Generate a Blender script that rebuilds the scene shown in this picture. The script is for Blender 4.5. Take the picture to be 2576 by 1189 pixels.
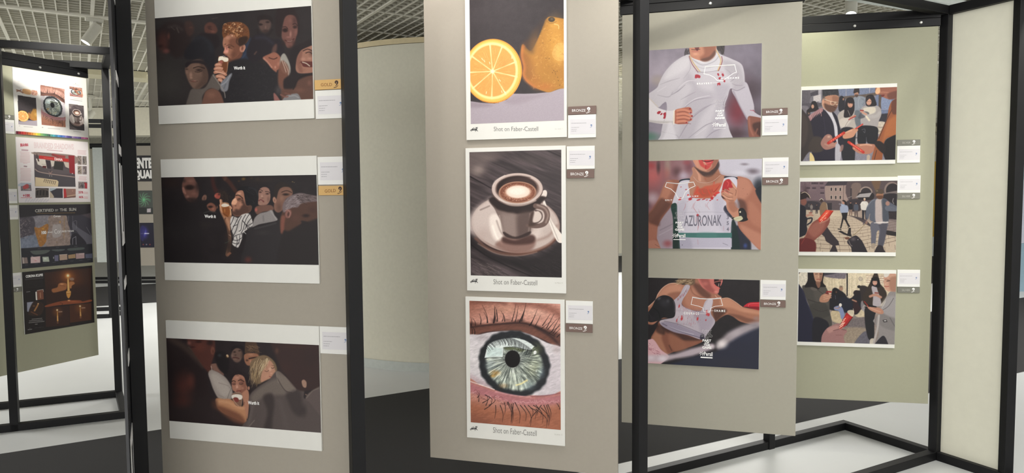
import bpy, bmesh, math, random
import numpy as np
from mathutils import Matrix, Vector

for o in list(bpy.data.objects):
    bpy.data.objects.remove(o, do_unlink=True)
S = bpy.context.scene
COL = S.collection
R = math.radians
W, H = 2576, 1189
# ------------------------------------------------------------------ camera
EYE = 1.423
F = 1708.2; PITCH = 0.0575697; ROLL = -0.0078790
_f = np.array([0, math.cos(PITCH), -math.sin(PITCH)])
_u0 = np.array([0, math.sin(PITCH), math.cos(PITCH)])
_r0 = np.array([1.0, 0, 0])
_r = math.cos(ROLL) * _r0 + math.sin(ROLL) * _u0
_u = -math.sin(ROLL) * _r0 + math.cos(ROLL) * _u0
cam = bpy.data.cameras.new('camera')
cam.sensor_width = 36
cam.lens = 36 * F / W
cam.clip_start = 0.05
cam.clip_end = 100
co = bpy.data.objects.new('camera', cam)
COL.objects.link(co)
m = Matrix.Identity(4)
for i in range(3):
    m[i][0] = _r[i]; m[i][1] = _u[i]; m[i][2] = -_f[i]
m[2][3] = EYE
co.matrix_world = m
S.camera = co
# ------------------------------------------------------------------ view and light
S.view_settings.view_transform = 'Standard'
S.view_settings.look = 'None'
S.view_settings.gamma = 1
S.view_settings.use_curve_mapping = False
S.view_settings.exposure = 0.0
w = bpy.data.worlds.new('hall_light')
S.world = w
w.use_nodes = True
w.node_tree.nodes['Background'].inputs[0].default_value = (1.0, 0.99, 0.965, 1)
w.node_tree.nodes['Background'].inputs[1].default_value = 1.45

def aim(o, target):
    d = Vector(target) - o.location
    o.rotation_euler = d.to_track_quat('-Z', 'Y').to_euler()

def area(loc, target, sx, sy, power, col=(1, .985, .955)):
    l = bpy.data.lights.new('added_fill_light', 'AREA')
    l.shape = 'RECTANGLE'; l.size = sx; l.size_y = sy; l.energy = power; l.color = col
    o = bpy.data.objects.new('added_fill_light', l); COL.objects.link(o)
    o.location = loc; aim(o, target)
    return o

def spot(loc, target, power, angle=40, blend=.8, rad=.05, col=(1, .95, .88)):
    l = bpy.data.lights.new('spot_beam', 'SPOT')
    l.energy = power; l.spot_size = R(angle); l.spot_blend = blend
    l.shadow_soft_size = rad; l.color = col
    o = bpy.data.objects.new('spot_beam', l); COL.objects.link(o)
    o.location = loc; aim(o, target)
    return o

# added soft area fills near ceiling height, standing in for unseen hall lighting
area((-1.2, -1.6, 2.80), (-.4, 2.6, .9), 3.0, 1.0, 112)
area((3.2, -.6, 2.80), (2.2, 3.6, .9), 2.0, .9, 48)
area((1.6, 2.0, 2.80), (1.6, 2.0, 0), 4.5, .8, 55)
area((0, 9.5, 2.79), (0, 9.5, 0), 8.0, 4.0, 700, (1, .98, .94))
area((-6.9, 4.6, 2.79), (-4.6, 5.2, 0), 2.0, 3.0, 330)
area((6.5, 5.5, 2.79), (5.5, 5.5, 0), 2.5, 3.0, 220)
# track spots aimed at the display boards
spot((-.9, .75, 2.78), (-.75, 2.2, 2.2), 22, 50, 1.0, .05)
spot((-.42, 2.36, 2.80), (-.28, 2.84, 2.0), 26, 95, 1.0, .06, (1, .91, .85))
spot((.6, 1.6, 2.78), (.62, 3.25, 2.1), 42, 44, 1.0, .05, (1, .96, .86))
spot((1.50, 3.33, 2.80), (1.40, 3.72, 1.95), 36, 85, 1.0, .05, (1, .99, .82))
spot((3.0, 2.5, 2.78), (2.45, 3.40, 1.8), 62, 42, .8, .04, (1, .98, .86))
spot((-2.45, 3.85, 2.78), (-3.05, 4.62, 2.15), 100, 46, 1.0, .04, (1, .97, .90))

# ------------------------------------------------------------------ helpers
def lin(c):
    c = np.asarray(c, float)
    return np.where(c <= .04045, c / 12.92, ((np.maximum(c, 0) + .055) / 1.055) ** 2.4)

def hx(h):
    return np.array([(h >> 16 & 255) / 255, (h >> 8 & 255) / 255, (h & 255) / 255])

def mat(name, h, rough=.6, metal=0, var=.04, scale=30, bump=0, spec=.5, emit=0, coat=0):
    M = bpy.data.materials.new(name); M.use_nodes = True
    nt = M.node_tree; b = nt.nodes['Principled BSDF']
    c = lin(hx(h))
    b.inputs['Roughness'].default_value = rough
    b.inputs['Metallic'].default_value = metal
    b.inputs['Specular IOR Level'].default_value = spec
    b.inputs['Coat Weight'].default_value = coat
    tc = nt.nodes.new('ShaderNodeTexCoord')
    n = nt.nodes.new('ShaderNodeTexNoise'); n.inputs['Scale'].default_value = scale
    n.inputs['Detail'].default_value = 4
    nt.links.new(tc.outputs['Object'], n.inputs['Vector'])
    r = nt.nodes.new('ShaderNodeValToRGB')
    r.color_ramp.elements[0].position = .3; r.color_ramp.elements[1].position = .7
    r.color_ramp.elements[0].color = (*(c * (1 - var)), 1)
    r.color_ramp.elements[1].color = (*np.minimum(c * (1 + var), 1), 1)
    nt.links.new(n.outputs['Fac'], r.inputs[0])
    nt.links.new(r.outputs[0], b.inputs['Base Color'])
    if bump:
        bp = nt.nodes.new('ShaderNodeBump'); bp.inputs['Strength'].default_value = bump
        bp.inputs['Distance'].default_value = .002
        n2 = nt.nodes.new('ShaderNodeTexNoise'); n2.inputs['Scale'].default_value = scale * 8
        nt.links.new(tc.outputs['Object'], n2.inputs['Vector'])
        nt.links.new(n2.outputs['Fac'], bp.inputs['Height'])
        nt.links.new(bp.outputs[0], b.inputs['Normal'])
    if emit:
        b.inputs['Emission Color'].default_value = (*c, 1)
        b.inputs['Emission Strength'].default_value = emit
    return M

def printmat(name, rough=.45, k=1.0):
    M = bpy.data.materials.new(name); M.use_nodes = True
    nt = M.node_tree; b = nt.nodes['Principled BSDF']
    a = nt.nodes.new('ShaderNodeAttribute'); a.attribute_name = 'ink'
    nt.links.new(a.outputs['Color'], b.inputs['Base Color'])
    b.inputs['Roughness'].default_value = rough
    b.inputs['Specular IOR Level'].default_value = .3
    return M

class MB:
    def __init__(s): s.v = []; s.f = []
    def box(s, x0, x1, y0, y1, z0, z1):
        n = len(s.v)
        s.v += [(x, y, z) for z in (z0, z1) for x, y in ((x0, y0), (x1, y0), (x1, y1), (x0, y1))]
        s.f += [tuple(n + i for i in q) for q in ((0, 3, 2, 1), (4, 5, 6, 7), (0, 1, 5, 4), (1, 2, 6, 5), (2, 3, 7, 6), (3, 0, 4, 7))]
        return s
    def bar(s, a, b, w, z0, z1, ext=0):
        """horizontal square bar from a to b (xy), width w, z range"""
        a = np.array(a[:2], float); b = np.array(b[:2], float)
        d = (b - a) / np.linalg.norm(b - a); p = np.array([-d[1], d[0]]) * w / 2
        a = a - d * ext; b = b + d * ext
        n = len(s.v)
        for z in (z0, z1):
            for q in (a - p, b - p, b + p, a + p): s.v.append((q[0], q[1], z))
        s.f += [tuple(n + i for i in q) for q in ((0, 3, 2, 1), (4, 5, 6, 7), (0, 1, 5, 4), (1, 2, 6, 5), (2, 3, 7, 6), (3, 0, 4, 7))]
        return s
    def poly(s, pts, z=None, y=None):
        n = len(s.v)
        for p in pts: s.v.append((p[0], p[1], z) if y is None else (p[0], y, p[1]))
        s.f.append(tuple(range(n, n + len(pts)))); return s
    def lathe(s, prof, seg=32, M=None, cap=True):
        n = len(s.v); k = len(prof)
        for j in range(seg):
            a = 2 * math.pi * j / seg
            for r, z in prof:
                p = Vector((r * math.cos(a), r * math.sin(a), z))
                if M is not None: p = M @ p
                s.v.append(tuple(p))
        for j in range(seg):
            j2 = (j + 1) % seg
            for i in range(k - 1):
                s.f.append((n + j * k + i, n + j2 * k + i, n + j2 * k + i + 1, n + j * k + i + 1))
        if cap:
            s.f.append(tuple(n + j * k for j in range(seg))[::-1])
            s.f.append(tuple(n + j * k + k - 1 for j in range(seg)))
        return s
    def build(s, name, m, parent=None, bevel=0, smooth=False):
        me = bpy.data.meshes.new(name); me.from_pydata(s.v, [], s.f); me.update()
        o = bpy.data.objects.new(name, me); COL.objects.link(o)
        if isinstance(m, list):
            for x in m: me.materials.append(x)
        else: me.materials.append(m)
        if parent: o.parent = parent
        if bevel:
            b = o.modifiers.new('bevel', 'BEVEL'); b.width = bevel; b.segments = 2; b.limit_method = 'ANGLE'
        if smooth:
            me.polygons.foreach_set('use_smooth', [True] * len(me.polygons))
            me.set_sharp_from_angle(angle=R(35))
        return o

def tag(o, label=None, cat=None, group=None, kind=None):
    if label: o['label'] = label
    if cat: o['category'] = cat
    if group: o['group'] = group
    if kind: o['kind'] = kind
    return o

def thing(name, loc, yaw, label, cat, group=None):
    o = bpy.data.objects.new(name, None); o.empty_display_size = .05
    COL.objects.link(o); o.location = loc; o.rotation_euler = (0, 0, yaw)
    return tag(o, label, cat, group)

def ray(x, y):
    return (x - W / 2) / F * _r - (y - H / 2) / F * _u + _f

def proj(P):
    P = np.asarray(P, float) - np.array([0, 0, EYE])
    d = P @ _f
    return np.stack([W / 2 + F * (P @ _r) / d, H / 2 - F * (P @ _u) / d], -1)

def on_floor(x, y, z=0.0):
    d = ray(x, y); k = (z - EYE) / d[2]
    return (d[0] * k, d[1] * k)

class Plane:
    """the front face of a display board: O on it, t along it, n towards the visitor"""
    def __init__(s, X, Y, yaw):
        s.O = np.array([X, Y, 0.0]); s.yaw = yaw
        s.t = np.array([math.cos(yaw), math.sin(yaw), 0]); s.n = np.array([s.t[1], -s.t[0], 0])
    def uv(s, x, y):
        d = ray(x, y); e = np.array([0, 0, EYE])
        k = ((s.O - e) @ s.n) / (d @ s.n); p = e + d * k
        return (p - s.O) @ s.t, p[2]
    def rect(s, q):
        P = [s.uv(q[2 * i], q[2 * i + 1]) for i in range(4)]
        return ((P[0][0] + P[3][0]) / 2, (P[1][0] + P[2][0]) / 2, (P[2][1] + P[3][1]) / 2, (P[0][1] + P[1][1]) / 2)
    def pt(s, u, z, w=0):
        p = s.O + s.t * u + s.n * w
        return (p[0], p[1], z)

# ------------------------------------------------------------------ materials
M_steel = mat('black_powder_coated_steel', 0x111113, .5, 0, .12, 12, spec=.28)
M_white = mat('white_foam_board', 0xe3e2dc, .5, 0, .01)
M_board = mat('taupe_painted_board', 0xa39c90, .75, 0, .012, 60, .15)
M_board_g = mat('taupe_green_painted_board', 0xa3a28c, .75, 0, .012, 60, .15)
M_board_p = mat('warm_taupe_painted_board', 0xa4a092, .75, 0, .012, 60, .15)
M_cream = mat('cream_painted_board', 0xdedccb, .7, 0, .02, 20, .1)
M_floor = mat('white_vinyl_floor', 0xd0d2d2, .42, 0, .02, 2, spec=.4)
M_blackfloor = mat('black_carpet', 0x212021, .9, 0, .1, 80, .5)
M_screw = mat('zinc_screw', 0xb8b8b4, .35, .8)
M_black = mat('black_ink', 0x232226, .6)
M_whiteink = mat('white_ink', 0xf2f0ee, .6)
M_lamp = mat('white_lamp_housing', 0xb9b7ac, .45)
M_glow = mat('lit_lamp_lens', 0xffffff, .4, emit=12)

def rail_z(): return (EYE + .925, EYE + .970)
# ------------------------------------------------------------------ the hall
ZC = EYE + 1.40
MB().box(-17, 17, -6, 18, -.12, 0).build('floor', M_floor)['kind'] = 'structure'
def ext(a, b, k):
    a = np.array(a); b = np.array(b); d = (b - a) / np.linalg.norm(b - a); return tuple(b + d * k)
a1 = on_floor(0, 1141.6); b1 = on_floor(1077, 977); a2 = on_floor(1621, 1151); b2 = on_floor(2339, 988)
st = MB().poly([ext(b1, a1, 3), ext(b2, a2, 5), ext(a2, b2, 7), ext(a1, b1, 9)], z=.0015)
tag(st.build('trim_1', M_blackfloor), 'black carpet wedge laid across the white floor', kind='structure')
st = MB().poly([on_floor(-80, 791), on_floor(1600, 682), on_floor(1600, 641), on_floor(-80, 741)], z=.0015)
tag(st.build('trim_2', M_blackfloor), 'black carpet stripe far down the hall on the left', kind='structure')
st = MB().poly([on_floor(2180, 752), on_floor(2440, 690), on_floor(2440, 622), on_floor(2180, 670)], z=.0015)
tag(st.build('trim_3', M_blackfloor), 'black carpet stripe far down the hall on the right', kind='structure')
M_wall = mat('warm_white_wall', 0xc9c5b4, .8)
M_wall2 = mat('cool_white_wall', 0xd6dcd8, .8)
M_bulk = mat('beige_bulkhead', 0xb3ad93, .8)
MB().box(-17, 17, 17, 17.2, 0, ZC + .4).build('wall_back', M_wall)['kind'] = 'structure'
# open cell ceiling
ca = np.array([-.5358, .8443]); cb = np.array([.8443, .5358])
c0 = np.array(on_floor(232, 30, ZC))
M_grid = mat('painted_ceiling_grid', 0xcdcabd, .6, 0, .05, 3)
M_plen = mat('grey_ceiling_void', 0xbdb9ae, .9, 0, .06, 2)
g = MB()
def strip(o, d, l0, l1, wd, z0, z1):
    p0 = o + d * l0; p1 = o + d * l1; g.bar(p0, p1, wd, z0, z1)
P = .075
for k in range(-150, 190):
    o = c0 + cb * (k * P)
    if k % 8 == 0: strip(o, ca, -9, 15, .024, ZC - .004, ZC + .04)
    else: strip(o, ca, -9, 15, .009, ZC, ZC + .04)
off = (np.array(on_floor(201, 78, ZC)) - c0) @ ca
for k in range(-110, 200):
    o = c0 + ca * (off + k * P)
    if k % 8 == 0: strip(o, cb, -11, 14, .012, ZC - .002, ZC + .04)
    else: strip(o, cb, -11, 14, .006, ZC + .006, ZC + .04)
tr = (np.array(on_floor(201, 37, ZC)) - c0) @ ca
for k in range(-3, 7):
    strip(c0 + ca * (tr + k * 2.4), cb, -11, 14, .05, ZC - .012, ZC + .04)
g.build('ceiling', M_grid)['kind'] = 'structure'
MB().box(-17, 17, -6, 17, ZC + .06, ZC + .2).build('ceiling_void', M_plen)['kind'] = 'structure'
# beams and bulkheads
p = np.array(on_floor(300, 180, ZC))
MB().bar(p - cb * 2.2, p + cb * 1.4, .3, ZC - .075, ZC - .005).build('trim_4', M_bulk)['kind'] = 'structure'
MB().box(-11, -1.5, 10.3, 10.6, EYE + .975, ZC - .005).build('trim_5', M_wall)['kind'] = 'structure'
p0 = np.array(on_floor(2310, -4, ZC)); p1 = np.array(on_floor(2430, 17, ZC))
dd = (p1 - p0) / np.linalg.norm(p1 - p0)
MB().bar(p0 - dd * .6, p1 + dd * 1.5, .24, ZC - .05, ZC - .008).build('trim_6', M_wall2)['kind'] = 'structure'
MB().box(4.5, 14, 14.2, 14.5, EYE + 1.29, ZC - .005).build('trim_7', M_bulk)['kind'] = 'structure'

# ------------------------------------------------------------------ round drum wall behind the boards
rc = thing('curved_partition', (-.49, 6.98, 0), 0, 'large round beige partition wall reaching almost to the ceiling', 'partition wall')
M_drum = mat('beige_textured_drum', 0xc9c6b5, .7, 0, .03, 40, .2)
M_rim = mat('pale_timber_rim', 0xc4b692, .6)
MB().lathe([(1.50, .06), (1.50, EYE + 1.235)], 96, cap=True).build('wall_shell', M_drum, rc, smooth=True)
MB().lathe([(1.515, EYE + 1.235), (1.515, EYE + 1.278), (1.44, EYE + 1.278), (1.44, EYE + 1.235)], 96, cap=False).build('top_rim', M_rim, rc, smooth=True)
MB().lathe([(1.506, 0), (1.506, .075)], 96, cap=False).build('skirting', mat('grey_skirting', 0xb4b9b4, .5), rc, smooth=True)

# ------------------------------------------------------------------ black steel display stands
TW = .045
def post_mesh(parent, x, y, yaw, name='post', top=EYE + .970, z0=0.0):
    c, s = math.cos(yaw), math.sin(yaw)
    b = MB().bar((x - c * TW / 2, y - s * TW / 2), (x + c * TW / 2, y + s * TW / 2), TW, z0, top)
    return b.build(name, M_steel, parent, bevel=.002)
def root(name, label):
    return thing(name, (0, 0, 0), 0, label, 'display stand', 'black steel display stands')
z0, z1 = rail_z()
e = np.array([.8838, .4679]); gq = np.array([.4679, -.8838]); YE = math.atan2(e[1], e[0])
Cc = np.array([.503, 2.655]); D = Cc + e * 2.0; Fp = Cc + e * 1.345 - gq * .535; Hc = Cc - gq * .54; G = D - gq * .54
B = np.array([-.513, 2.185]); A = np.array([-1.302, 2.325])
def rails(parent, segs, ext=TW / 2):
    for (a, b) in segs:
        MB().bar(a, b, TW, z0 + .0005, z1 - .0005, ext - .0005).build('top_rail', M_steel, parent, bevel=.002)
        MB().bar(a, b, TW, .0005, TW, ext - .0005).build('bottom_rail', M_steel, parent, bevel=.002)
f1 = root('display_stand', 'black steel display stand with a post beside the gold plates')
A0 = A + gq * .54
ee = (B - A0) / np.linalg.norm(B - A0)
rails(f1, [(A, Hc), (A0, B), (B, Cc - e * TW), (A + gq * TW, A0 - gq * TW)])
post_mesh(f1, *A, YE); post_mesh(f1, *B, YE)
f2 = root('display_stand', 'black steel display stand carrying the two right central boards with a zigzag base rail')
rails(f2, [(Cc, D), (Hc + e * TW, G), (Cc - gq * TW, Hc + gq * TW), (D - gq * TW, G + gq * TW)])
post_mesh(f2, *Cc, YE, top=z1); post_mesh(f2, *Fp, YE, top=z0); post_mesh(f2, *D, YE)
# end frame on the far right with a cream infill board
f3 = root('display_stand', 'black steel display stand at the right edge around a narrow cream board')
E1 = D + gq * .345
MB().bar(D + gq * TW * .52, D + gq * .80, TW, z0, z1).build('top_rail', M_steel, f3, bevel=.002)
MB().bar(D + gq * TW * .52, D + gq * .80, TW, 0, TW).build('bottom_rail', M_steel, f3, bevel=.002)
post_mesh(f3, *E1, YE - .45, top=z0, z0=TW)
s0, s1 = D + gq * .028, D + gq * .318
cp = MB().bar(s0 + e * .012, s1 + e * .012, .012, TW, z0).build('display_board', M_cream)
tag(cp, 'tall narrow cream board filling the frame at the right edge', 'display board', 'display boards')
# left frame at an angle
f4 = root('display_stand', 'black steel display stand with open floor corner at the left edge of the hall')
Cr = np.array([-2.555, 4.385]); Br = np.array([-2.87, 4.87]); FL = np.array([-3.10, 4.15]); BL = FL + (Br - Cr)
FLx = FL + (FL - Cr) * .8; BLx = BL + (BL - Br) * .8
rails(f4, [(FLx, Cr), (BLx, Br)])
dq = (Br - Cr) / np.linalg.norm(Br - Cr)
for nm, q0, q1 in (('top_rail', z0, z1), ('bottom_rail', 0, TW)):
    MB().bar(Cr + dq * TW * .6, Br - dq * TW * .6, TW, q0 + .001, q1 - .001).build(nm, M_steel, f4, bevel=.002)
yw = math.atan2((Cr - FL)[1], (Cr - FL)[0])
post_mesh(f4, *Br, yw, top=z0); post_mesh(f4, *FL, yw, top=z0)
# far frames
f5 = root('display_stand', 'distant black steel display stand standing just right of the left edge boards')
post_mesh(f5, -4.88, 8.2, .2); post_mesh(f5, -5.95, 8.0, .2)
for q0, q1 in ((0, TW), (z0, z1)):
    MB().bar((-5.93, 8.0), (-4.9, 8.19), TW, q0, q1).build('bottom_rail' if q0 == 0 else 'top_rail', M_steel, f5)
    MB().bar((-5.93, 8.6), (-4.9, 8.79), TW, q0, q1).build('bottom_rail' if q0 == 0 else 'top_rail', M_steel, f5)
    MB().bar((-4.88, 8.24), (-4.9, 8.76), TW, q0, q1).build('bottom_rail' if q0 == 0 else 'top_rail', M_steel, f5)
f6 = root('display_stand', 'most distant black steel display stand seen between the left post and the first board')
for q0, q1 in ((0, TW), (z0, z1)):
    for yy in (11.65, 12.2):
        MB().bar((-7.9, yy), (-5.3, yy), TW, q0, q1).build('bottom_rail' if q0 == 0 else 'top_rail', M_steel, f6)
post_mesh(f6, -7.9, 11.65, 0, top=z0, z0=TW); post_mesh(f6, -5.3, 12.2, 0, top=z0, z0=TW)
tag(MB().box(-7.3, -6.6, 11.9, 11.93, .34, z0 - .002).build('display_board', M_wall2), 'distant plain white board left of the black lettering poster', 'display board', 'display boards')

# ------------------------------------------------------------------ boards
BT = .018   # thickness
ZT = EYE + .868; ZB = EYE - 1.118
pl = dict(
    left=Plane(-.6392, 2.227, -.232516), cen=Plane(.2144, 2.7057, -.271444), per=Plane(1.1481, 3.1333, -.268713),
    far=Plane(2.0349, 3.5946, -.193028), lf=Plane(-3.0072, 4.8548, 1.136498))
GAP = .004
for q in pl.values(): q.O = q.O - q.n * .009    # board faces; poster faces sit 9 mm in front
def at_u(q, x, y=495): return q.uv(x, y)[0]
exts = dict(left=(at_u(pl['left'], 383), at_u(pl['left'], 874)), cen=(at_u(pl['cen'], 1072.6), at_u(pl['cen'], 1555)),
            per=(at_u(pl['per'], 1564.5), at_u(pl['per'], 2011)), far=(at_u(pl['far'], 2349) - .77, at_u(pl['far'], 2349)),
            lf=(at_u(pl['lf'], 231) - .77, at_u(pl['lf'], 231)))
def board(key, label, m, fr, screws=()):
    q = pl[key]; u0, u1 = exts[key]
    uc = (u0 + u1) / 2
    t = thing('display_board', q.pt(uc, ZB, 0), q.yaw, label, 'display board', 'display boards')
    h = (u1 - u0) / 2
    MB().box(-h, h, 0, BT, 0, ZT - ZB - .0015).build('panel', m, t, bevel=.0015)
    a = q.pt(u0 - .01, 0, -BT / 2 - .008)[:2]; b = q.pt(u1 + .01, 0, -BT / 2 - .008)[:2]
    MB().bar(a, b, .04, ZT, ZT + .0415).build('hanging_bar', M_steel, fr, bevel=.002)
    MB().bar(a, b, .04, ZT + .042, ZT + .085).build('crossbar', M_steel, fr, bevel=.002)
    for sx in screws:
        u = at_u(q, *sx) - uc
        p_ = q.pt(u + uc, ZT + .0205, .0032)
        mm = Matrix.Translation(p_) @ Matrix.Rotation(q.yaw, 4, 'Z') @ Matrix.Rotation(R(90), 4, 'X')
        MB().lathe([(.0, 0), (.008, 0), (.008, .003), (.005, .0065), (0, .007)], 16, mm, cap=False).build('screw', M_screw, fr, smooth=True)
    return t
board('left', 'taupe board hung beside the left post with three dark crowd posters', M_board, f1, [(430, -40), (780, -60)])
board('cen', 'taupe board with the three portrait drawing posters', M_board, f1, [(1150, -60), (1480, -60)])
board('per', 'taupe green board with the three sports posters', M_board_p, f2, [(1787, 15), (1971, 3)])
board('far', 'taupe green board at the back right with the three street posters', M_board_g, f2, [(2149.5, 68.5), (2316, 59.5)])
board('lf', 'taupe green board at the left edge with four landscape posters', M_board_g, f4, [(100, 172), (197, 188)])

# lettered side panel at the left end of the first frame
sp = thing('lettered_side_panel', (A[0] - .046 + .18 * gq[0], A[1] + .03 + .18 * gq[1], .02), math.atan2(gq[1], gq[0]),
           'glossy black side panel with large white lettering seen edge on beside the left post', 'side panel')
M_gloss = mat('glossy_black_laminate', 0x2a2a2e, .16, 0, .1, 6, spec=.8, coat=.6)
MB().box(-.2, .2, -.004, .004, 0, 2.38).build('laminate', M_gloss, sp)
MB().box(-.206, -.2005, -.006, .006, 0, 2.38).build('edge_strip', M_whiteink, sp)
def letterbars():
    for (za, zb, xa, xb) in ((1.55, 1.58, -.15, .05), (1.28, 1.52, -.15, -.10), (1.28, 1.52, .02, .07), (1.26, 1.30, -.15, .07),
                             (1.12, 1.15, -.12, .06), (.86, .9, -.15, 0), (.60, .64, -.16, .08), (.40, .62, -.16, -.11), (.40, .62, .03, .08),
                             (.18, .22, -.14, .06), (1.78, 1.81, -.13, .05), (2.05, 2.08, -.13, .05)):
        MB().box(xa, xb, .0042, .0050, za, zb).build('letter', M_whiteink, sp)
letterbars()

# ------------------------------------------------------------------ lamps on ceiling tracks
def lamp(loc, tilt, yaw, s, label, drop=.05):
    t = thing('track_spotlight', loc, yaw, label, 'spotlight', 'white track spotlights')
    top = ZC - loc[2]
    MB().box(-.06 * s, .06 * s, -.018, .018, top - .035, top - .002).build('track_adapter', M_lamp, t, bevel=.004)
    MB().box(-.012 * s, .012 * s, -.012 * s, .012 * s, .02, top - .034).build('stem', M_lamp, t)
    mm = Matrix.Rotation(tilt, 4, 'Y')
    r = .038 * s
    MB().lathe([(r * .55, .055 * s), (r, .045 * s), (r, -.12 * s), (r * .86, -.12 * s), (r * .86, -.105 * s)], 28, mm).build('lamp_head', M_lamp, t, smooth=True)
    MB().lathe([(0, -.1075 * s), (r * .85, -.1075 * s)], 28, mm, cap=False).build('lamp_lens', M_glow, t)
    return t
def at(px, py, d):
    v = ray(px, py); return (v[0] * d, v[1] * d, EYE + v[2] * d)
lamp(at(238, 76, 5.2), R(32), R(40), 1.0, 'white track spotlight hanging from the ceiling above the left edge boards')
lamp(at(2142, 2, 4.8), R(28), R(62), 1.05, 'white track spotlight shining above the street poster board')
lamp(at(228, 288, 9.0), R(40), R(75), 1.1, 'distant lit spotlight just right of the left edge boards')
lamp(at(2361, 382, 12.5), R(40), R(100), 1.5, 'distant lit spotlight above the yellow panel')
# far furnishing
yp = thing('exhibition_panel', at(2330, 488, 15.5)[:2] + (0,), 0, 'distant yellow exhibition panel on a white plinth', 'exhibition panel')
MB().box(-.3, .7, 0, .1, 0, .445).build('plinth', M_wall2, yp)
MB().box(-.3, .7, 0, .08, .447, EYE + .74).build('panel', mat('mustard_laminate', 0xc9a53a, .6), yp)
bx = at(2556, 487, 9.8)
bp = thing('exhibition_panel', (bx[0], bx[1], 0), -.1, 'pale blue exhibition wall panel at the right edge of the hall', 'exhibition panel')
MB().box(0, 2, 0, .1, 0, .70).build('base_panel', mat('dusty_blue_laminate', 0x94b0c0, .6), bp)
MB().box(0, 2, 0, .1, .702, 1.62).build('panel', mat('pale_lilac_laminate', 0xcbcfdc, .6), bp)
MB().box(0, 2, 0, .1, 1.622, EYE + 1.0).build('header_panel', mat('sky_blue_laminate', 0xa9c3d3, .6), bp)
MB().box(0, 2, -.02, .02, EYE + 1.02, EYE + 1.06).build('light_strip', M_glow, bp)
# ------------------------------------------------------------------ printed pictures: brushes working on a fine mesh of coloured points
def homog(src, dst):
    Am = []; bv = []
    for (x, y), (X, Y) in zip(src, dst):
        Am += [[x, y, 1, 0, 0, 0, -X * x, -X * y], [0, 0, 0, x, y, 1, -Y * x, -Y * y]]; bv += [X, Y]
    h = np.linalg.solve(np.array(Am), np.array(bv))
    return np.append(h, 1).reshape(3, 3)

def spl(P, closed, n=6):
    P = np.asarray(P, float); N = len(P)
    if N < 3: return P
    out = []
    rng = range(N) if closed else range(N - 1)
    for i in rng:
        if closed: p0, p1, p2, p3 = P[i - 1], P[i], P[(i + 1) % N], P[(i + 2) % N]
        else: p0, p1, p2, p3 = P[max(i - 1, 0)], P[i], P[i + 1], P[min(i + 2, N - 1)]
        t = (np.arange(n) / n)[:, None]
        out.append(.5 * ((2 * p1) + (p2 - p0) * t + (2 * p0 - 5 * p1 + 4 * p2 - p3) * t ** 2 + (3 * p1 - p0 - 3 * p2 + p3) * t ** 3))
    if not closed: out.append(P[-1:])
    return np.concatenate(out)

def ss(x):
    x = np.clip(x, 0, 1); return x * x * (3 - 2 * x)

def pts(s):
    if isinstance(s, str): s = [float(a) for a in s.replace(',', ' ').split()]
    return np.asarray(s, float).reshape(-1, 2)

def hash2(i, j, seed):
    h = (i.astype(np.int64) * 374761393 + j.astype(np.int64) * 668265263 + seed * 144665) & 0x7fffffff
    h = (h ^ (h >> 13)) * 1274126177 & 0x7fffffff
    return ((h ^ (h >> 16)) & 0xffff) / 65535.0

def vnoise(x, y, seed=0):
    i = np.floor(x); j = np.floor(y); fx = ss(x - i); fy = ss(y - j)
    a = hash2(i, j, seed); b = hash2(i + 1, j, seed); c = hash2(i, j + 1, seed); d = hash2(i + 1, j + 1, seed)
    return (a * (1 - fx) + b * fx) * (1 - fy) + (c * (1 - fx) + d * fx) * fy

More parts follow.
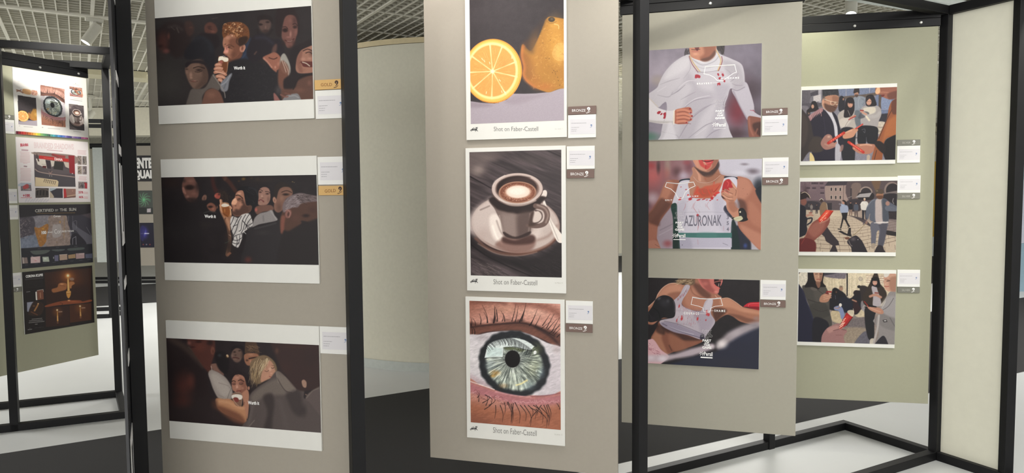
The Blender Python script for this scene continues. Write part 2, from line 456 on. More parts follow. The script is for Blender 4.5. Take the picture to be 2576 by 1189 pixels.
class Art:
    """X, Y: crop coordinates of the photograph for every point of the print"""
    def __init__(s, X, Y, bg=0x221e20):
        s.X, s.Y = X, Y; s.fit = None
        s.c = np.tile(hx(bg), (len(X), 1)); s.rs = np.random.RandomState(7)
    def _mix(s, idx, m, col):
        c = hx(col) if isinstance(col, int) else col
        m = m[:, None]; s.c[idx] = s.c[idx] * (1 - m) + c * m
    def fill(s, col): s.c[:] = hx(col); return s
    def grad(s, x0, y0, x1, y1, ca, cb_, a=1):
        t = ss(((s.X - x0) * (x1 - x0) + (s.Y - y0) * (y1 - y0)) / ((x1 - x0) ** 2 + (y1 - y0) ** 2))[:, None]
        s.c = s.c * (1 - a) + (hx(ca) * (1 - t) + hx(cb_) * t) * a; return s
    def g(s, cx, cy, rx, ry, col, a=1., f=1., rot=0):
        rr = max(rx, ry)
        i = np.nonzero((abs(s.X - cx) < rr) & (abs(s.Y - cy) < rr))[0]
        if not len(i): return s
        x = s.X[i] - cx; y = s.Y[i] - cy
        if rot:
            k = R(rot); x, y = x * math.cos(k) + y * math.sin(k), -x * math.sin(k) + y * math.cos(k)
        d = np.sqrt((x / rx) ** 2 + (y / ry) ** 2)
        s._mix(i, a * ss((1 - d) / f), col); return s
    def _dist(s, i, Q, w=None):
        x = s.X[i]; y = s.Y[i]; best = np.full(len(i), 1e9)
        wb = np.zeros(len(i)); n = len(Q) - 1
        for k in range(n):
            ax, ay = Q[k]; bx, by = Q[k + 1]; dx, dy = bx - ax, by - ay; L = dx * dx + dy * dy + 1e-9
            t = np.clip(((x - ax) * dx + (y - ay) * dy) / L, 0, 1)
            d = np.hypot(x - ax - t * dx, y - ay - t * dy)
            if w is None: best = np.minimum(best, d)
            else:
                ww = w[k] + (w[k + 1] - w[k]) * t; v = d - ww
                best = np.minimum(best, v)
        return best
    def push(s, Q):
        """points lying on the picture's border are carried past it, so that shapes run off the edge"""
        if s.fit is None: return Q
        Hi, Hf, r, (cx, cy, sc) = s.fit
        q = Hi @ np.stack([Q[:, 0] / sc + cx, Q[:, 1] / sc + cy, np.ones(len(Q))]); u = q[0] / q[2]; v = q[1] / q[2]
        w_, h_ = r[1] - r[0], r[3] - r[2]; k = .035
        u = np.where(u < r[0] + k * w_, u - .05 * w_, np.where(u > r[1] - k * w_, u + .05 * w_, u))
        v = np.where(v < r[2] + k * h_, v - .06 * h_, np.where(v > r[3] - k * h_, v + .06 * h_, v))
        q = Hf @ np.stack([u, v, np.ones(len(Q))])
        return np.stack([(q[0] / q[2] - cx) * sc, (q[1] / q[2] - cy) * sc], 1)
    def p(s, P, col, f=5., a=1., sm=1):
        Q = pts(P)
        if sm: Q = s.push(Q)
        if sm: Q = spl(Q, True, 5)
        x0, y0 = Q.min(0) - f; x1, y1 = Q.max(0) + f
        i = np.nonzero((s.X > x0) & (s.X < x1) & (s.Y > y0) & (s.Y < y1))[0]
        if not len(i): return s
        x = s.X[i]; y = s.Y[i]; ins = np.zeros(len(i), bool)
        for k in range(len(Q)):
            ax, ay = Q[k - 1]; bx, by = Q[k]
            if ay == by: continue
            c = ((ay > y) != (by > y)) & (x < (bx - ax) * (y - ay) / (by - ay) + ax)
            ins ^= c
        d = s._dist(i, np.vstack([Q, Q[:1]])); d = np.where(ins, d, -d)
        m = a * ss(.5 + d / (2 * f))
        k = m > .002
        s._mix(i[k], m[k], col); return s
    def s(s, P, w, col, a=1., f=2.5, sm=1):
        Q = pts(P)
        if sm and len(Q) > 2: Q = spl(Q, False, 5)
        if not hasattr(w, '__len__'): w = (w, w)
        ww = np.interp(np.linspace(0, 1, len(Q)), np.linspace(0, 1, len(w)), w) / 2
        r = max(w) / 2 + f
        x0, y0 = Q.min(0) - r; x1, y1 = Q.max(0) + r
        i = np.nonzero((s.X > x0) & (s.X < x1) & (s.Y > y0) & (s.Y < y1))[0]
        if not len(i): return s
        d = s._dist(i, Q, ww)
        m = a * ss(.5 - d / (2 * f)); k = m > .002
        s._mix(i[k], m[k], col); return s
    def noise(s, scale, amt, seed=0, sx=1., ang=0):
        k = R(ang); x = s.X * math.cos(k) + s.Y * math.sin(k); y = -s.X * math.sin(k) + s.Y * math.cos(k)
        n = vnoise(x / scale / sx, y / scale, seed) * .6 + vnoise(x / scale / sx * 2.1, y / scale * 2.1, seed + 9) * .4 - .5
        s.c = np.clip(s.c * (1 + amt * 2 * n[:, None]), 0, 1); return s
    def hair(s, P, n, L, ang, spread, w, cols, a=.7, f=2, curl=0):
        """random strands rooted inside polygon P"""
        Q = pts(P); x0, y0 = Q.min(0); x1, y1 = Q.max(0); k = 0; t = 0
        while k < n and t < n * 20:
            t += 1; x = s.rs.uniform(x0, x1); y = s.rs.uniform(y0, y1); ins = False
            for j in range(len(Q)):
                ax, ay = Q[j - 1]; bx, by = Q[j]
                if (ay > y) != (by > y) and x < (bx - ax) * (y - ay) / (by - ay) + ax: ins = not ins
            if not ins: continue
            th = R(ang + s.rs.uniform(-spread, spread)); l = L * s.rs.uniform(.5, 1.2); q = R(curl * s.rs.uniform(-1, 1))
            p1 = (x + l / 2 * math.cos(th), y + l / 2 * math.sin(th)); p2 = (p1[0] + l / 2 * math.cos(th + q), p1[1] + l / 2 * math.sin(th + q))
            s.s([x, y, *p1, *p2], (w, w * .4), cols[s.rs.randint(len(cols))], a, f); k += 1
        return s

M_print = printmat('satin_print', .42)

def make_print(parent, rect, off, quad, crop, artf, step=.0014, gain=1.0, lift=0, con=1.0, name='print', y=-.0088):
    """rect: (x0,x1,z0,z1) in the plane; off: plane coordinates of the parent; quad: the photo corners TL TR BR BL in plane and pixels"""
    x0, x1, za, zb = rect
    nx = max(2, int((x1 - x0) / step)); nz = max(2, int((zb - za) / step))
    gx, gz = np.meshgrid(np.linspace(x0, x1, nx + 1), np.linspace(za, zb, nz + 1))
    gx = gx.ravel(); gz = gz.ravel()
    Hm = homog(*quad)
    q = Hm @ np.stack([gx, gz, np.ones_like(gx)]); px = q[0] / q[2]; py = q[1] / q[2]
    cx, cy, sc = crop
    A_ = Art((px - cx) * sc, (py - cy) * sc)
    A_.fit = (np.linalg.inv(Hm), Hm, rect, crop)
    artf(A_)
    A_.c = np.clip(A_.c, 0, 1) ** con
    A_.c = A_.c * (1 - lift) + lift * np.array([.52, .47, .48])
    me = bpy.data.meshes.new(name)
    nv = len(gx); co_ = np.empty((nv, 3)); co_[:, 0] = gx - off[0]; co_[:, 1] = y; co_[:, 2] = gz - off[1]
    ii = (np.arange(nz)[:, None] * (nx + 1) + np.arange(nx)[None]).ravel()
    fc = np.stack([ii, ii + 1, ii + nx + 2, ii + nx + 1], 1).ravel()
    nf = len(ii)
    me.vertices.add(nv); me.vertices.foreach_set('co', co_.ravel().astype(np.float32))
    me.loops.add(nf * 4); me.loops.foreach_set('vertex_index', fc.astype(np.int32))
    me.polygons.add(nf); me.polygons.foreach_set('loop_start', (np.arange(nf) * 4).astype(np.int32))
    me.update(calc_edges=True)
    at_ = me.color_attributes.new('ink', 'FLOAT_COLOR', 'POINT')
    cc = np.ones((nv, 4), np.float32); cc[:, :3] = np.clip(lin(np.clip(A_.c, 0, 1)) * gain, 0, .95)
    at_.data.foreach_set('color', cc.ravel())
    me.materials.append(M_print)
    o = bpy.data.objects.new(name, me); COL.objects.link(o); o.parent = parent
    return o

def glyphs(txt, bold=0, shear=0, outline=0):
    cu = bpy.data.curves.new('t', 'FONT'); cu.body = txt; cu.size = 1; cu.offset = bold; cu.shear = shear; cu.resolution_u = 3
    if outline: cu.fill_mode = 'NONE'; cu.bevel_depth = outline; cu.bevel_resolution = 0
    o = bpy.data.objects.new('t', cu); COL.objects.link(o)
    dg = bpy.context.evaluated_depsgraph_get(); dg.update()
    me = bpy.data.meshes.new_from_object(o.evaluated_get(dg))
    v = np.empty(len(me.vertices) * 3); me.vertices.foreach_get('co', v)
    f = [tuple(p.vertices) for p in me.polygons]
    bpy.data.objects.remove(o); bpy.data.meshes.remove(me); bpy.data.curves.remove(cu)
    return v.reshape(-1, 3), f

class Sheet:
    """a flat thing stuck on a display board"""
    def __init__(s, key, label, cat, name, px, uw=None, thick=.0085, m=None, group=None, part='backing_board', bev=.0006):
        s.b = pl[key]; s.q = Plane(0, 0, s.b.yaw); s.q.O = s.b.O + s.b.n * thick
        u0, u1, za, zb = s.q.rect(px)
        if uw: u0 = u1 - uw
        s.r = (u0, u1, za, zb); s.uc = (u0 + u1) / 2; s.zb = za; s.th = thick
        s.t = thing(name, s.b.pt(s.uc, za), s.b.yaw, label, cat, group)
        h = (u1 - u0) / 2
        MB().box(-h, h, -thick, -.0006, 0, zb - za).build(part, m or M_white, s.t, bevel=bev)
    def loc(s, x, y):
        u, z = s.q.uv(x, y); return u - s.uc, z - s.zb
    def print(s, px, crop, artf, full=False, **k):
        P4 = [s.q.uv(px[2 * i], px[2 * i + 1]) for i in range(4)]
        rl = s.q.rect(px)
        zt, zl = rl[3], rl[2]
        src = [(P4[0][0], zt), (P4[1][0], zt), (P4[2][0], zl), (P4[3][0], zl)]
        dst = [(px[2 * i], px[2 * i + 1]) for i in range(4)]
        r = [max(rl[0], s.r[0]), min(rl[1], s.r[1]), max(zl, s.r[2]), min(zt, s.r[3])]
        if full: r = list(s.r)
        if abs(r[0] - s.r[0]) < .006: r[0] = s.r[0]
        if abs(r[1] - s.r[1]) < .006: r[1] = s.r[1]
        if abs(r[0] - s.r[0]) < 1e-6: r[0] += .0006
        if abs(r[1] - s.r[1]) < 1e-6: r[1] -= .0006
        make_print(s.t, r, (s.uc, s.zb), (src, dst), crop, artf, y=-s.th - .0003, **k)
    def text(s, txt, x0, y0, x1, y1, m, bold=0, name='lettering', shear=0, lift=.0006, y0r=None, outline=0):
        """fit the text to the photo box: lower-left (x0,y0) to upper-right (x1,y1); y0r: lower-right y"""
        v, f = glyphs(txt, bold, shear, outline)
        mn, mx = v.min(0), v.max(0)
        ax, az = s.loc(x0, y0); bx_, bz = s.loc(x1, y1)
        sl = 0
        if y0r is not None: sl = s.loc(x1, y0r)[1] - az; 
        hz = bz - az - sl
        k = (v - mn) / np.maximum(mx - mn, 1e-6)
        g = MB(); g.v = [(ax + (bx_ - ax) * a, -s.th - lift, az + hz * b + sl * a) for a, b in k[:, :2]]; g.f = f
        return g.build(name, m, s.t)
    def bars(s, L, m, name='printed_lines', lift=.0004, h=1.6):
        g = MB()
        for (x0, x1, y) in L:
            ax, az = s.loc(x0, y + h / 2); bx_, bz = s.loc(x1, y - h / 2)
            g.poly([(ax, az), (bx_, az), (bx_, bz), (ax, bz)], y=-s.th - lift)
        return g.build(name, m, s.t)
    def line(s, P, wpx, m, name='drawn_line', lift=.0006, closed=False):
        Q = [s.loc(*p) for p in pts(P)]
        if closed: Q.append(Q[0])
        k = abs(s.loc(1000 + wpx, 500)[0] - s.loc(1000, 500)[0]) / 2 if False else wpx * .00085
        g = MB()
        for a, b in zip(Q[:-1], Q[1:]):
            d = np.array(b) - np.array(a); L = np.hypot(*d) + 1e-9; n = np.array([-d[1], d[0]]) / L * k; t = d / L * k * .8
            a = np.array(a) - t; b = np.array(b) + t
            g.poly([tuple(a - n), tuple(b - n), tuple(b + n), tuple(a + n)], y=-s.th - lift)
        return g.build(name, m, s.t)
    def emblem(s, cx, cy, r, m, name='emblem', lift=.0006):
        """round lion head mark above a slanting swoosh"""
        X, Z = s.loc(cx, cy); k = abs(s.loc(cx + r, cy)[0] - X)
        arc = []; th = np.linspace(R(215), R(-48), 15)
        wd = np.interp(np.linspace(0, 1, 15), [0, .15, .6, 1], [.10, .24, .30, .26])
        for t, w_ in zip(th, wd): arc.append((.08 + (.42 + w_) * math.cos(t), .42 + (.42 + w_) * math.sin(t)))
        arc += [(.22, -.45), (-.12, -.78), (-.42, -.86), (-.2, -.62), (-.02, -.3), (.14, -.02)]
        for t, w_ in list(zip(th, wd))[::-1]: arc.append((.08 + (.42 - w_) * math.cos(t), .42 + (.42 - w_) * math.sin(t)))
        sw = spl(pts('-.95 -1.12 -.5 -1.12 .1 -.95 .72 -.42 .58 -.78 .05 -1.15 -.5 -1.34 -.9 -1.3'), True, 3)
        g = MB()
        for q in (arc, sw): g.poly([(X + a * k, Z + b * k) for a, b in q], y=-s.th - lift)
        g.poly([(X + (a * .2 - .12) * k, Z + (b * .2 + .18) * k) for a, b in [(math.cos(t), math.sin(t)) for t in np.arange(0, 6.2, .6)]], y=-s.th - lift)
        return g.build(name, m, s.t)

M_gold = mat('gold_laminate', 0xcfa768, .5, 0, .02)
M_goldink = mat('dark_gold_ink', 0x8a5a2c, .6)
M_brown = mat('bronze_brown_laminate', 0x705a52, .5, 0, .02)
M_brownink = mat('dark_brown_ink', 0x3e2a22, .6)
M_silver = mat('silver_grey_laminate', 0x77766c, .5, 0, .02)
M_silverink = mat('pale_grey_ink', 0xb9b7ae, .6)
M_card = mat('card_white', 0xe6e5e1, .55, 0, .01)
M_sticker = mat('lilac_white_sticker', 0xd9d6d9, .45, 0, .01)
M_cardink = mat('grey_card_ink', 0x828084, .6)
M_blueink = mat('blue_ink', 0x5477a8, .6)

def info_card(key, px, label, n=3):
    c = Sheet(key, label, 'caption card', 'caption_card', px, thick=.0045, m=M_card, group='white caption cards', part='card')
    x0, y0, x1, y1, x2, y2, x3, y3 = px
    def q(a, b):
        xt = x0 + (x1 - x0) * a; yt = y0 + (y1 - y0) * a; xb = x3 + (x2 - x3) * a; yb = y3 + (y2 - y3) * a
        return xt + (xb - xt) * b, yt + (yb - yt) * b
    def quad(g, a0, a1, b0, b1, lift):
        P_ = [c.loc(*q(a, b)) for a, b in ((a0, b1), (a1, b1), (a1, b0), (a0, b0))]
        g.poly(P_, y=-c.th - lift)
    g = MB(); quad(g, .08, .98, .20, .84, .0003); g.build('sticker', M_sticker, c.t)
    g = MB()
    rr = random.Random(label)
    def wordline(a0, a1, b, h):
        a = a0
        while a < a1 - .01:
            l = rr.uniform(.03, .09); quad(g, a, min(a + l, a1), b, b + h, .0005); a += l + .008
    wordline(.12, .66, .355, .013)
    for i, (e_, b) in enumerate(((.40, .54), (.32, .625), (.30 if n == 3 else .42, .705))):
        wordline(.12, e_, b, .012)
    g.build('printed_lines', M_cardink, c.t)
    ex, ey = q(.83, .49)
    c.emblem(ex, ey, (x1 - x0) * .045, M_blueink, lift=.0005)
    return c

def medal(key, px, word, label):
    mm, ink, em = dict(GOLD=(M_gold, M_goldink, M_brownink), BRONZE=(M_brown, M_whiteink, M_whiteink), SILVER=(M_silver, M_silverink, M_whiteink))[word]
    c = Sheet(key, label, 'award plate', 'award_plate', px, thick=.0055, m=mm, group='%s award plates' % word.lower(), part='plate')
    x0, y0, x1, y1, x2, y2, x3, y3 = px
    w_ = x1 - x0; h_ = y3 - y0; s_ = (y1 - y0 + y2 - y3) / 2 / w_
    ta, tb = (.22, .58) if word == 'GOLD' else ((.14, .62) if word == 'BRONZE' else (.20, .56))
    X0 = x0 + w_ * ta; X1 = x0 + w_ * tb
    yb = lambda X, k: (y0 + (y3 - y0) * k) + s_ * (X - x0)
    c.text(word, X0, yb(X0, .68), X1, yb(X1, .36), ink, bold=0, y0r=yb(X1, .68))
    X = x0 + w_ * (.72 if word != 'SILVER' else .70)
    c.emblem(X, yb(X, .47), w_ * .088, em)
    return c
# ---- pictures on the left board
def face(A, cx, cy, r, skin, dark, rot=0, k=1.0, hair=None, brow=0x2a1d1a, lip=0x6b2f2b, look=0):
    """small softly lit face: oval, eye sockets, brows, nose, mouth"""
    c, s_ = math.cos(R(rot)), math.sin(R(rot))
    T = lambda x, y: (cx + (x * c - y * s_) * r, cy + (x * s_ + y * c) * r)
    A.g(*T(0, 0), r * .82, r * 1.12, skin, k, .3, rot)
    A.g(*T(.5 - look, .1), r * .55, r * 1.05, dark, .55 * k, 1, rot)
    for sx in (-.34, .32):
        A.g(*T(sx + look * .3, -.14), r * .24, r * .15, dark, .8 * k, .9, rot)
        A.s([*T(sx - .2 + look * .3, -.12), *T(sx + look * .3, -.07), *T(sx + .18 + look * .3, -.12)], r * .07, brow, .8 * k, r * .05)
        A.s([*T(sx - .24 + look * .3, -.32), *T(sx + look * .3, -.40), *T(sx + .22 + look * .3, -.32)], r * .09, brow, .7 * k, r * .06)
    A.g(*T(-.02 + look * .45, .16), r * .14, r * .30, skin, .7 * k, .8, rot)
    A.g(*T(.1 + look * .45, .32), r * .2, r * .09, dark, .6 * k, 1, rot)
    A.s([*T(-.22 + look * .4, .60), *T(look * .4, .57), *T(.22 + look * .4, .60)], r * .13, lip, .8 * k, r * .06)

def art_l1(A):
    A.fill(0x2a2526); A.noise(60, .12, 3)
    A.grad(0, 700, 700, 900, 0x3b3938, 0x2a2526, .5)
    A.g(60, 900, 420, 420, 0x4a4844, .55); A.g(250, 350, 300, 220, 0x2c2627, .6)  # grey haze at lower left paints a gloss reflection into the print
    # far left woman, blurred
    A.p('60 300 180 230 320 260 400 380 380 560 250 640 170 600 60 420', 0x2d2424, 30, .9)
    A.s('150 300 230 290 300 330', 22, 0x4a4240, .5, 22); A.s('240 310 262 360', 10, 0x6a605c, .6, 9); A.s('180 300 215 330', 7, 0x5c524e, .6, 8)
    A.g(90, 470, 90, 170, 0x4d302c, .9, .8); A.g(150, 400, 26, 60, 0x6b4038, .7); A.g(125, 565, 60, 45, 0x7c4a45, .8); A.g(60, 510, 50, 32, 0x2a1d1c, .8)
    A.g(70, 640, 110, 60, 0x38302f, .7)
    # back row faces
    A.p('330 250 390 235 430 290 425 360 380 400 340 350', 0x43302c, 18, .8); A.g(395, 305, 30, 20, 0x5e3c35, .6)
    A.p('545 290 600 245 660 270 690 340 640 385 560 370', 0x5a3931, 12, .9); A.g(600, 300, 40, 26, 0x342322, .7); A.g(640, 350, 40, 22, 0x7a4d45, .7); A.s('590 318 625 326', 6, 0x1d1515, .8)
    A.p('500 370 620 372 700 400 700 520 560 560 480 440', 0x231d1f, 16); A.s('628 208 690 196', 6, 0x544a42, .6, 4)
    A.g(1215, 270, 85, 110, 0x5b4640, .9, .4); A.p('1130 190 1200 160 1290 190 1300 260 1250 220 1160 225 1140 260', 0x241d1e, 10)
    A.g(1165, 272, 34, 20, 0x231a1a, .9, .8); A.g(1245, 245, 34, 17, 0x231a1a, .9, .8); A.g(1222, 300, 16, 36, 0x806258, .6); A.g(1225, 345, 60, 30, 0x2a201f, .8); A.s('1190 352 1240 345', 8, 0x45302c, .8)
    A.s('1140 262 1190 272', 5, 0x0f0c0c, .7); A.s('1130 330 1150 380 1200 400 1260 380 1290 330', 26, 0x211a1b, .8, 14)
    # young man: neck, jacket, face
    A.p('940 480 1060 420 1080 560 1040 660 930 720 830 730 900 600', 0x2b3140, 14); A.s('1035 480 1020 560 960 650', 14, 0x33415a, .7, 12)
    A.p('860 560 960 540 960 620 900 680 830 700 800 640', 0x6a4334, 12)
    A.p('765 400 830 370 900 395 940 470 945 560 905 625 850 655 815 632 795 620 770 600 752 585 765 545 748 500 752 440', 0x9c6a54, 6)
    A.p('830 430 930 430 950 560 900 640 840 655 860 560 820 500', 0x6f4636, 22, .85)
    A.g(800, 420, 50, 32, 0xc08a72, .7); A.p('770 545 785 500 800 500 812 560 800 590 760 585', 0xd08c7a, 6); A.g(788, 570, 28, 18, 0xe3a08e, .8)
    A.g(818, 520, 34, 14, 0x3a2420, .9); A.s('790 505 830 498 870 520', 9, 0x4c2f22, .9, 5); A.s('765 492 782 488', 7, 0x4c2f22, .9, 4); A.s('806 528 850 540', 5, 0x1f1412, .8)
    A.s('786 512 794 545', 7, 0x5e3a30, .8, 4); A.g(780, 610, 24, 12, 0x8c4c44, .9); A.g(826, 590, 40, 30, 0xb07a64, .5)
    A.g(965, 535, 34, 52, 0xb27c66, 1, .3, 15); A.g(965, 535, 18, 34, 0x6a3f34, .8, .7, 15); A.s('985 495 998 525 975 575', 6, 0xd29c86, .8)
    # curls
    A.p('745 330 750 280 800 250 880 242 950 248 1010 285 1040 340 1040 420 1000 480 940 480 905 430 870 385 820 375 760 420 742 375', 0x6e4329, 8)
    A.p('920 430 1000 400 1030 430 990 490 935 510', 0x33231d, 14)
    for i in range(95):
        x = A.rs.uniform(750, 1010); y = A.rs.uniform(258, 400 if x > 860 else 380); r_ = A.rs.uniform(7, 17); a0 = A.rs.uniform(0, 6.28)
        if (x - 880) ** 2 / 150 ** 2 + (y - 330) ** 2 / 85 ** 2 > 1: continue
        P_ = []
        for t in np.linspace(0, 3.6, 6): P_ += [x + r_ * math.cos(a0 + t), y + r_ * .8 * math.sin(a0 + t)]
        A.s(P_, (3, 6, 3), [0xb4764a, 0xd69a6c, 0x4a2c1c, 0x8e5836, 0x3a2318, 0xe8b98c][A.rs.randint(6)] if x < 960 else [0x4a2f22, 0x6d4530][A.rs.randint(2)], .75, 3)
    for x, y in ((905, 340), (930, 300), (960, 322), (880, 270), (820, 300), (780, 330), (852, 396), (945, 345)): A.g(x, y, 16, 13, 0xf0cba4, .75)
    A.g(860, 600, 60, 60, 0x5c392c, .6); A.g(760, 470, 24, 60, 0xb98570, .4); A.s('752 590 775 604 800 612', 5, 0x6b3c34, .7, 4); A.g(730, 300, 20, 60, 0x2a2526, .6); A.s('905 430 900 470 930 500', 12, 0x3c271f, .8, 8)
    # dark coat and curly head in front
    A.p('820 690 940 650 1060 660 1180 700 1320 760 1400 900 1350 1120 780 1140 780 1000 830 860 800 760', 0x232124, 18)
    for i in range(230):
        x = A.rs.uniform(830, 1340); y = A.rs.uniform(700, 1110); r_ = A.rs.uniform(8, 18); a0 = A.rs.uniform(0, 6.28)
        A.s([x, y, x + r_ * math.cos(a0), y + r_ * math.sin(a0), x + r_ * 1.6 * math.cos(a0 + .8), y + r_ * 1.6 * math.sin(a0 + .8)], 4, [0x302c2f, 0x1a181b, 0x3a3538][A.rs.randint(3)], .55, 3)
    # glass and hand
    A.p('700 632 720 622 806 640 812 680 800 760 785 812 720 800 700 720', 0x8a5a40, 4); A.p('735 700 790 690 792 780 770 805 735 770', 0x6e4028, 8)
    A.p('706 632 740 622 760 632 804 642 806 676 770 684 740 664 700 674', 0xf3ead6, 3); A.s('748 618 775 628', 4, 0xd8e0e0, .9); A.s('803 690 800 760 788 805', 4, 0xb88f72, .8); A.g(728, 690, 24, 30, 0xa05a52, .9, .5)
    for (x0, y0, x1, y1) in ((672, 722, 725, 720), (664, 762, 735, 762), (662, 800, 780, 826), (680, 848, 770, 866), (700, 888, 740, 904)):
        A.s([x0, y0, (x0 + x1) / 2, y0 - 8, x1, y1], (34, 40, 30), 0xb67e66, 1, 4); A.s([x0 + 5, y0 - 8, x1 - 8, y1 - 11], 12, 0xe5b69c, .75, 7); A.s([x0, y0 + 18, x1, y1 + 17], 4, 0x3a221c, .85, 4)
    A.g(742, 754, 14, 18, 0xd79f88, .8); A.g(752, 786, 9, 12, 0xe8c0aa, .8)
    A.p('770 870 838 812 850 830 820 900 800 1000 740 1010 715 950 740 900', 0x77787f, 9); A.s('735 940 790 900 830 830', 9, 0xb9bcc2, .5, 8); A.s('760 980 780 930', 10, 0x4d5058, .6, 8)
    # woman front left
    A.p('400 470 470 400 560 420 650 520 660 700 600 780 520 640 420 660 330 640 330 560', 0x222125, 16); A.s('430 440 520 410 600 480 620 560', 40, 0x2d2f36, .5, 30)
    A.p('400 680 480 660 540 690 590 780 590 880 540 940 480 985 420 975 370 900 335 800 340 740', 0x71584c, 12)
    A.p('500 700 600 780 590 900 520 960 440 980 520 850', 0x4a3932, 24, .8)
    A.g(450, 740, 60, 20, 0x8b6e60, .5); A.g(395, 830, 30, 54, 0xa58170, .8); A.g(400, 862, 28, 15, 0xb08a78, .7); A.g(352, 800, 26, 34, 0x8a6a5c, .6)
    A.g(485, 775, 56, 28, 0x2a201e, .9); A.s('425 752 480 738 545 756', 10, 0x231a18, .9, 6); A.g(350, 765, 26, 14, 0x2f2421, .8); A.s('440 792 480 800 520 785', 5, 0x171110, .9)
    A.p('530 680 600 740 620 820 600 900 575 930 590 850 575 770 545 720', 0x241f22, 9, .9); A.p('340 700 420 670 520 670 560 720 480 700 400 705 345 750', 0x241f22, 8, .9); A.g(500, 870, 60, 60, 0x5a463d, .5); A.g(425, 900, 42, 14, 0x7d4d45, .9); A.g(440, 894, 24, 9, 0xa07466, .7); A.s('378 888 420 905 470 900', 4, 0x33201e, .8)
    A.p('405 985 480 985 560 960 640 820 680 870 720 940 700 1000 620 975 560 1010 520 1080 515 1150 340 1160 370 1060', 0x5d5550, 10)
    A.s('640 830 690 900 760 1010 775 1080', 9, 0x8b827c, .9, 5)
    A.p('530 1150 545 1040 600 985 660 985 720 1030 770 1110 775 1145', 0x6b4a3e, 10); A.g(620, 1050, 80, 60, 0x86604f, .6)
    # right side: laughing woman, kissing pair
    A.p('1090 400 1180 370 1290 430 1380 440 1430 560 1400 640 1300 580 1180 650 1080 690 1010 600 1040 480', 0x241f24, 12); A.s('1120 420 1220 420 1300 480', 30, 0x33323e, .6, 26)
    A.p('1190 640 1260 600 1330 580 1390 640 1395 740 1350 780 1340 800 1290 760 1240 690', 0x95604f, 9)
    A.s('1205 650 1245 690 1290 745', 16, 0xbd8573, .8, 8); A.g(1370, 712, 32, 40, 0xb27664, .9); A.s('1260 640 1310 655 1350 640', 9, 0x2c1a18, .9, 5); A.g(1330, 745, 18, 26, 0xc98f7c, .8)
    A.p('1290 590 1300 530 1330 490 1350 500 1345 560 1320 590', 0x7f584c, 16, .55); A.s('1100 600 1120 575', 16, 0x5c453e, .8, 9)
    A.p('1390 60 1480 80 1580 170 1600 330 1560 440 1540 380 1500 180 1430 230 1400 320 1390 410 1340 380 1330 200', 0x271e1f, 14)
    A.p('1420 250 1450 180 1510 165 1560 200 1580 320 1560 420 1530 500 1470 530 1430 470 1400 400', 0x6d4942, 10)
    A.g(1500, 380, 22, 60, 0xa5776c, .8); A.g(1475, 412, 40, 18, 0x94655b, .7); A.g(1440, 335, 46, 34, 0x261818, .95, .7); A.g(1550, 300, 36, 26, 0x2f1f1e, .9, .7); A.g(1500, 230, 50, 40, 0x7d564d, .6)
    A.s('1440 445 1490 466 1538 430', 12, 0x45211f, .9, 6); A.s('1462 456 1495 462 1520 447', 6, 0x9f887e, .8, 3); A.g(1545, 230, 50, 90, 0x3b2727, .6); A.g(1420, 480, 40, 60, 0x2d1f1f, .7); A.g(1540, 480, 40, 60, 0x3a2726, .7); A.g(1500, 520, 50, 30, 0x4a302c, .7); A.s('1415 300 1445 296 1468 318', 9, 0x241818, .8, 5); A.s('1525 270 1555 262 1575 285', 9, 0x241818, .8, 5); A.g(1560, 360, 30, 60, 0x8e5f56, .5)
    A.p('1395 620 1440 600 1500 740 1495 850 1470 830 1410 800 1380 720', 0x9b978f, 8); A.p('1390 680 1440 690 1480 760 1480 900 1430 1010 1370 960 1360 820', 0x754c3d, 16, .9); A.s('1400 660 1430 740 1450 800', 8, 0xd0b9ab, .7, 4); A.s('1430 690 1470 780 1478 850', 6, 0xd9c6b8, .7, 3)
    A.p('1500 560 1620 480 1740 400 1745 500 1640 560 1570 660 1560 780 1620 830 1740 800 1740 1100 1480 1060 1420 900 1500 800', 0x251e20, 14)
    A.p('1740 505 1650 540 1590 600 1565 680 1560 780 1620 815 1700 800 1745 740', 0x9a6d5c, 8); A.p('1565 700 1580 620 1630 560 1620 700 1640 790 1600 800', 0x7d5346, 14, .8)
    A.s('1640 565 1690 545 1745 565', 11, 0x2f1e1a, .9, 5); A.s('1670 588 1710 578 1745 600', 9, 0x241614, .9, 5); A.g(1640, 655, 46, 30, 0xb98775, .8); A.g(1710, 650, 40, 24, 0xb98775, .7)
    A.p('1622 682 1680 692 1722 722 1700 748 1655 742 1628 715', 0x5b2c28, 5); A.s('1634 690 1676 704 1712 732', 10, 0xcfc0ae, .9, 3); A.g(1650, 775, 44, 26, 0x8f6352, .7); A.g(1745, 590, 60, 60, 0x33221e, .5); A.s('1618 680 1600 700', 5, 0x5f3a30, .8)
    A.p('1390 1000 1540 980 1600 880 1740 840 1745 1100 1560 1110 1440 1110', 0x5e4036, 16, .95); A.g(1710, 920, 40, 50, 0x80584a, .6); A.g(1600, 1000, 110, 50, 0x7a5345, .5); A.s('1530 990 1600 860 1740 830', 12, 0x1d1617, .8, 8)
    A.g(1365, 1000, 60, 90, 0x4b4547, .7); A.p('1400 1105 1440 1070 1530 1040 1590 1050 1610 1100', 0x7f7e80, 7); A.s('1440 1080 1540 1060 1590 1085', 8, 0xb6b6b6, .5, 6)
    A.p('1310 1040 1340 1050 1400 1085 1390 1110 1330 1112', 0x8a5b56, 7); A.s('1390 1050 1440 1075 1470 1070', 16, 0x7b5248, .9, 6); A.s('1440 1032 1500 1048', 12, 0x70493f, .9, 6)
    A.noise(5, .05, 5)

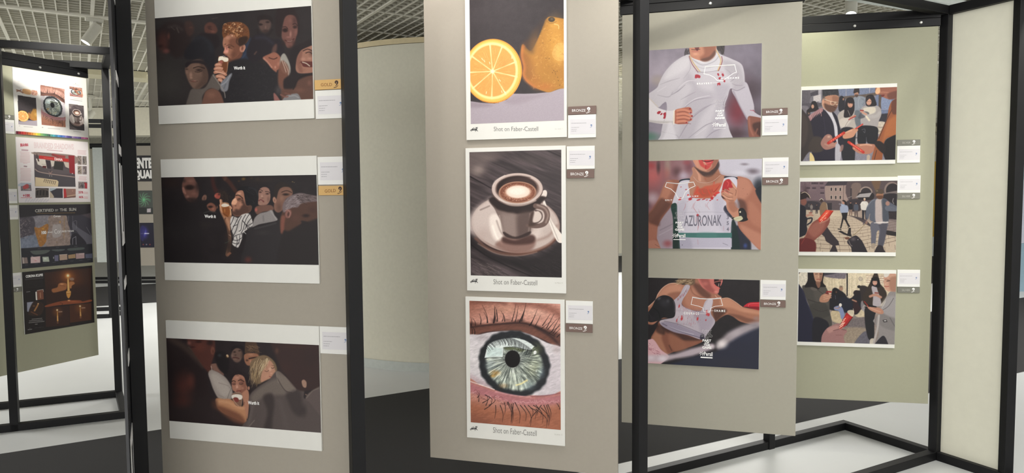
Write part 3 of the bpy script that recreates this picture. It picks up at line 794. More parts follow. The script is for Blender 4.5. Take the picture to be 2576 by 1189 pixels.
def art_l2(A):
    A.fill(0x241f21); A.noise(80, .12, 1); A.g(150, 130, 250, 120, 0x33231f, .5)
    for x, y, r_, c_ in ((1015, 95, 40, 0x7a5a2a), (960, 120, 24, 0x4f3a26), (1180, 100, 40, 0x3e3025), (1110, 85, 30, 0x453325), (1600, 135, 16, 0x8a744a), (1620, 142, 8, 0xb79f72), (800, 80, 40, 0x34261f)): A.g(x, y, r_, r_ * .7, c_, .8)
    A.g(1230, 110, 240, 50, 0x332924, .5)
    # raised arms
    A.s('640 70 660 180 690 240', (40, 50), 0x3f211f, .9, 18); A.s('780 70 850 140 920 240', (50, 44), 0x442923, .9, 14); A.s('790 100 800 80', 30, 0x53382e, .8, 12)
    # big blurred man left
    A.p('270 130 330 85 420 80 520 140 570 250 590 400 500 470 480 1090 40 1090 40 380 270 330', 0x221e20, 24)
    A.p('280 140 330 92 390 82 440 110 470 160 480 230 470 300 420 350 370 360 320 320 285 230', 0x6e4b42, 12)
    A.g(380, 115, 60, 30, 0x8a6355, .7); A.g(370, 190, 90, 46, 0x251b1a, .95, .7); A.p('280 195 300 190 320 240 325 270 290 250', 0x96695d, 9); A.g(420, 265, 50, 26, 0x865c50, .6); A.g(345, 300, 30, 26, 0x9b7468, .7); A.g(355, 330, 60, 30, 0x2b201f, .6)
    A.g(420, 330, 90, 40, 0x2d2221, .6); A.g(545, 320, 34, 52, 0x7b5a4d, .95, .4, 20); A.g(545, 325, 16, 30, 0x4a332c, .7)
    A.g(470, 180, 60, 110, 0x241d1e, .8); A.g(400, 350, 90, 50, 0x2a2020, .9); A.g(300, 110, 40, 40, 0x241d1e, .6)
    # couple in second row
    A.p('480 360 600 350 700 400 700 500 640 520 560 560 500 470', 0x201c1e, 14)
    A.p('575 410 620 375 670 400 690 450 660 490 610 470', 0x7c5042, 9); A.g(618, 425, 46, 22, 0x251817, .9, .7); A.g(650, 450, 30, 30, 0xa56f5c, .7); A.g(700, 430, 12, 30, 0x9a6a58, .8); A.s('540 500 600 480 680 492', 14, 0x3d3b3a, .8, 9)
    A.p('665 300 700 240 760 220 830 280 830 380 760 400 700 330', 0x2a2120, 12); A.p('665 290 690 262 730 265 740 300 720 330 680 320', 0x9b4c42, 8); A.g(680, 295, 18, 16, 0xc26a5a, .8); A.g(720, 280, 24, 16, 0x3a201e, .8); A.hair('700 240 780 225 850 290 830 370 780 350', 60, 40, 60, 40, 4, [0x3b302a, 0x4a3b31, 0x1b1616])
    # hero: hair, face, glass, striped shirt
    A.p('940 235 970 195 1060 180 1150 210 1200 290 1200 400 1160 470 1090 500 1030 440 1010 330 960 270', 0x1b191c, 8); A.s('1080 200 1150 220 1190 290', 12, 0x3d4148, .5, 12)
    A.hair('960 200 1150 200 1190 400 1060 430', 60, 60, 40, 30, 3, [0x2c2c31, 0x101013, 0x3a3a40], .5)
    A.p('925 265 960 235 1010 240 1030 330 1050 410 1110 420 1100 480 1040 510 960 540 910 535 880 500 885 440 870 400 880 350 905 330 915 300', 0xa87560, 6)
    A.p('1000 330 1050 410 1110 420 1095 485 1030 515 950 540 890 520 880 480 930 480 985 430', 0x4a332c, 18, .92); A.g(965, 270, 40, 24, 0xdba98c, .8)
    A.p('870 380 900 330 925 325 938 370 915 400 880 398', 0xe6ab8b, 6); A.g(905, 345, 22, 16, 0xf2c3a2, .8); A.g(965, 335, 42, 20, 0x3a2520, .95); A.s('925 292 960 290 1005 325', 11, 0x2b1c18, .95, 4); A.s('940 345 970 358 1000 350', 5, 0x1a100e, .9)
    A.g(985, 400, 40, 30, 0xc78e74, .7); A.g(880, 430, 20, 24, 0x7a463c, .9); A.g(930, 470, 40, 34, 0x34231f, .7); A.g(920, 415, 20, 10, 0x55342b, .8)
    A.g(1090, 440, 26, 44, 0x5a4036, .9, .5)
    A.p('735 390 740 340 760 345 765 400 760 470 790 520 870 520 855 620 850 700 870 800 850 1000 800 1000 830 850 820 700 780 580 730 470', 0x9a6c53, 8)
    A.s('790 540 830 600 850 700', 26, 0xc39273, .7, 14); A.s('800 560 790 600 830 700 845 780', 12, 0x4a3226, .8, 9)
    for (x0, y0, x1, y1) in ((738, 345, 745, 400), (735, 405, 748, 455), (748, 465, 770, 500), (850, 420, 868, 445), (855, 460, 862, 520)): A.s([x0, y0, x1, y1], 22, 0xc98f6e, .95, 5); A.s([x0 + 3, y0, x1, y1 - 4], 8, 0xf0c4a2, .6, 5)
    A.g(840, 900, 110, 220, 0x2a2220, .9); A.g(830, 760, 60, 90, 0x3a2a24, .4)
    A.p('748 385 790 374 840 388 842 430 858 480 850 540 800 545 770 510 752 450', 0xa4683c, 5); A.p('770 440 840 430 850 500 830 540 790 535 770 500', 0x8b4f28, 9); A.p('752 398 790 385 838 400 838 418 790 428 754 420', 0xe9dccb, 4); A.s('845 430 858 480 852 530', 4, 0xe2b988, .8); A.s('765 500 830 545', 8, 0x4d2a18, .6); A.g(790, 470, 14, 40, 0xd99a5e, .5); A.s('748 384 795 374 838 386', 3, 0xcfc8c0, .7)
    A.p('880 540 950 560 1000 520 1080 510 1115 580 1125 660 1060 700 1010 740 1000 800 960 900 935 912 880 870 900 790 870 700 855 600', 0xd3cdc9, 6)
    A.s('900 560 960 620 930 700 900 780', 30, 0x9a9490, .5, 20); A.g(1080, 640, 50, 90, 0x8a8482, .5)
    for P_ in ('900 545 880 600 860 640', '950 560 920 620 880 700 875 740', '990 540 950 620 930 700 890 780', '1040 522 1000 600 985 700 960 720', '1085 515 1040 590 1010 700 985 740', '1110 560 1065 620 1030 700', '1125 620 1060 650 1000 590', '1120 660 1070 690 1040 640', '905 780 950 760 1000 750', '890 820 940 830 990 800', '880 855 930 870 965 860', '930 780 940 840 925 905', '970 770 965 830 945 880', '1010 600 1060 660 1110 680', '890 660 940 640', '1000 740 1000 800'): A.s(P_, 8, 0x2b282c, .95, 3)
    A.s('1010 720 1045 752', 6, 0xe6e4e2, .9); A.s('840 760 860 775', 8, 0xd7b79f, .6)
    # woman behind and man in tee
    A.p('1190 250 1220 195 1290 180 1360 230 1370 380 1330 440 1200 520 1150 520 1140 450 1200 400', 0x211c1f, 8)
    A.p('1195 250 1225 205 1280 195 1325 230 1335 330 1300 400 1230 415 1190 395 1195 320', 0x9b7466, 7); A.g(1215, 255, 30, 16, 0x2b1c1b, .9); A.g(1300, 275, 34, 18, 0x2b1c1b, .9); A.s('1190 232 1215 226 1245 242', 7, 0x2a1c1a, .9); A.s('1275 248 1310 250 1335 270', 7, 0x2a1c1a, .9)
    A.g(1235, 305, 20, 40, 0xc29886, .8); A.g(1240, 325, 26, 12, 0x5b3b35, .7); A.s('1200 355 1225 348 1255 368', 16, 0x6b3634, .95, 5); A.s('1208 352 1240 360', 4, 0xc9b1a6, .7); A.g(1215, 395, 40, 20, 0xa27a6b, .8); A.g(1310, 340, 26, 60, 0x6a4b41, .6)
    A.p('1150 470 1180 420 1340 410 1370 470 1250 490 1180 520', 0x6f4e43, 10); A.g(1165, 465, 26, 36, 0xc0625a, .9)
    A.p('1380 260 1400 170 1480 140 1580 180 1610 250 1520 230 1450 230 1430 300 1380 330', 0x29211f, 9); A.hair('1400 180 1560 170 1590 220 1420 260', 40, 40, 20, 30, 4, [0x3b302b, 0x191515])
    A.p('1435 240 1480 200 1560 200 1600 250 1590 300 1520 340 1510 400 1480 470 1430 500 1385 470 1380 400 1410 330', 0x7d5a4c, 8); A.g(1520, 285, 60, 22, 0x251a19, .95, .8); A.s('1470 258 1530 240 1590 262', 9, 0x2b1e1b, .9, 4); A.g(1470, 330, 40, 50, 0x956f5e, .6); A.g(1385, 350, 26, 46, 0xb0836f, .95, .4, -10); A.g(1388, 355, 12, 28, 0x6a483c, .8)
    A.g(1440, 440, 50, 90, 0x5a4037, .7)
    A.p('1125 640 1150 560 1210 510 1290 490 1355 470 1385 530 1420 590 1300 620 1200 640 1125 670', 0x8e8887, 7); A.s('1250 540 1255 600', 14, 0x6c6667, .6, 12); A.s('1340 480 1380 540 1410 585', 10, 0xb2aeac, .6, 8)
    # grey haired man front right and dark jackets
    A.p('1060 700 1130 680 1280 640 1420 600 1480 560 1460 1110 1000 1110 1040 840', 0x2b2729, 14); A.s('1150 690 1280 660 1400 625', 14, 0x4a4648, .7, 14); A.g(1240, 740, 150, 50, 0x383434, .6)
    A.p('1480 480 1500 380 1560 330 1680 330 1880 330 1890 640 1720 600 1700 640 1560 740 1470 760 1450 600', 0x51382f, 12)
    A.p('1480 450 1500 370 1560 310 1680 270 1800 290 1885 330 1885 360 1780 380 1700 400 1660 440 1600 440 1560 460 1500 500', 0x77686a, 10)
    A.hair('1500 380 1600 310 1690 300 1660 430 1520 470', 150, 46, -25, 30, 4, [0xa39698, 0x8c7e80, 0x554949, 0xb9aeb0], .6); A.hair('1620 290 1780 280 1880 330 1700 400', 80, 60, 15, 25, 5, [0x3d3230, 0x5a4d49, 0x2a2222], .6)
    A.g(1550, 515, 46, 66, 0x8c5f56, .95, .4, 15); A.g(1552, 520, 22, 40, 0x4d312c, .9, .7, 15); A.s('1510 480 1540 470 1570 500 1560 560', 8, 0xb98a80, .7, 5)
    A.s('1490 560 1480 640 1480 730', (50, 40), 0x8b5346, .8, 16); A.g(1640, 560, 90, 80, 0x5b3d35, .7); A.g(1760, 540, 70, 34, 0x201819, .9); A.g(1840, 470, 90, 60, 0x45302b, .6)
    A.p('1480 750 1560 720 1720 640 1890 610 1900 1120 1440 1110', 0x262122, 20)
    A.g(1070, 1060, 70, 60, 0x6a322c, .7); A.p('820 990 850 970 870 985 830 1010', 0x8a5c48, 6, .8); A.g(560, 640, 120, 60, 0x2f2926, .5); A.s('790 860 830 845 850 820', 7, 0x3f4a40, .8)
    A.noise(5, .05, 8)

def art_l3(A):
    A.fill(0x292224); A.noise(80, .1, 2)
    # blurred man far left with collar strap
    A.p('40 50 260 50 330 200 480 420 520 600 560 720 700 850 980 980 960 1090 60 1010', 0x2a2122, 30)
    A.s('90 60 260 160 420 310 460 370', (60, 70, 40), 0x4b3c36, .75, 34); A.s('300 150 400 260 440 330', 14, 0x66564e, .5, 14)
    A.g(240, 600, 170, 260, 0x5b322c, .75); A.g(320, 540, 80, 140, 0x6e3c33, .6); A.g(230, 780, 170, 110, 0x562e28, .6); A.g(60, 420, 90, 180, 0x251e20, .9)
    # dark faced man above
    A.p('260 70 300 60 560 80 600 170 590 240 560 330 550 410 520 440 430 330 330 180', 0x52302a, 14); A.g(420, 150, 110, 90, 0x6a3a31, .7); A.g(300, 105, 40, 40, 0x8d5950, .8); A.g(410, 88, 60, 26, 0x2a1a19, .9)
    A.g(570, 190, 30, 60, 0x6f4439, .95, .5); A.g(575, 200, 14, 34, 0x45291f, .8); A.g(540, 100, 60, 50, 0x241b1c, .9); A.g(340, 150, 50, 16, 0x30191a, .8)
    # white t shirt
    A.p('520 450 560 410 640 440 720 500 780 590 800 680 790 740 730 755 640 740 580 640 545 540', 0x9a8f88, 9); A.p('545 480 600 450 700 520 760 600 770 680 700 720 620 640', 0xb3a8a0, 30, .8)
    A.s('640 560 740 590 770 620', 6, 0x7b706a, .6, 6); A.s('740 740 760 680 785 620', 7, 0x6a615c, .7, 5); A.s('640 700 700 725', 6, 0x81766f, .6, 6); A.p('548 360 575 340 640 350 700 470 640 440 575 410', 0x7c5b50, 8); A.s('552 370 562 412', 8, 0xcfb6a8, .8, 4)
    # back row
    A.p('600 220 700 200 760 300 740 440 680 440 620 360', 0x1f1b1d, 14); A.g(650, 245, 40, 28, 0x3e3f42, .7)
    A.g(740, 250, 16, 24, 0xffeccb, .95, .6, -30); A.g(740, 255, 34, 34, 0x8a5a30, .5)
    A.g(850, 240, 72, 100, 0x6d554b, .95, .3); A.p('780 200 800 140 870 125 930 150 940 260 910 180 840 160', 0x201b1d, 8); A.g(822, 205, 26, 16, 0x261c1a, .9); A.g(880, 190, 26, 14, 0x261c1a, .9); A.g(832, 240, 22, 12, 0x3a2923, .9); A.s('800 272 835 268 872 280', 14, 0x4a2c2a, .95, 5); A.s('808 285 840 292', 6, 0x8d6a5d, .7); A.g(790, 250, 24, 50, 0x9a7a6c, .5); A.g(905, 245, 26, 70, 0x4a3830, .6)
    A.p('940 170 960 120 1040 105 1090 140 1110 240 1090 260 1050 200 1000 210 945 220', 0x4d3a2e, 7); A.hair('950 130 1070 115 1090 200 960 200', 70, 44, 20, 40, 4, [0x7b6048, 0x94765a, 0x2c211b], .7)
    A.p('935 235 1000 215 1080 225 1100 265 1060 320 1000 360 960 350 935 300', 0x95664f, 7); A.g(1010, 235, 50, 18, 0xb98a70, .6); A.s('990 280 1040 270 1080 265', 15, 0x241816, .95, 6); A.g(1005, 315, 16, 40, 0xc08c74, .8); A.g(965, 300, 26, 20, 0x2e1d1a, .8)
    # middle woman
    A.p('780 480 830 430 910 430 980 480 1010 580 1010 700 960 640 920 500 830 470 790 520', 0x241c1e, 9)
    A.p('795 520 830 470 890 465 935 500 955 580 970 610 965 690 975 740 920 740 890 700 840 670 800 640 790 580', 0xa87561, 6); A.p('880 500 950 560 960 690 930 730 880 690 900 600', 0x7c4f40, 18, .7); A.g(850, 500, 50, 24, 0xc99580, .6)
    A.g(815, 565, 30, 18, 0x5b3a33, .9, .8); A.g(895, 560, 34, 18, 0x5b3a33, .9, .8); A.s('792 545 810 535 832 545', 9, 0x2a1b18, .95, 4); A.s('865 535 895 525 930 545', 9, 0x2a1b18, .95, 4); A.s('798 575 815 583 832 576', 5, 0x1a1110, .95, 2); A.s('875 572 895 580 922 568', 5, 0x1a1110, .95, 2); A.g(813, 562, 16, 8, 0xb08070, .7); A.g(895, 556, 20, 9, 0xb08070, .7)
    A.g(850, 605, 22, 42, 0xdaa893, .8); A.g(855, 632, 24, 10, 0x7f5145, .7); A.s('845 655 870 650 895 652', 12, 0x7a3c38, .95, 4); A.s('845 656 895 655', 3, 0x3a1a1a, .9, 2); A.g(915, 620, 26, 24, 0xc4927c, .5); A.g(985, 620, 14, 26, 0xb07c68, .95, .4)
    A.hair('800 450 900 430 960 480 900 470', 30, 40, 30, 30, 4, [0x33292a, 0x151213])
    A.p('900 690 970 640 990 740 970 970 930 880 920 760', 0xb07c64, 8); A.s('935 780 925 860 960 960', 7, 0x6b4434, .8, 5)
    # beer glass and arm
    A.p('610 740 700 745 780 750 900 830 930 820 960 970 940 1020 800 960 680 900 610 820', 0xb88360, 10); A.p('640 820 760 860 900 930 950 1030 820 1010 690 920 600 840', 0x6d4433, 30, .85); A.s('650 770 760 790 860 840 920 850', 30, 0xd9a67f, .6, 22); A.g(590, 800, 60, 90, 0x4a3028, .8)
    A.p('792 690 850 668 905 690 910 760 895 825 840 820 805 760', 0x80604f, 4); A.p('792 702 850 690 908 705 906 745 870 752 850 730 820 725 797 742', 0xe8dfd3, 4); A.p('812 735 850 728 870 750 860 780 820 770', 0x7d3a35, 5); A.s('795 682 850 668 900 684', 4, 0xa5958a, .8); A.s('908 710 900 820', 3, 0xcdb8a5, .7); A.s('800 740 840 800 870 826', 8, 0xd9a98b, .7, 5)
    # blonde woman
    A.p('1000 340 1060 270 1150 240 1220 260 1290 330 1310 430 1250 500 1160 540 1110 570 1060 560 1010 480', 0x7c664e, 9)
    A.hair('1010 350 1100 270 1210 260 1180 330 1120 460 1050 530 1010 440', 170, 110, 108, 14, 5, [0xa98f6d, 0xd6c19c, 0x5c4736, 0xbda27c, 0x4a382b], .6, 2, 8)
    A.p('1150 400 1180 330 1225 300 1265 340 1285 400 1295 450 1270 490 1200 520 1130 550 1125 490', 0xbb8a72, 8); A.hair('1130 290 1230 260 1210 330 1150 390', 60, 110, 112, 12, 5, [0xc5ad88, 0xe3d0ac, 0x8f7557], .7); A.hair('1020 380 1110 400 1100 540 1050 540', 60, 90, 100, 10, 5, [0x4a3a2d, 0x7d664d, 0x9b835f], .6)
    A.g(1230, 400, 30, 40, 0xdcb198, .8); A.s('1245 385 1262 392 1278 380', 6, 0x2b1b18, .9, 3); A.s('1170 420 1195 428 1215 415', 5, 0x2b1b18, .8, 3); A.g(1245, 450, 22, 14, 0xd9a48c, .8); A.s('1222 485 1250 492 1268 480', 9, 0x8e4440, .9, 4); A.g(1190, 480, 40, 40, 0xc4937a, .5); A.s('1250 355 1280 365', 6, 0x4a3226, .7)
    # collared shirt
    A.p('985 760 1010 680 1100 600 1220 520 1310 420 1400 480 1530 620 1620 640 1640 740 1800 610 1810 1130 960 1070 985 960 1000 860', 0x544a48, 10)
    A.p('1010 720 1080 640 1230 540 1330 520 1420 680 1300 700 1160 720 1040 800', 0x71665f, 28, .9); A.p('1310 425 1380 460 1530 620 1480 670 1400 640 1310 500', 0x7a6e66, 7); A.s('1310 500 1400 640 1480 670', 8, 0x3b3331, .8, 6); A.s('1300 430 1310 500 1330 560', 9, 0x8f837b, .6, 6)
    A.p('1150 720 1250 680 1280 800 1260 960 1240 1080 1150 1060 1200 900', 0x352d2d, 26, .8); A.p('1420 690 1560 640 1600 760 1590 940 1500 900 1440 780', 0x3a3232, 30, .8); A.s('1040 800 1010 900 980 1060', 34, 0x6a605c, .5, 24); A.s('1340 760 1380 900 1420 1080', 50, 0x5c5351, .5, 34); A.s('990 1060 1050 990', 9, 0x8d8279, .6, 7)
    A.p('1250 120 1420 120 1800 130 1800 600 1700 640 1560 640 1430 500 1330 330 1290 240 1260 180', 0x382827, 18); A.g(1310, 190, 36, 60, 0x5b3f36, .8); A.g(1400, 380, 120, 130, 0x3e2b28, .7); A.g(1700, 260, 160, 150, 0x322626, .6); A.g(1520, 140, 200, 40, 0x432d26, .5)
    A.p('1595 540 1620 520 1650 550 1645 610 1610 600', 0xa48270, 6); A.s('1640 690 1660 700', 9, 0xa08070, .8, 5)
    A.p('1640 740 1700 660 1800 610 1812 1130 1760 1000 1700 800', 0x5d514f, 12); A.s('1650 730 1720 650 1790 620', 12, 0x85786f, .6, 9); A.g(1620, 880, 60, 120, 0x2e2728, .6)
    A.grad(0, 800, 0, 1130, 0x292224, 0x292224, 0); A.noise(5, .05, 4)
# ---- pictures on the central board
def art_orange(A):
    A.fill(0x3d3739); A.g(1200, 150, 700, 500, 0x463f42, .6)
    A.noise(4, .05, 3); A.noise(40, .06, 4)
    A.p('700 780 841 752 920 765 1020 772 1110 745 1160 700 1240 702 1330 700 1440 690 1545 655 1700 640 1700 1100 700 1100', 0xaaa0a8, 3, 1, 0)
    A.p('842 760 950 770 1000 790 900 800 842 790', 0x8f838a, 16, .6); A.p('1100 760 1180 715 1300 712 1420 702 1300 745 1180 780', 0x9a8e96, 22, .6)
    # whole orange
    A.p('1235 330 1218 370 1222 430 1238 500 1232 560 1262 612 1320 655 1390 685 1435 692 1500 670 1560 655 1600 600 1600 220 1545 190 1520 150 1480 130 1430 126 1400 150 1385 190 1340 300 1290 380', 0xb07f3c, 5)
    A.p('1340 290 1240 320 1225 360 1300 440 1320 560 1260 600 1240 560 1240 480 1220 400', 0x8a5836, 26, .5)
    A.p('1395 170 1370 220 1330 290 1310 400 1250 350 1260 300 1340 200 1400 130', 0x4a3c36, 28, .85)
    A.g(1330, 430, 90, 260, 0xb88544, .6); A.g(1480, 300, 130, 260, 0xcf9c4c, .75); A.g(1510, 400, 80, 130, 0xe2b060, .7); A.g(1470, 180, 60, 60, 0xcf9f52, .7)
    A.s('1235 350 1222 420 1240 500 1236 560 1265 608 1320 650', (20, 26, 22), 0xc27a4a, .7, 14); A.g(1390, 650, 130, 50, 0xb8743c, .7); A.g(1320, 600, 80, 60, 0xa86c3a, .5)
    for i in range(240):
        x = A.rs.uniform(1300, 1550); y = A.rs.uniform(170, 660); a0 = A.rs.uniform(0, 6.3); r_ = A.rs.uniform(5, 12)
        if x < 1380 - (y - 170) * .25 and y < 400: continue
        A.s([x, y, x + r_ * math.cos(a0), y + r_ * math.sin(a0), x + r_ * 1.6 * math.cos(a0 + 1), y + r_ * 1.6 * math.sin(a0 + 1)], 2, [0xe0b268, 0x8f6430, 0xeec47c, 0xa8763a][A.rs.randint(4)], .45, 2)
    for r_ in range(12, 66, 9):
        P_ = []
        for t in np.linspace(0, 6.28, 14): P_ += [1515 + r_ * math.cos(t) * (1 + .1 * math.sin(3 * t)), 390 + r_ * 1.15 * math.sin(t)]
        A.s(P_, 3, 0xf3cf90, .55, 2)
    for x, y in ((1382, 322), (1405, 436), (1455, 545), (1465, 530), (1475, 540), (1490, 535), (1495, 580), (1500, 605), (1430, 440), (1510, 640), (1440, 300), (1478, 555)): A.g(x, y, 5, 5, 0x4a3220, .9)
    A.g(1448, 146, 30, 22, 0x4c4238, 1, .3); A.g(1450, 142, 18, 12, 0x7a6c58, .8); A.s('1405 150 1440 175 1485 162', 6, 0x8f6a3c, .7)
    A.s('1470 180 1500 190 1502 215', 5, 0xf5d9a0, .7, 3)
    # cut orange
    A.g(1010, 530, 218, 242, 0xe9a24a, 1, .025); A.g(1008, 530, 210, 233, 0xf3bb62, 1, .03); A.g(1005, 528, 198, 221, 0xf7dc9c, 1, .08)
    A.g(1003, 528, 180, 198, 0xe7a35c, 1, .06)
    cx, cy = 1006, 532
    for k, a in enumerate((-96, -67, -20, 12, 58, 92, 142, 178, 214)):
        x1, y1 = cx + 184 * math.cos(R(a)), cy + 202 * math.sin(R(a))
        A.s([cx, cy, (cx + x1) / 2, (cy + y1) / 2, x1, y1], (9, 5, 13), 0xf9d9a2, .95, 4)
    for i in range(170):
        a = A.rs.uniform(0, 6.28); r0 = A.rs.uniform(.2, .75); r1 = r0 + A.rs.uniform(.08, .2)
        A.s([cx + 182 * r0 * math.cos(a), cy + 200 * r0 * math.sin(a), cx + 182 * r1 * math.cos(a), cy + 200 * r1 * math.sin(a)], (1, 6, 1), [0xd98b48, 0xf2bd7c, 0xdf9550, 0xf7cf98][A.rs.randint(4)], .5, 3)
    for x, y, b in ((930, 440, 60), (945, 455, 60), (985, 470, 75), (1150, 430, 85), (1060, 600, 50), (1100, 690, 60), (1075, 685, 70), (960, 690, 100)): A.s([x - 8 * math.cos(R(b)), y - 8 * math.sin(R(b)), x + 8 * math.cos(R(b)), y + 8 * math.sin(R(b))], 4, 0xfff3d6, .85, 2)
    A.g(cx, cy, 22, 22, 0xfff0c4, .95, .8); A.g(1085, 470, 70, 60, 0xdc9250, .35)
    for i in range(40):
        a = A.rs.uniform(20, 200); A.g(1008 + 214 * math.cos(R(a)), 530 + 236 * math.sin(R(a)), 5, 4, 0xb9782f, .6)
    A.s('930 755 980 762 1050 768', 5, 0x9c6a2e, .5, 4); A.noise(3, .04, 6)

def art_coffee(A):
    A.fill(0x5c5254)
    A.noise(16, .22, 2, 9, 24); A.noise(60, .25, 5, 4, 24)
    A.p('840 0 1200 0 1000 60 960 150 900 180 840 160', 0x8f827e, 50, .55); A.g(900, 140, 70, 60, 0xb0a29c, .6); A.g(1000, 50, 110, 40, 0x8a7c78, .5); A.g(1300, 60, 220, 70, 0x6f6463, .5); A.g(1480, 200, 120, 160, 0x4c4446, .6)
    A.s('840 185 1000 275', (9, 5), 0x262022, .9, 5); A.s('840 690 1000 800 1320 945', (10, 8, 7), 0x262022, .9, 5); A.s('1400 -10 1530 50', 6, 0x2e2829, .8, 5); A.s('1200 0 1525 130', 4, 0x433b3c, .6, 6)
    A.p('840 600 920 700 1060 770 1200 800 1400 760 1525 640 1525 960 1400 930 1200 880 1000 820 900 740 840 700', 0x2c2628, 34, .75)
    A.hair('845 790 1000 840 1200 950 845 930', 130, 60, 27, 5, 3, [0x8d8280, 0x3a3334, 0x6f6564, 0xa39893], .5); A.hair('1250 850 1520 800 1520 950 1350 940', 60, 60, 27, 5, 3, [0x5d5455, 0x2b2627], .5)
    # saucer
    A.g(1182, 556, 340, 224, 0x4b3734, 1, .05, 6); A.g(1182, 545, 336, 220, 0xb3a099, 1, .03, 6); A.g(1182, 540, 326, 208, 0xcbbdb7, 1, .05, 6)
    A.p('850 520 870 430 960 370 1010 350 1040 450 1000 520 990 600 960 660 900 640 860 590', 0xd3c6c1, 30, .8); A.g(940, 620, 90, 90, 0xc0aea8, .5)
    A.g(1190, 560, 220, 150, 0xe6dcd6, .8, .4, 4); A.g(1190, 565, 190, 125, 0xbfaea7, .9, .5, 4); A.p('985 500 1040 470 1090 560 1080 680 1010 640', 0xf0e6df, 16, .8); A.s('1010 560 1040 640 1080 690', 12, 0xfff7ee, .6, 8); A.s('1040 520 1070 600 1110 650', 10, 0x9c8a84, .6, 8)
    A.g(1330, 630, 90, 60, 0xddd0c9, .6); A.g(1400, 520, 80, 90, 0xd8cbc5, .6); A.s('1290 680 1420 640 1490 560', 18, 0x8a6b60, .4, 16)
    A.p('1070 660 1140 640 1260 650 1330 680 1290 745 1170 760 1080 735 1030 700', 0x8d6c63, 18, .75); A.p('1090 640 1180 665 1290 625 1330 650 1300 690 1180 700 1090 680', 0x5a413c, 14, .9)
    A.s('880 650 980 730 1120 768 1280 762 1420 710 1480 660', (14, 22, 16), 0x8a6557, .7, 10); A.s('900 690 1040 765 1200 782 1340 755', 8, 0xd8bfae, .4, 6)
    A.s('918 436 985 408', 10, 0x8f7f7a, .7, 6)
    # spoon
    A.g(1392, 330, 24, 42, 0xe4dad3, 1, .15, 20); A.p('1380 365 1400 372 1450 520 1520 660 1520 680 1495 680 1440 560', 0xe9e1da, 4); A.s('1395 400 1440 520 1500 670', 5, 0xa79a94, .6, 4)
    # cup body
    A.p('1005 340 1385 340 1372 390 1330 430 1310 480 1298 560 1290 610 1240 640 1180 652 1120 640 1085 605 1068 520 1030 440', 0x8c7b76, 4)
    A.p('1005 340 1385 340 1375 385 1310 450 1200 468 1100 450 1030 420', 0x3b2e2d, 12, .95); A.p('1080 480 1120 470 1180 480 1190 640 1120 640 1090 600', 0xa89892, 26, .7); A.p('1200 480 1300 460 1290 600 1230 640 1200 640', 0x6d5c58, 26, .8); A.s('1290 470 1280 600', 10, 0xbfb0a9, .4, 8)
    A.p('1090 600 1180 640 1290 600 1280 630 1190 656 1110 640', 0x3f302e, 7, .8); A.s('1060 480 1072 540 1088 600', 7, 0xcbbdb6, .6, 6)
    # handle
    A.s('1330 410 1395 430 1418 480 1400 540 1340 562 1270 556', (36, 42, 40, 34, 24), 0x7d6963, 1, 4); A.s('1345 405 1400 430 1424 480 1408 535', 12, 0xc4b3aa, .6, 8); A.s('1330 445 1370 460 1378 500 1350 532 1300 545', 10, 0x4a3834, .8, 6); A.p('1315 470 1350 450 1375 480 1370 510 1345 530 1308 525', 0xd9ccc5, 5); A.p('1295 470 1320 460 1310 530 1350 545 1280 560', 0x5a4843, 8, .8)
    # rim and coffee
    A.g(1194, 288, 196, 126, 0x6f5c57, 1, .03); A.g(1194, 282, 194, 120, 0xd0c0b9, 1, .04); A.g(1194, 283, 172, 104, 0x9d8880, 1, .08)
    A.g(1194, 278, 160, 96, 0x4f3b38, 1, .12); A.p('1040 300 1050 240 1110 200 1200 185 1290 200 1200 196 1110 225 1075 270 1065 320', 0x372827, 12, .8); A.s('1060 360 1140 400 1240 402 1330 370', 12, 0xe2d5cd, .7, 9)
    A.g(1196, 308, 146, 84, 0xb7937f, 1, .06); A.g(1196, 308, 138, 78, 0x8a5a48, 1, .12); A.g(1198, 310, 130, 72, 0xb98d78, .9, .3)
    A.g(1200, 304, 104, 54, 0xecdccf, 1, .25); A.g(1195, 300, 90, 40, 0xf6ebe1, .8, .6)
    for i in range(150):
        a = A.rs.uniform(0, 6.28); k = A.rs.uniform(.88, 1.12); x = 1200 + 112 * k * math.cos(a); y = 308 + 60 * k * math.sin(a)
        A.g(x, y, A.rs.uniform(3, 7), A.rs.uniform(2, 5), [0x7a4634, 0x9c6a54, 0xe6cfbd, 0x5f3427][A.rs.randint(4)], .7)
    for i in range(50):
        x = A.rs.uniform(1090, 1290); A.g(x, 362 + A.rs.uniform(-8, 12) - abs(x - 1195) * .12, 6, 4, [0x6f3d2c, 0xd9b8a2, 0x8b5641][A.rs.randint(3)], .75)
    A.s('1345 260 1330 330 1310 350', 6, 0x8a6a5e, .6, 4); A.s('1010 260 1030 220 1100 180', 7, 0xece2dc, .6, 6); A.noise(3, .03, 6)

def eye_core(A, cx, cy, rx, ry, rot, fine=1):
    """iris fibres around a dark pupil"""
    i = np.nonzero((abs(A.X - cx) < rx * 1.25) & (abs(A.Y - cy) < ry * 1.25))[0]
    x = A.X[i] - cx; y = A.Y[i] - cy; k = R(rot); xr = (x * math.cos(k) + y * math.sin(k)) / rx; yr = (-x * math.sin(k) + y * math.cos(k)) / ry
    return i, xr, yr

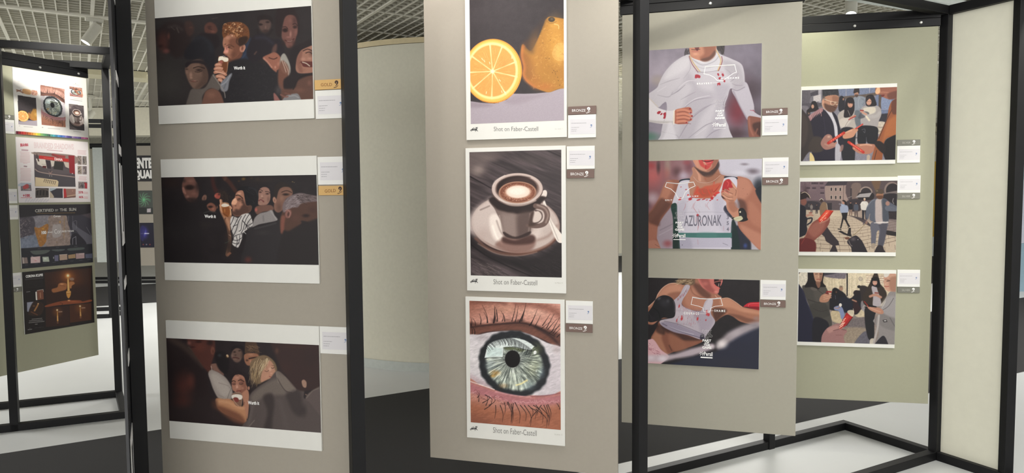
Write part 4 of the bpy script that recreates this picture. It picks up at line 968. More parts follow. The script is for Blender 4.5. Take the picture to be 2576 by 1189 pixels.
def art_eye(A):
    A.fill(0xb08070)
    # upper lid
    A.grad(60, 40, 120, 240, 0x9b6b5c, 0xd0a092, .9); A.g(330, 110, 260, 70, 0xc79a86, .7); A.g(560, 140, 180, 70, 0xdcb3a2, .7); A.s('400 70 560 80 700 130 760 180', (30, 60, 40), 0x8c5c50, .7, 30); A.s('60 60 200 55 330 70', 20, 0x7d5348, .6, 20); A.noise(9, .07, 2, 2, 20)
    A.p('50 215 150 225 300 215 450 205 600 250 760 330 760 420 620 350 480 300 330 285 180 290 50 340', 0x6b4a42, 16, .95)
    A.p('50 290 180 250 330 240 480 250 620 300 760 400 760 450 600 350 450 300 330 285 180 295 50 345', 0x80594d, 12, .8); A.s('50 332 180 292 330 285 460 300 600 350 690 400 760 450', (9, 14, 16), 0x2d2123, .9, 8); A.s('560 250 680 330 760 420', 20, 0x3a2a2c, .7, 14)
    # white of the eye
    A.p('50 340 130 305 240 285 400 280 520 310 640 370 760 450 760 770 640 776 480 772 330 760 200 715 50 662', 0xd9d3d6, 6)
    A.g(90, 480, 130, 180, 0xe2dcde, .7); A.p('50 600 150 660 260 720 200 730 50 680', 0xb9a0a6, 20, .6); A.p('640 480 760 500 760 770 560 775 620 660', 0xd2c9ce, 26, .7); A.g(720, 420, 60, 60, 0xb4a4a6, .6); A.g(150, 330, 90, 36, 0xa89ea2, .5)
    # iris
    cx, cy, rx, ry, rot = 393, 533, 268, 240, 28
    i, xr, yr = eye_core(A, cx, cy, rx, ry, rot); d = np.hypot(xr, yr); th = np.arctan2(yr, xr)
    wob = 1 + .012 * np.sin(th * 9) + .01 * np.sin(th * 23)
    A._mix(i, ss((1.09 * wob - d) / .10), 0x34363a)
    fib = vnoise(th * 22 + 40, d * 3, 3) * .6 + vnoise(th * 60 + 200, d * 5, 5) * .4
    px_, py_ = 382, 495
    ang = np.arctan2(A.Y[i] - py_, A.X[i] - px_); dp = np.hypot((A.X[i] - px_), (A.Y[i] - py_))
    fib = vnoise(ang * 16 + 60, dp / 55, 3) * .55 + vnoise(ang * 45 + 300, dp / 30, 5) * .45
    base = hx(0x6f7a76)[None] * (1 - fib[:, None]) + hx(0xd4d8cc)[None] * fib[:, None]
    base = base * (.62 + .75 * fib[:, None])
    m = ss((.89 * wob - d) / .12)[:, None]
    A.c[i] = A.c[i] * (1 - m) + np.clip(base, 0, 1) * m
    for (x, y, a, b, c_, k) in ((250, 600, 60, 34, 0xc99a52, .75), (230, 625, 34, 20, 0xd6a95e, .8), (540, 560, 100, 110, 0xb8bb98, .4), (560, 420, 80, 80, 0x7a8060, .55), (500, 700, 90, 60, 0xa4b6ba, .5), (310, 700, 60, 30, 0xa9835a, .5), (420, 690, 120, 60, 0xb9bfae, .4), (600, 600, 50, 80, 0x9fb3bf, .4), (210, 540, 70, 60, 0xaab4b8, .5)): A.g(x, y, a, b, c_, k)
    for k in range(150):
        a = A.rs.uniform(-.5, 3.6); r0 = A.rs.uniform(60, 110); r1 = r0 + A.rs.uniform(40, 110)
        if math.hypot((cx - px_ - r1 * math.cos(a)) / 215, (cy - py_ - r1 * math.sin(a)) / 205) > 1: continue
        A.s([px_ + r0 * math.cos(a), py_ + r0 * math.sin(a), px_ + (r0 + r1) / 2 * math.cos(a + .03), py_ + (r0 + r1) / 2 * math.sin(a + .03), px_ + r1 * math.cos(a), py_ + r1 * math.sin(a)], (1.5, 3, 1), [0xe9ece2, 0x5c645e, 0xcfd6cc, 0x3f4644][A.rs.randint(4)], .7, 1.6)
    for k in range(26):
        x = A.rs.uniform(450, 560); y = A.rs.uniform(400, 620); a = math.atan2(y - py_, x - px_); A.s([x, y, x + 30 * math.cos(a), y + 30 * math.sin(a)], (2, 6, 1), 0x2f3330, .8, 2)
    A.g(px_, py_, 105, 108, 0x6c6f70, .75, .8); A.g(380, 495, 62, 70, 0x1f1b1e, 1, .12)
    # window reflection with lashes
    A.p('165 485 178 430 190 380 240 350 310 335 390 332 470 350 520 378 545 400 520 428 440 415 380 405 312 408 306 480 240 478', 0xdfe6e4, 3, 1, 0); A.p('185 400 300 415 300 470 180 478', 0xcddfdc, 10, .6, 0)
    A.p('312 408 380 405 470 425 440 440 400 425 340 425', 0x5d6446, 9, .8); A.s('312 408 306 482 165 486', 3, 0x6c7272, .8, 2, 0); A.s('312 408 400 403 480 425 525 430', 4, 0x2b2d2b, .9, 2)
    for k in range(46):
        t = k / 45; x = 165 + 365 * t; y = 430 - 98 * math.sin(math.pi * (t * .85 + .1)) + 24 * t
        a = R(-20 + 150 * t + A.rs.uniform(-8, 8)); L_ = A.rs.uniform(36, 66)
        xx, yy = x + L_ * .5 * math.cos(a), y + L_ * .5 * abs(math.sin(a)) + 8
        A.s([x, y - 12, xx, yy, xx + L_ * .3 * math.cos(a + .7), yy + 22], (5, 3, 1), 0x2d2e31, .9, 1.8)
    A.s('150 440 200 370 300 335 400 328 480 345 560 395', (14, 12, 12), 0x2f3236, .9, 6)
    A.g(552, 446, 14, 18, 0xf4f6f4, .95, .4, 20); A.g(562, 590, 8, 14, 0xeef0ee, .8); A.p('400 692 440 682 490 650 500 662 450 690 408 702', 0xe8dfae, 4, .9, 0); A.s('190 520 300 520', 4, 0xdde3e6, .6, 3); A.s('220 560 300 540', 5, 0x5e676c, .6, 3); A.s('200 500 290 490', 5, 0xe7ecef, .6, 3)
    # lower lid
    A.p('50 660 130 690 230 726 330 760 440 778 560 780 680 772 760 755 760 1050 50 1000', 0xc18e80, 5)
    A.p('50 672 230 735 440 788 560 792 760 768 760 830 560 850 400 840 250 800 50 740', 0xb98087, 18, .85); A.s('50 664 140 694 240 728', 6, 0xf3e6e2, .9, 3); A.s('520 782 640 776 750 758', 8, 0x8c5560, .7, 6); A.s('250 745 400 775 520 788', 9, 0xd9aab0, .7, 7)
    A.p('50 830 300 880 560 890 760 860 760 1050 50 1000', 0xa87058, 40, .9); A.noise(10, .08, 12, 3, -20); A.p('50 920 200 950 400 1010 400 1060 50 1010', 0x85584a, 40, .5); A.hair('60 860 740 900 740 1020 60 970', 120, 40, 170, 14, 3, [0xd0977c, 0x8b5b48, 0xc4886e], .35)
    for k in range(40): 
        x = A.rs.uniform(60, 330); y = 720 + (x - 60) * .3 + A.rs.uniform(0, 60); A.s([x, y, x + 12, y - 6, x + 24, y + 4], 4, [0x7d4f52, 0xdab0ae][k % 2], .6, 3)
    for k in range(30): A.s([380 + k * 12, 815 + A.rs.uniform(-6, 14), 388 + k * 12, 822 + A.rs.uniform(-4, 16)], 5, 0xe7c2bc, .5, 4)
    # lashes
    for (x, y, dx, dy, w_) in ((62, 240, -2, -70, 7), (95, 235, -25, -60, 6), (135, 225, -10, -80, 8), (185, 215, -25, -80, 7), (190, 215, -45, -140, 6), (235, 215, 6, -130, 14), (262, 205, -15, -110, 9), (240, 210, 20, -100, 7), (320, 205, -30, -80, 8), (300, 205, 10, -60, 6), (375, 205, 30, -130, 7), (400, 210, 24, -120, 7), (435, 210, 40, -100, 12), (450, 205, 36, -150, 8), (520, 235, 50, -120, 7), (510, 240, 45, -80, 8), (555, 240, 40, -80, 6), (610, 240, 60, -90, 7), (640, 260, 60, -110, 7), (650, 270, 70, -80, 7), (680, 290, 60, -110, 7), (690, 300, 70, -90, 7), (700, 310, 60, -60, 6), (720, 330, 60, -60, 7), (90, 300, -20, -60, 8), (70, 300, -20, -90, 6), (660, 300, 90, -60, 5), (600, 265, 80, -60, 5)):
        A.s([x, y, x + dx * .35 + 6, y + dy * .45, x + dx, y + dy], (w_, w_ * .6, 1.2), 0x2b1f20, .9, 2)
    A.g(240, 200, 40, 26, 0x4a3533, .6); A.g(440, 200, 50, 20, 0x4a3533, .6); A.g(340, 195, 60, 14, 0x60443d, .5); A.s('60 250 150 238 300 225 450 220 560 250 700 320', (8, 12, 10), 0x2b1f20, .6, 8)
    for (x, y, dx, dy) in ((150, 830, 60, -60), (175, 850, 10, -80), (170, 770, 60, 60), (200, 850, 50, -60), (165, 880, 60, -70), (250, 850, -10, 100), (285, 850, 20, 130), (318, 830, 0, 90), (345, 825, 30, 110), (340, 830, 35, 150), (370, 840, 10, 150), (385, 835, -20, 160), (400, 830, 40, 160), (440, 850, 50, 120), (470, 850, 60, 160), (500, 850, 40, 80), (520, 870, 60, 60), (540, 850, 70, 90), (560, 850, 60, 140), (560, 900, -60, 90), (600, 850, -60, 110), (620, 850, 30, 150), (640, 850, 20, 160), (650, 845, 22, 120), (600, 870, 70, 130), (560, 880, 100, 140), (120, 820, -10, -60), (110, 790, 10, -40), (735, 860, -25, -30), (740, 880, -10, -20)):
        A.s([x, y, x + dx * .7 + 8, y + dy * .5, x + dx * .8, y + dy], (6, 4, 1.2), 0x2e2223, .88, 2)
    A.noise(3, .035, 6)
# ---- sports pictures
BL = 0xa8283a
def art_p1(A):
    A.grad(-100, 200, 1400, 300, 0x9c94a0, 0x7d7580); A.g(200, 350, 500, 300, 0xaba2ac, .7); A.g(1250, 120, 400, 200, 0x8f8794, .6)
    A.g(1150, 620, 300, 400, 0x5d4852, .8); A.g(1120, 820, 200, 300, 0x84303e, .8); A.g(1300, 560, 250, 200, 0x4c3f46, .6); A.g(1100, 1080, 240, 120, 0x4a3138, .8); A.g(1350, 900, 160, 200, 0x4d4045, .6)
    A.g(200, 470, 120, 100, 0xb5a898, .5); A.g(100, 1120, 200, 90, 0x57806e, .8); A.g(20, 950, 250, 160, 0x8e8894, .8); A.noise(90, .05, 4)
    # hair
    for k in range(26):
        x = 545 + A.rs.uniform(-25, 30); y = 90 + A.rs.uniform(0, 40); A.s([x, y, x + A.rs.uniform(-20, 10), y + 35, x + A.rs.uniform(-25, 20), y + 80], 3, 0x2d2629, .7, 2)
    A.p('860 60 960 66 972 110 950 165 920 130 880 110', 0x2d272a, 9, .9)
    for k in range(30):
        x = 900 + A.rs.uniform(-30, 60); y = 70 + A.rs.uniform(0, 40); A.s([x, y, x + A.rs.uniform(-8, 26), y + 40, x + A.rs.uniform(-18, 18), y + 85], 4, [0x2a2427, 0x574a4b][k % 2], .7, 2)
    # white sleeves and shirt
    A.p('570 170 500 190 420 240 340 310 270 400 220 500 190 560 65 650 70 690 200 780 260 740 300 720 310 800 290 880 260 980 240 1100 225 1200 1030 1200 1025 1020 985 900 975 760 1010 650 1040 560 1100 575 1200 560 1205 460 1195 350 1160 270 1050 215 930 165 890 120 860 110 760 200 640 210', 0xc4bfc5, 4)
    A.p('1060 560 1210 480 1270 600 1310 740 1325 830 1350 890 1340 910 1270 880 1240 920 1170 800 1110 680', 0xbdb7bf, 5); A.s('1075 590 1150 760 1230 900', 16, 0x968e98, .7, 12)
    A.p('40 690 100 680 200 780 330 820 420 810 390 860 385 960 250 970 120 950 40 930', 0xd6d1d4, 5); A.s('50 930 200 950 380 950', 22, 0xb0a9a6, .7, 14)
    A.p('370 620 520 500 600 560 520 700 480 900 440 1180 560 1180 700 900 860 700 850 600 700 560 560 380 480 520', 0xb2acb4, 40, .75); A.p('860 520 1030 520 1000 650 960 780 980 900 860 1180 720 1180 840 900 880 700', 0xafa9b2, 40, .7)
    A.p('950 240 1130 280 1190 400 1195 540 1080 570 1050 470', 0xb0aab0, 30, .75); A.p('400 260 560 210 540 330 360 440 280 440', 0xd4d0d4, 30, .7); A.s('1060 560 1120 580 1205 540', 8, 0x8a838c, .7, 5); A.s('70 650 130 700 205 775', 7, 0xcdbfae, .8, 4)
    for P_, w_, c_ in (('365 635 440 590 520 520', 9, 0x857e88), ('380 600 330 660 200 640', 8, 0x9b949d), ('230 520 330 480 460 440', 8, 0xa39ca4), ('470 690 560 640 640 600', 8, 0x9a939c), ('480 820 620 700 850 660', 9, 0x918a94), ('450 1130 600 900 820 740', 10, 0x8d8690), ('620 860 740 780 860 730', 8, 0x98919a), ('560 1130 760 980 900 940', 9, 0x8f8892), ('760 1130 840 1060 960 1010', 8, 0x8d8690), ('1040 480 1090 440 1130 380', 8, 0x968f98), ('1060 500 1110 520 1180 520', 7, 0x8f8891), ('560 200 580 330 500 450', 7, 0xa8a1a9), ('300 760 300 860 270 960', 7, 0xaaa4ac), ('660 380 760 370 880 355', 5, 0x8e8790), ('1000 640 960 740 980 900', 12, 0x8e8690), ('980 330 1040 380 1050 450', 7, 0xa09aa2), ('700 640 850 660 960 640', 16, 0xb8b1ba), ('240 1060 420 1100 460 1180', 8, 0xa59fa8)): A.s(P_, (2, w_, 2), c_, .7, 6)
    for P_ in ('440 560 540 480 640 470', '520 760 640 680 800 640', '430 970 540 860 560 820', '880 900 950 860 965 800', '200 600 300 540', '640 1100 760 1010'): A.s(P_, (2, 10, 2), 0xe2dee2, .6, 7)
    A.p('236 1180 300 1050 330 960 380 980 420 1180', 0xd9d5da, 20, .7)
    # turtleneck and collar
    A.p('600 200 700 230 790 230 860 170 885 110 915 190 920 290 880 350 800 368 700 366 640 300', 0xccc9ce, 5); A.s('610 230 720 290 850 250 905 190', 8, 0x9e99a2, .7, 7); A.s('640 300 740 330 880 300', 7, 0xa9a4ac, .6, 6); A.s('620 215 730 262 840 220 890 150', 6, 0xe6e3e6, .7, 5)
    A.s('575 180 610 260 690 365', 13, 0xc9b08c, 1, 3); A.s('566 190 600 280 668 372', 7, 0x8e3a3c, 1, 3); A.s('872 110 915 190 930 250 895 355', 13, 0xcbb48f, 1, 3); A.s('940 190 946 250 905 355', 7, 0x8e3a3c, 1, 3); A.s('640 360 750 372 900 352', 4, 0x8f8890, .8, 3)
    # face
    A.p('560 40 560 100 575 160 600 205 680 235 750 245 830 210 865 150 868 60 700 40', 0xc28e76, 4); A.p('720 70 868 60 866 150 830 215 750 245 690 210 740 150', 0x96624e, 24, .8); A.g(640, 165, 60, 30, 0xdcab92, .8); A.p('700 225 800 190 862 120 866 170 800 235 740 248', 0x5f3f35, 14, .7)
    A.p('592 112 630 98 690 108 660 130 610 126', 0x7d3b3a, 4); A.s('594 112 640 116 690 108', 6, 0x3a1a1c, .9, 3); A.s('600 132 640 138 675 128', 9, 0xb9736a, .8, 5); A.g(610, 70, 40, 24, 0xd9a98f, .6)
    # hands
    A.p('400 820 470 790 560 775 590 790 600 830 560 850 605 870 600 890 560 900 595 915 590 930 545 945 550 965 480 972 420 970 385 940', 0xb0705c, 5)
    for y0, y1 in ((800, 838), (845, 880), (885, 915), (930, 955)): A.s([430, y0 + 15, 510, y0 + 6, 590 if y0 < 900 else 540, y1], 26, 0xcf947c, .8, 8); A.s([440, y0 + 34, 520, y0 + 28, 585, y1 + 14], 4, 0x6b3a34, .8, 3)
    for x, y in ((585, 838), (598, 878), (585, 914), (535, 955), (575, 795)): A.g(x, y, 16, 12, 0x8e2638, .9, .6)
    A.p('385 830 400 820 398 960 383 965', 0xe3dccf, 4, .9); A.p('1245 880 1300 875 1360 910 1400 960 1400 1100 1340 1100 1270 1080 1240 960', 0x8d5e50, 6); A.p('1300 960 1360 940 1400 1000 1400 1100 1330 1060', 0x4a302c, 16, .8); A.s('1255 900 1265 1000 1300 1090', 22, 0xb07d6b, .6, 14); A.s('1350 1020 1330 1070', 18, 0x9d6d5d, .7, 8)
    # stains
    for P_ in ('635 405 665 400 695 415 690 440 660 438 640 445', '888 388 905 384 912 405 900 415', '940 390 958 386 968 410 950 420', '905 435 930 428 925 452 908 452', '955 455 975 450 982 480 968 485', '890 500 915 490 928 510 918 525 905 512 895 530', '195 845 215 825 242 828 225 855 205 858', '232 862 255 842 258 860 240 870', '268 852 298 838 298 880 290 908 268 908 275 880'): A.p(P_, BL, 3, .92)
    A.s('635 415 632 440', 4, BL); A.s('1268 805 1310 812', 5, BL, .8); A.s('1300 800 1325 830', 6, 0x8e2638, .7); A.s('930 370 960 372', 5, 0xc8606c, .5, 4)
    A.noise(3, .03, 3)

def art_p2(A):
    A.grad(0, 80, 1500, 100, 0x8e6266, 0xb4b0b8); A.g(150, 250, 200, 220, 0xc46f6e, .8); A.g(130, 130, 90, 70, 0xa5484c, .7); A.g(330, 130, 60, 200, 0xa9988c, .7); A.g(220, 150, 40, 130, 0x4a3a3e, .8); A.g(440, 200, 90, 100, 0x5a3c40, .7)
    A.g(520, 250, 100, 90, 0xc4bccc, .7); A.g(150, 520, 130, 120, 0xc9bcc4, .7); A.g(80, 600, 80, 80, 0x54505f, .6); A.g(320, 220, 60, 120, 0xb46a64, .5); A.g(590, 140, 90, 120, 0x6f3a44, .6); A.g(560, 90, 80, 50, 0x9a4a50, .6)
    A.p('960 60 1460 40 1460 340 1380 260 1200 250 1000 230 940 160', 0xc6c2cc, 40, .95); A.g(1250, 105, 80, 26, 0x7f747c, .7); A.g(1350, 190, 130, 60, 0x6c6068, .8); A.g(1200, 210, 160, 50, 0xd8d4dc, .5); A.g(1430, 420, 120, 220, 0x1f2630, .9, .7); A.g(1440, 600, 60, 150, 0x1f2630, .8, .7)
    A.p('220 820 380 620 420 760 440 1130 200 1130 190 1000', 0xa79ca6, 16, .9); A.s('240 900 400 820', 10, 0x7f747e, .6, 9); A.s('230 960 400 870', 8, 0xbdb3bc, .6, 8); A.g(330, 1060, 90, 70, 0x9b4a4e, .7); A.g(60, 1000, 60, 120, 0xb4847c, .8)
    A.p('1290 900 1320 1120 1150 1120 1100 860', 0x202433, 14, .9); A.g(1260, 1080, 40, 50, 0x44599a, .8)
    # arms and shoulders
    A.p('470 310 380 296 310 330 270 400 240 490 180 600 90 720 45 790 45 900 60 980 90 1040 110 1120 250 1120 220 1050 200 980 215 850 290 720 380 600 430 480 480 380', 0x9c6a58, 6)
    A.p('300 340 360 310 400 380 330 520 240 660 120 800 60 830 100 720 210 560', 0xc08a74, 26, .75); A.p('250 520 330 560 370 600 250 760 220 850 60 770 150 650', 0x5c3c34, 24, .7); A.p('60 840 200 860 190 1000 120 1050 70 960', 0xa87462, 20, .7)
    A.p('90 1050 150 1020 210 1040 250 1110 100 1115', 0xb07f6e, 8); A.s('180 1070 230 1100', 5, 0x6e453a, .7)
    A.p('1150 270 1250 265 1320 300 1370 380 1400 520 1440 680 1460 900 1450 1130 1400 1110 1300 1000 1170 830 1200 600 1160 500', 0xa8735f, 6); A.p('1160 290 1280 280 1340 400 1250 520 1170 520', 0xc28e79, 30, .7); A.p('1180 520 1260 560 1280 700 1220 760 1180 620', 0x573a33, 26, .7); A.p('1200 830 1320 880 1450 1000 1450 1120 1380 1080 1250 940', 0xc08d78, 24, .7); A.p('1300 560 1380 600 1440 800 1440 880 1330 800', 0xb7826d, 26, .6); A.p('1380 420 1440 700 1460 900 1460 400', 0x1f2630, 10, .95)
    A.g(1233, 396, 6, 5, 0x4a2a24, .9); A.g(1283, 462, 7, 6, 0x5a362e, .8); A.g(1300, 700, 5, 5, 0x5a362e, .7); A.g(365, 440, 6, 5, 0x4a2a24, .8)
    # neck chest
    A.p('640 140 900 130 960 220 1030 250 1030 300 960 440 900 500 700 520 600 480 570 380 590 290 630 220', 0xb58671, 5); A.p('650 140 700 200 780 260 860 250 930 170 950 100 900 90 840 190 740 190', 0x3f2c2a, 12, .85); A.p('650 150 690 230 700 300 730 310 720 240', 0xcf9f88, 8, .9); A.p('760 260 870 230 930 180 960 240 900 320 800 330', 0x96654f, 18, .6)
    A.s('640 260 700 320 800 330 880 305 960 240', 4, 0xd3bdb6, .8, 2); A.s('900 220 980 235 1040 250', 5, 0x8a5a4a, .5, 5)
    A.p('620 60 660 120 720 170 790 190 850 180 910 120 950 50 780 30', 0xc7947e, 4); A.p('840 60 950 50 910 125 850 182 800 185 860 130', 0x8c5a4a, 12, .7)
    A.p('740 62 800 84 875 60 868 92 800 112 750 90', 0xc4484c, 4); A.s('738 62 800 78 880 58', 9, 0x4a1518, .95, 3); A.p('690 60 740 66 760 100 800 120 850 105 840 140 800 170 760 150 715 110', 0xc23c3c, 10, .75); A.s('790 120 785 160', 12, 0xa32a2e, .8, 5); A.s('810 118 812 150', 7, 0xb83438, .7, 4); A.s('760 84 800 98 850 86', 6, 0xe9a49c, .6, 3)
    A.p('640 60 670 110 700 140 690 90 670 60', 0xd79a80, 8, .6)
    # vest
    A.p('1020 250 1155 260 1150 290 1020 275', 0x232f3e, 4); A.p('470 310 500 290 590 280 585 305 480 325', 0x232f3e, 4)
    A.p('478 320 590 300 575 350 590 420 600 500 640 512 760 520 880 510 935 450 985 340 1020 270 1150 272 1150 420 1060 560 1010 610 1000 660 1060 720 1100 800 1100 1100 470 1108 450 900 440 640 385 585 430 440', 0xcfcad4, 4)
    A.p('370 640 385 585 440 590 445 760 470 1110 400 1110 395 780', 0x1f4039, 5); A.p('400 960 470 960 475 1110 400 1112', 0x16302c, 5, .9); A.s('385 640 440 620', 5, 0x34655a, .6); A.p('1095 800 1150 830 1200 1110 1098 1110', 0x1e3434, 7); A.p('1000 650 1020 600 1050 660 1110 740 1060 730', 0x2a2c3c, 6, .9)
    A.p('445 600 560 560 520 900 470 900', 0xb4aebc, 30, .5); A.p('900 480 1010 520 1000 640 1060 740 1090 900 980 900 880 640', 0xb5b0be, 34, .5); A.s('455 690 800 678 1060 690', 3, 0x9a94a2, .8, 2); A.s('450 515 640 520', 3, 0xa49eac, .6, 2)
    A.p('455 930 820 928 1098 926 1098 985 820 988 460 985', 0x4f7d78, 3, 1, 0); A.p('700 930 900 930 900 985 700 985', 0x5d8c86, 20, .5); A.p('470 990 1098 990 1098 1100 480 1108', 0xbfbac8, 3, 1, 0); A.p('480 1000 600 1000 620 1100 490 1106', 0xa39eae, 24, .5)
    A.g(505, 1076, 8, 7, 0x2a2830, .9); A.s('990 1050 1050 1075', 3, 0x4a4654, .8); A.p('470 1100 1100 1098 1100 1130 400 1130 400 1112', 0x1d2328, 3)
    # blood
    rd = [0xc23a38, 0xa82a2e, 0xd2533f]
    A.p('680 370 720 400 780 370 840 360 960 330 970 360 930 430 860 500 700 510 640 470', 0xc4583e, 16, .75); A.p('700 420 760 400 860 420 840 480 740 490', 0x9d4a3a, 14, .4)
    for P_, w_ in (('700 380 680 430 700 470', 12), ('740 400 750 450 790 460', 12), ('860 400 880 440 920 400 960 350', 10), ('650 460 700 450 740 500', 12), ('800 380 830 450 860 500', 14), ('720 400 640 470', 9), ('870 350 890 320 880 380', 8), ('780 280 790 300', 9), ('940 430 900 470 860 520', 20), ('600 480 660 500 720 500', 16)): A.s(P_, (3, w_, 2), rd[len(P_) % 3], .8, 4)
    for x, y, a, b in ((600, 525, 30, 20), (630, 495, 26, 16), (480, 512, 22, 8), (475, 532, 24, 12), (550, 412, 14, 7), (490, 382, 9, 7), (700, 535, 34, 10), (760, 528, 30, 8), (860, 515, 24, 24), (925, 450, 40, 16), (890, 480, 24, 16), (800, 535, 20, 6), (690, 720, 22, 20), (575, 480, 16, 16), (840, 540, 18, 8), (925, 534, 12, 7)): A.g(x, y, a, b, [0xb8252c, 0xcf3d3c][int(x) % 2], .9, .5, -15)
    A.g(880, 490, 20, 12, 0xf0dfe0, .8)
    for P_, w_ in (('545 580 540 620 520 660', 5), ('600 540 560 560', 5), ('660 560 640 620 660 660 690 700', 6), ('690 740 700 820 690 900', 12), ('660 740 665 800', 5), ('780 580 790 620', 4), ('740 780 720 830', 5), ('690 1010 695 1070', 9), ('1000 850 1000 900', 3), ('1080 860 1070 890', 8), ('820 560 800 600 830 650', 4), ('700 650 715 690', 6), ('640 580 620 640', 4), ('460 560 440 590', 4)): A.s(P_, (2, w_, 2), 0xb96a70, .7, 4)
    # fist with watch
    A.p('1000 320 1030 290 1070 288 1105 320 1160 400 1165 500 1130 560 1150 620 1200 650 1210 740 1150 770 1080 700 1040 640 1030 560 990 520 970 460 980 400', 0xc08d76, 5)
    A.p('1000 330 1040 290 1080 295 1110 380 1060 390 1070 420 1020 400 1000 420 985 410', 0xb22c34, 6, .95); A.s('1040 310 1060 330 1050 370', 9, 0xe06a66, .7, 5); A.s('1020 400 1060 440', 5, 0x7c1f26, .8); A.s('975 440 1020 430 1060 460', 9, 0xb02c34, .8)
    for P_ in ('1000 410 1060 440 1110 460', '990 460 1050 500 1110 500', '1040 520 1080 540 1120 540', '1110 380 1150 420 1140 480'): A.s(P_, 5, 0x6d4338, .8, 4)
    for P_ in ('1010 430 1050 455 1090 470', '1000 480 1050 515 1090 515', '1100 340 1140 400'): A.s(P_, 16, 0xdeb098, .6, 9)
    A.p('975 480 1030 530 1020 525 985 510', 0x3a1f20, 5, .9); A.p('1060 560 1140 560 1170 640 1120 680 1070 640', 0x9c6a57, 14, .6)
    A.p('1180 650 1230 630 1270 680 1280 740 1290 770 1240 790 1190 790 1120 770 1090 740 1180 740', 0x1c1b1f, 5); A.p('1200 660 1240 660 1265 710 1255 750 1210 730', 0x2c2b30, 10, .8); A.g(1198, 676, 13, 15, 0xeee6cc, .95, .5); A.p('1120 750 1190 725 1215 728 1230 760 1180 788 1135 775', 0xc9c5a8, 4, 1); A.s('1140 765 1180 752 1215 745', 4, 0x93907a, .7); A.g(1100, 742, 9, 7, 0xd8d3b8, .8)
    A.noise(3, .03, 3)

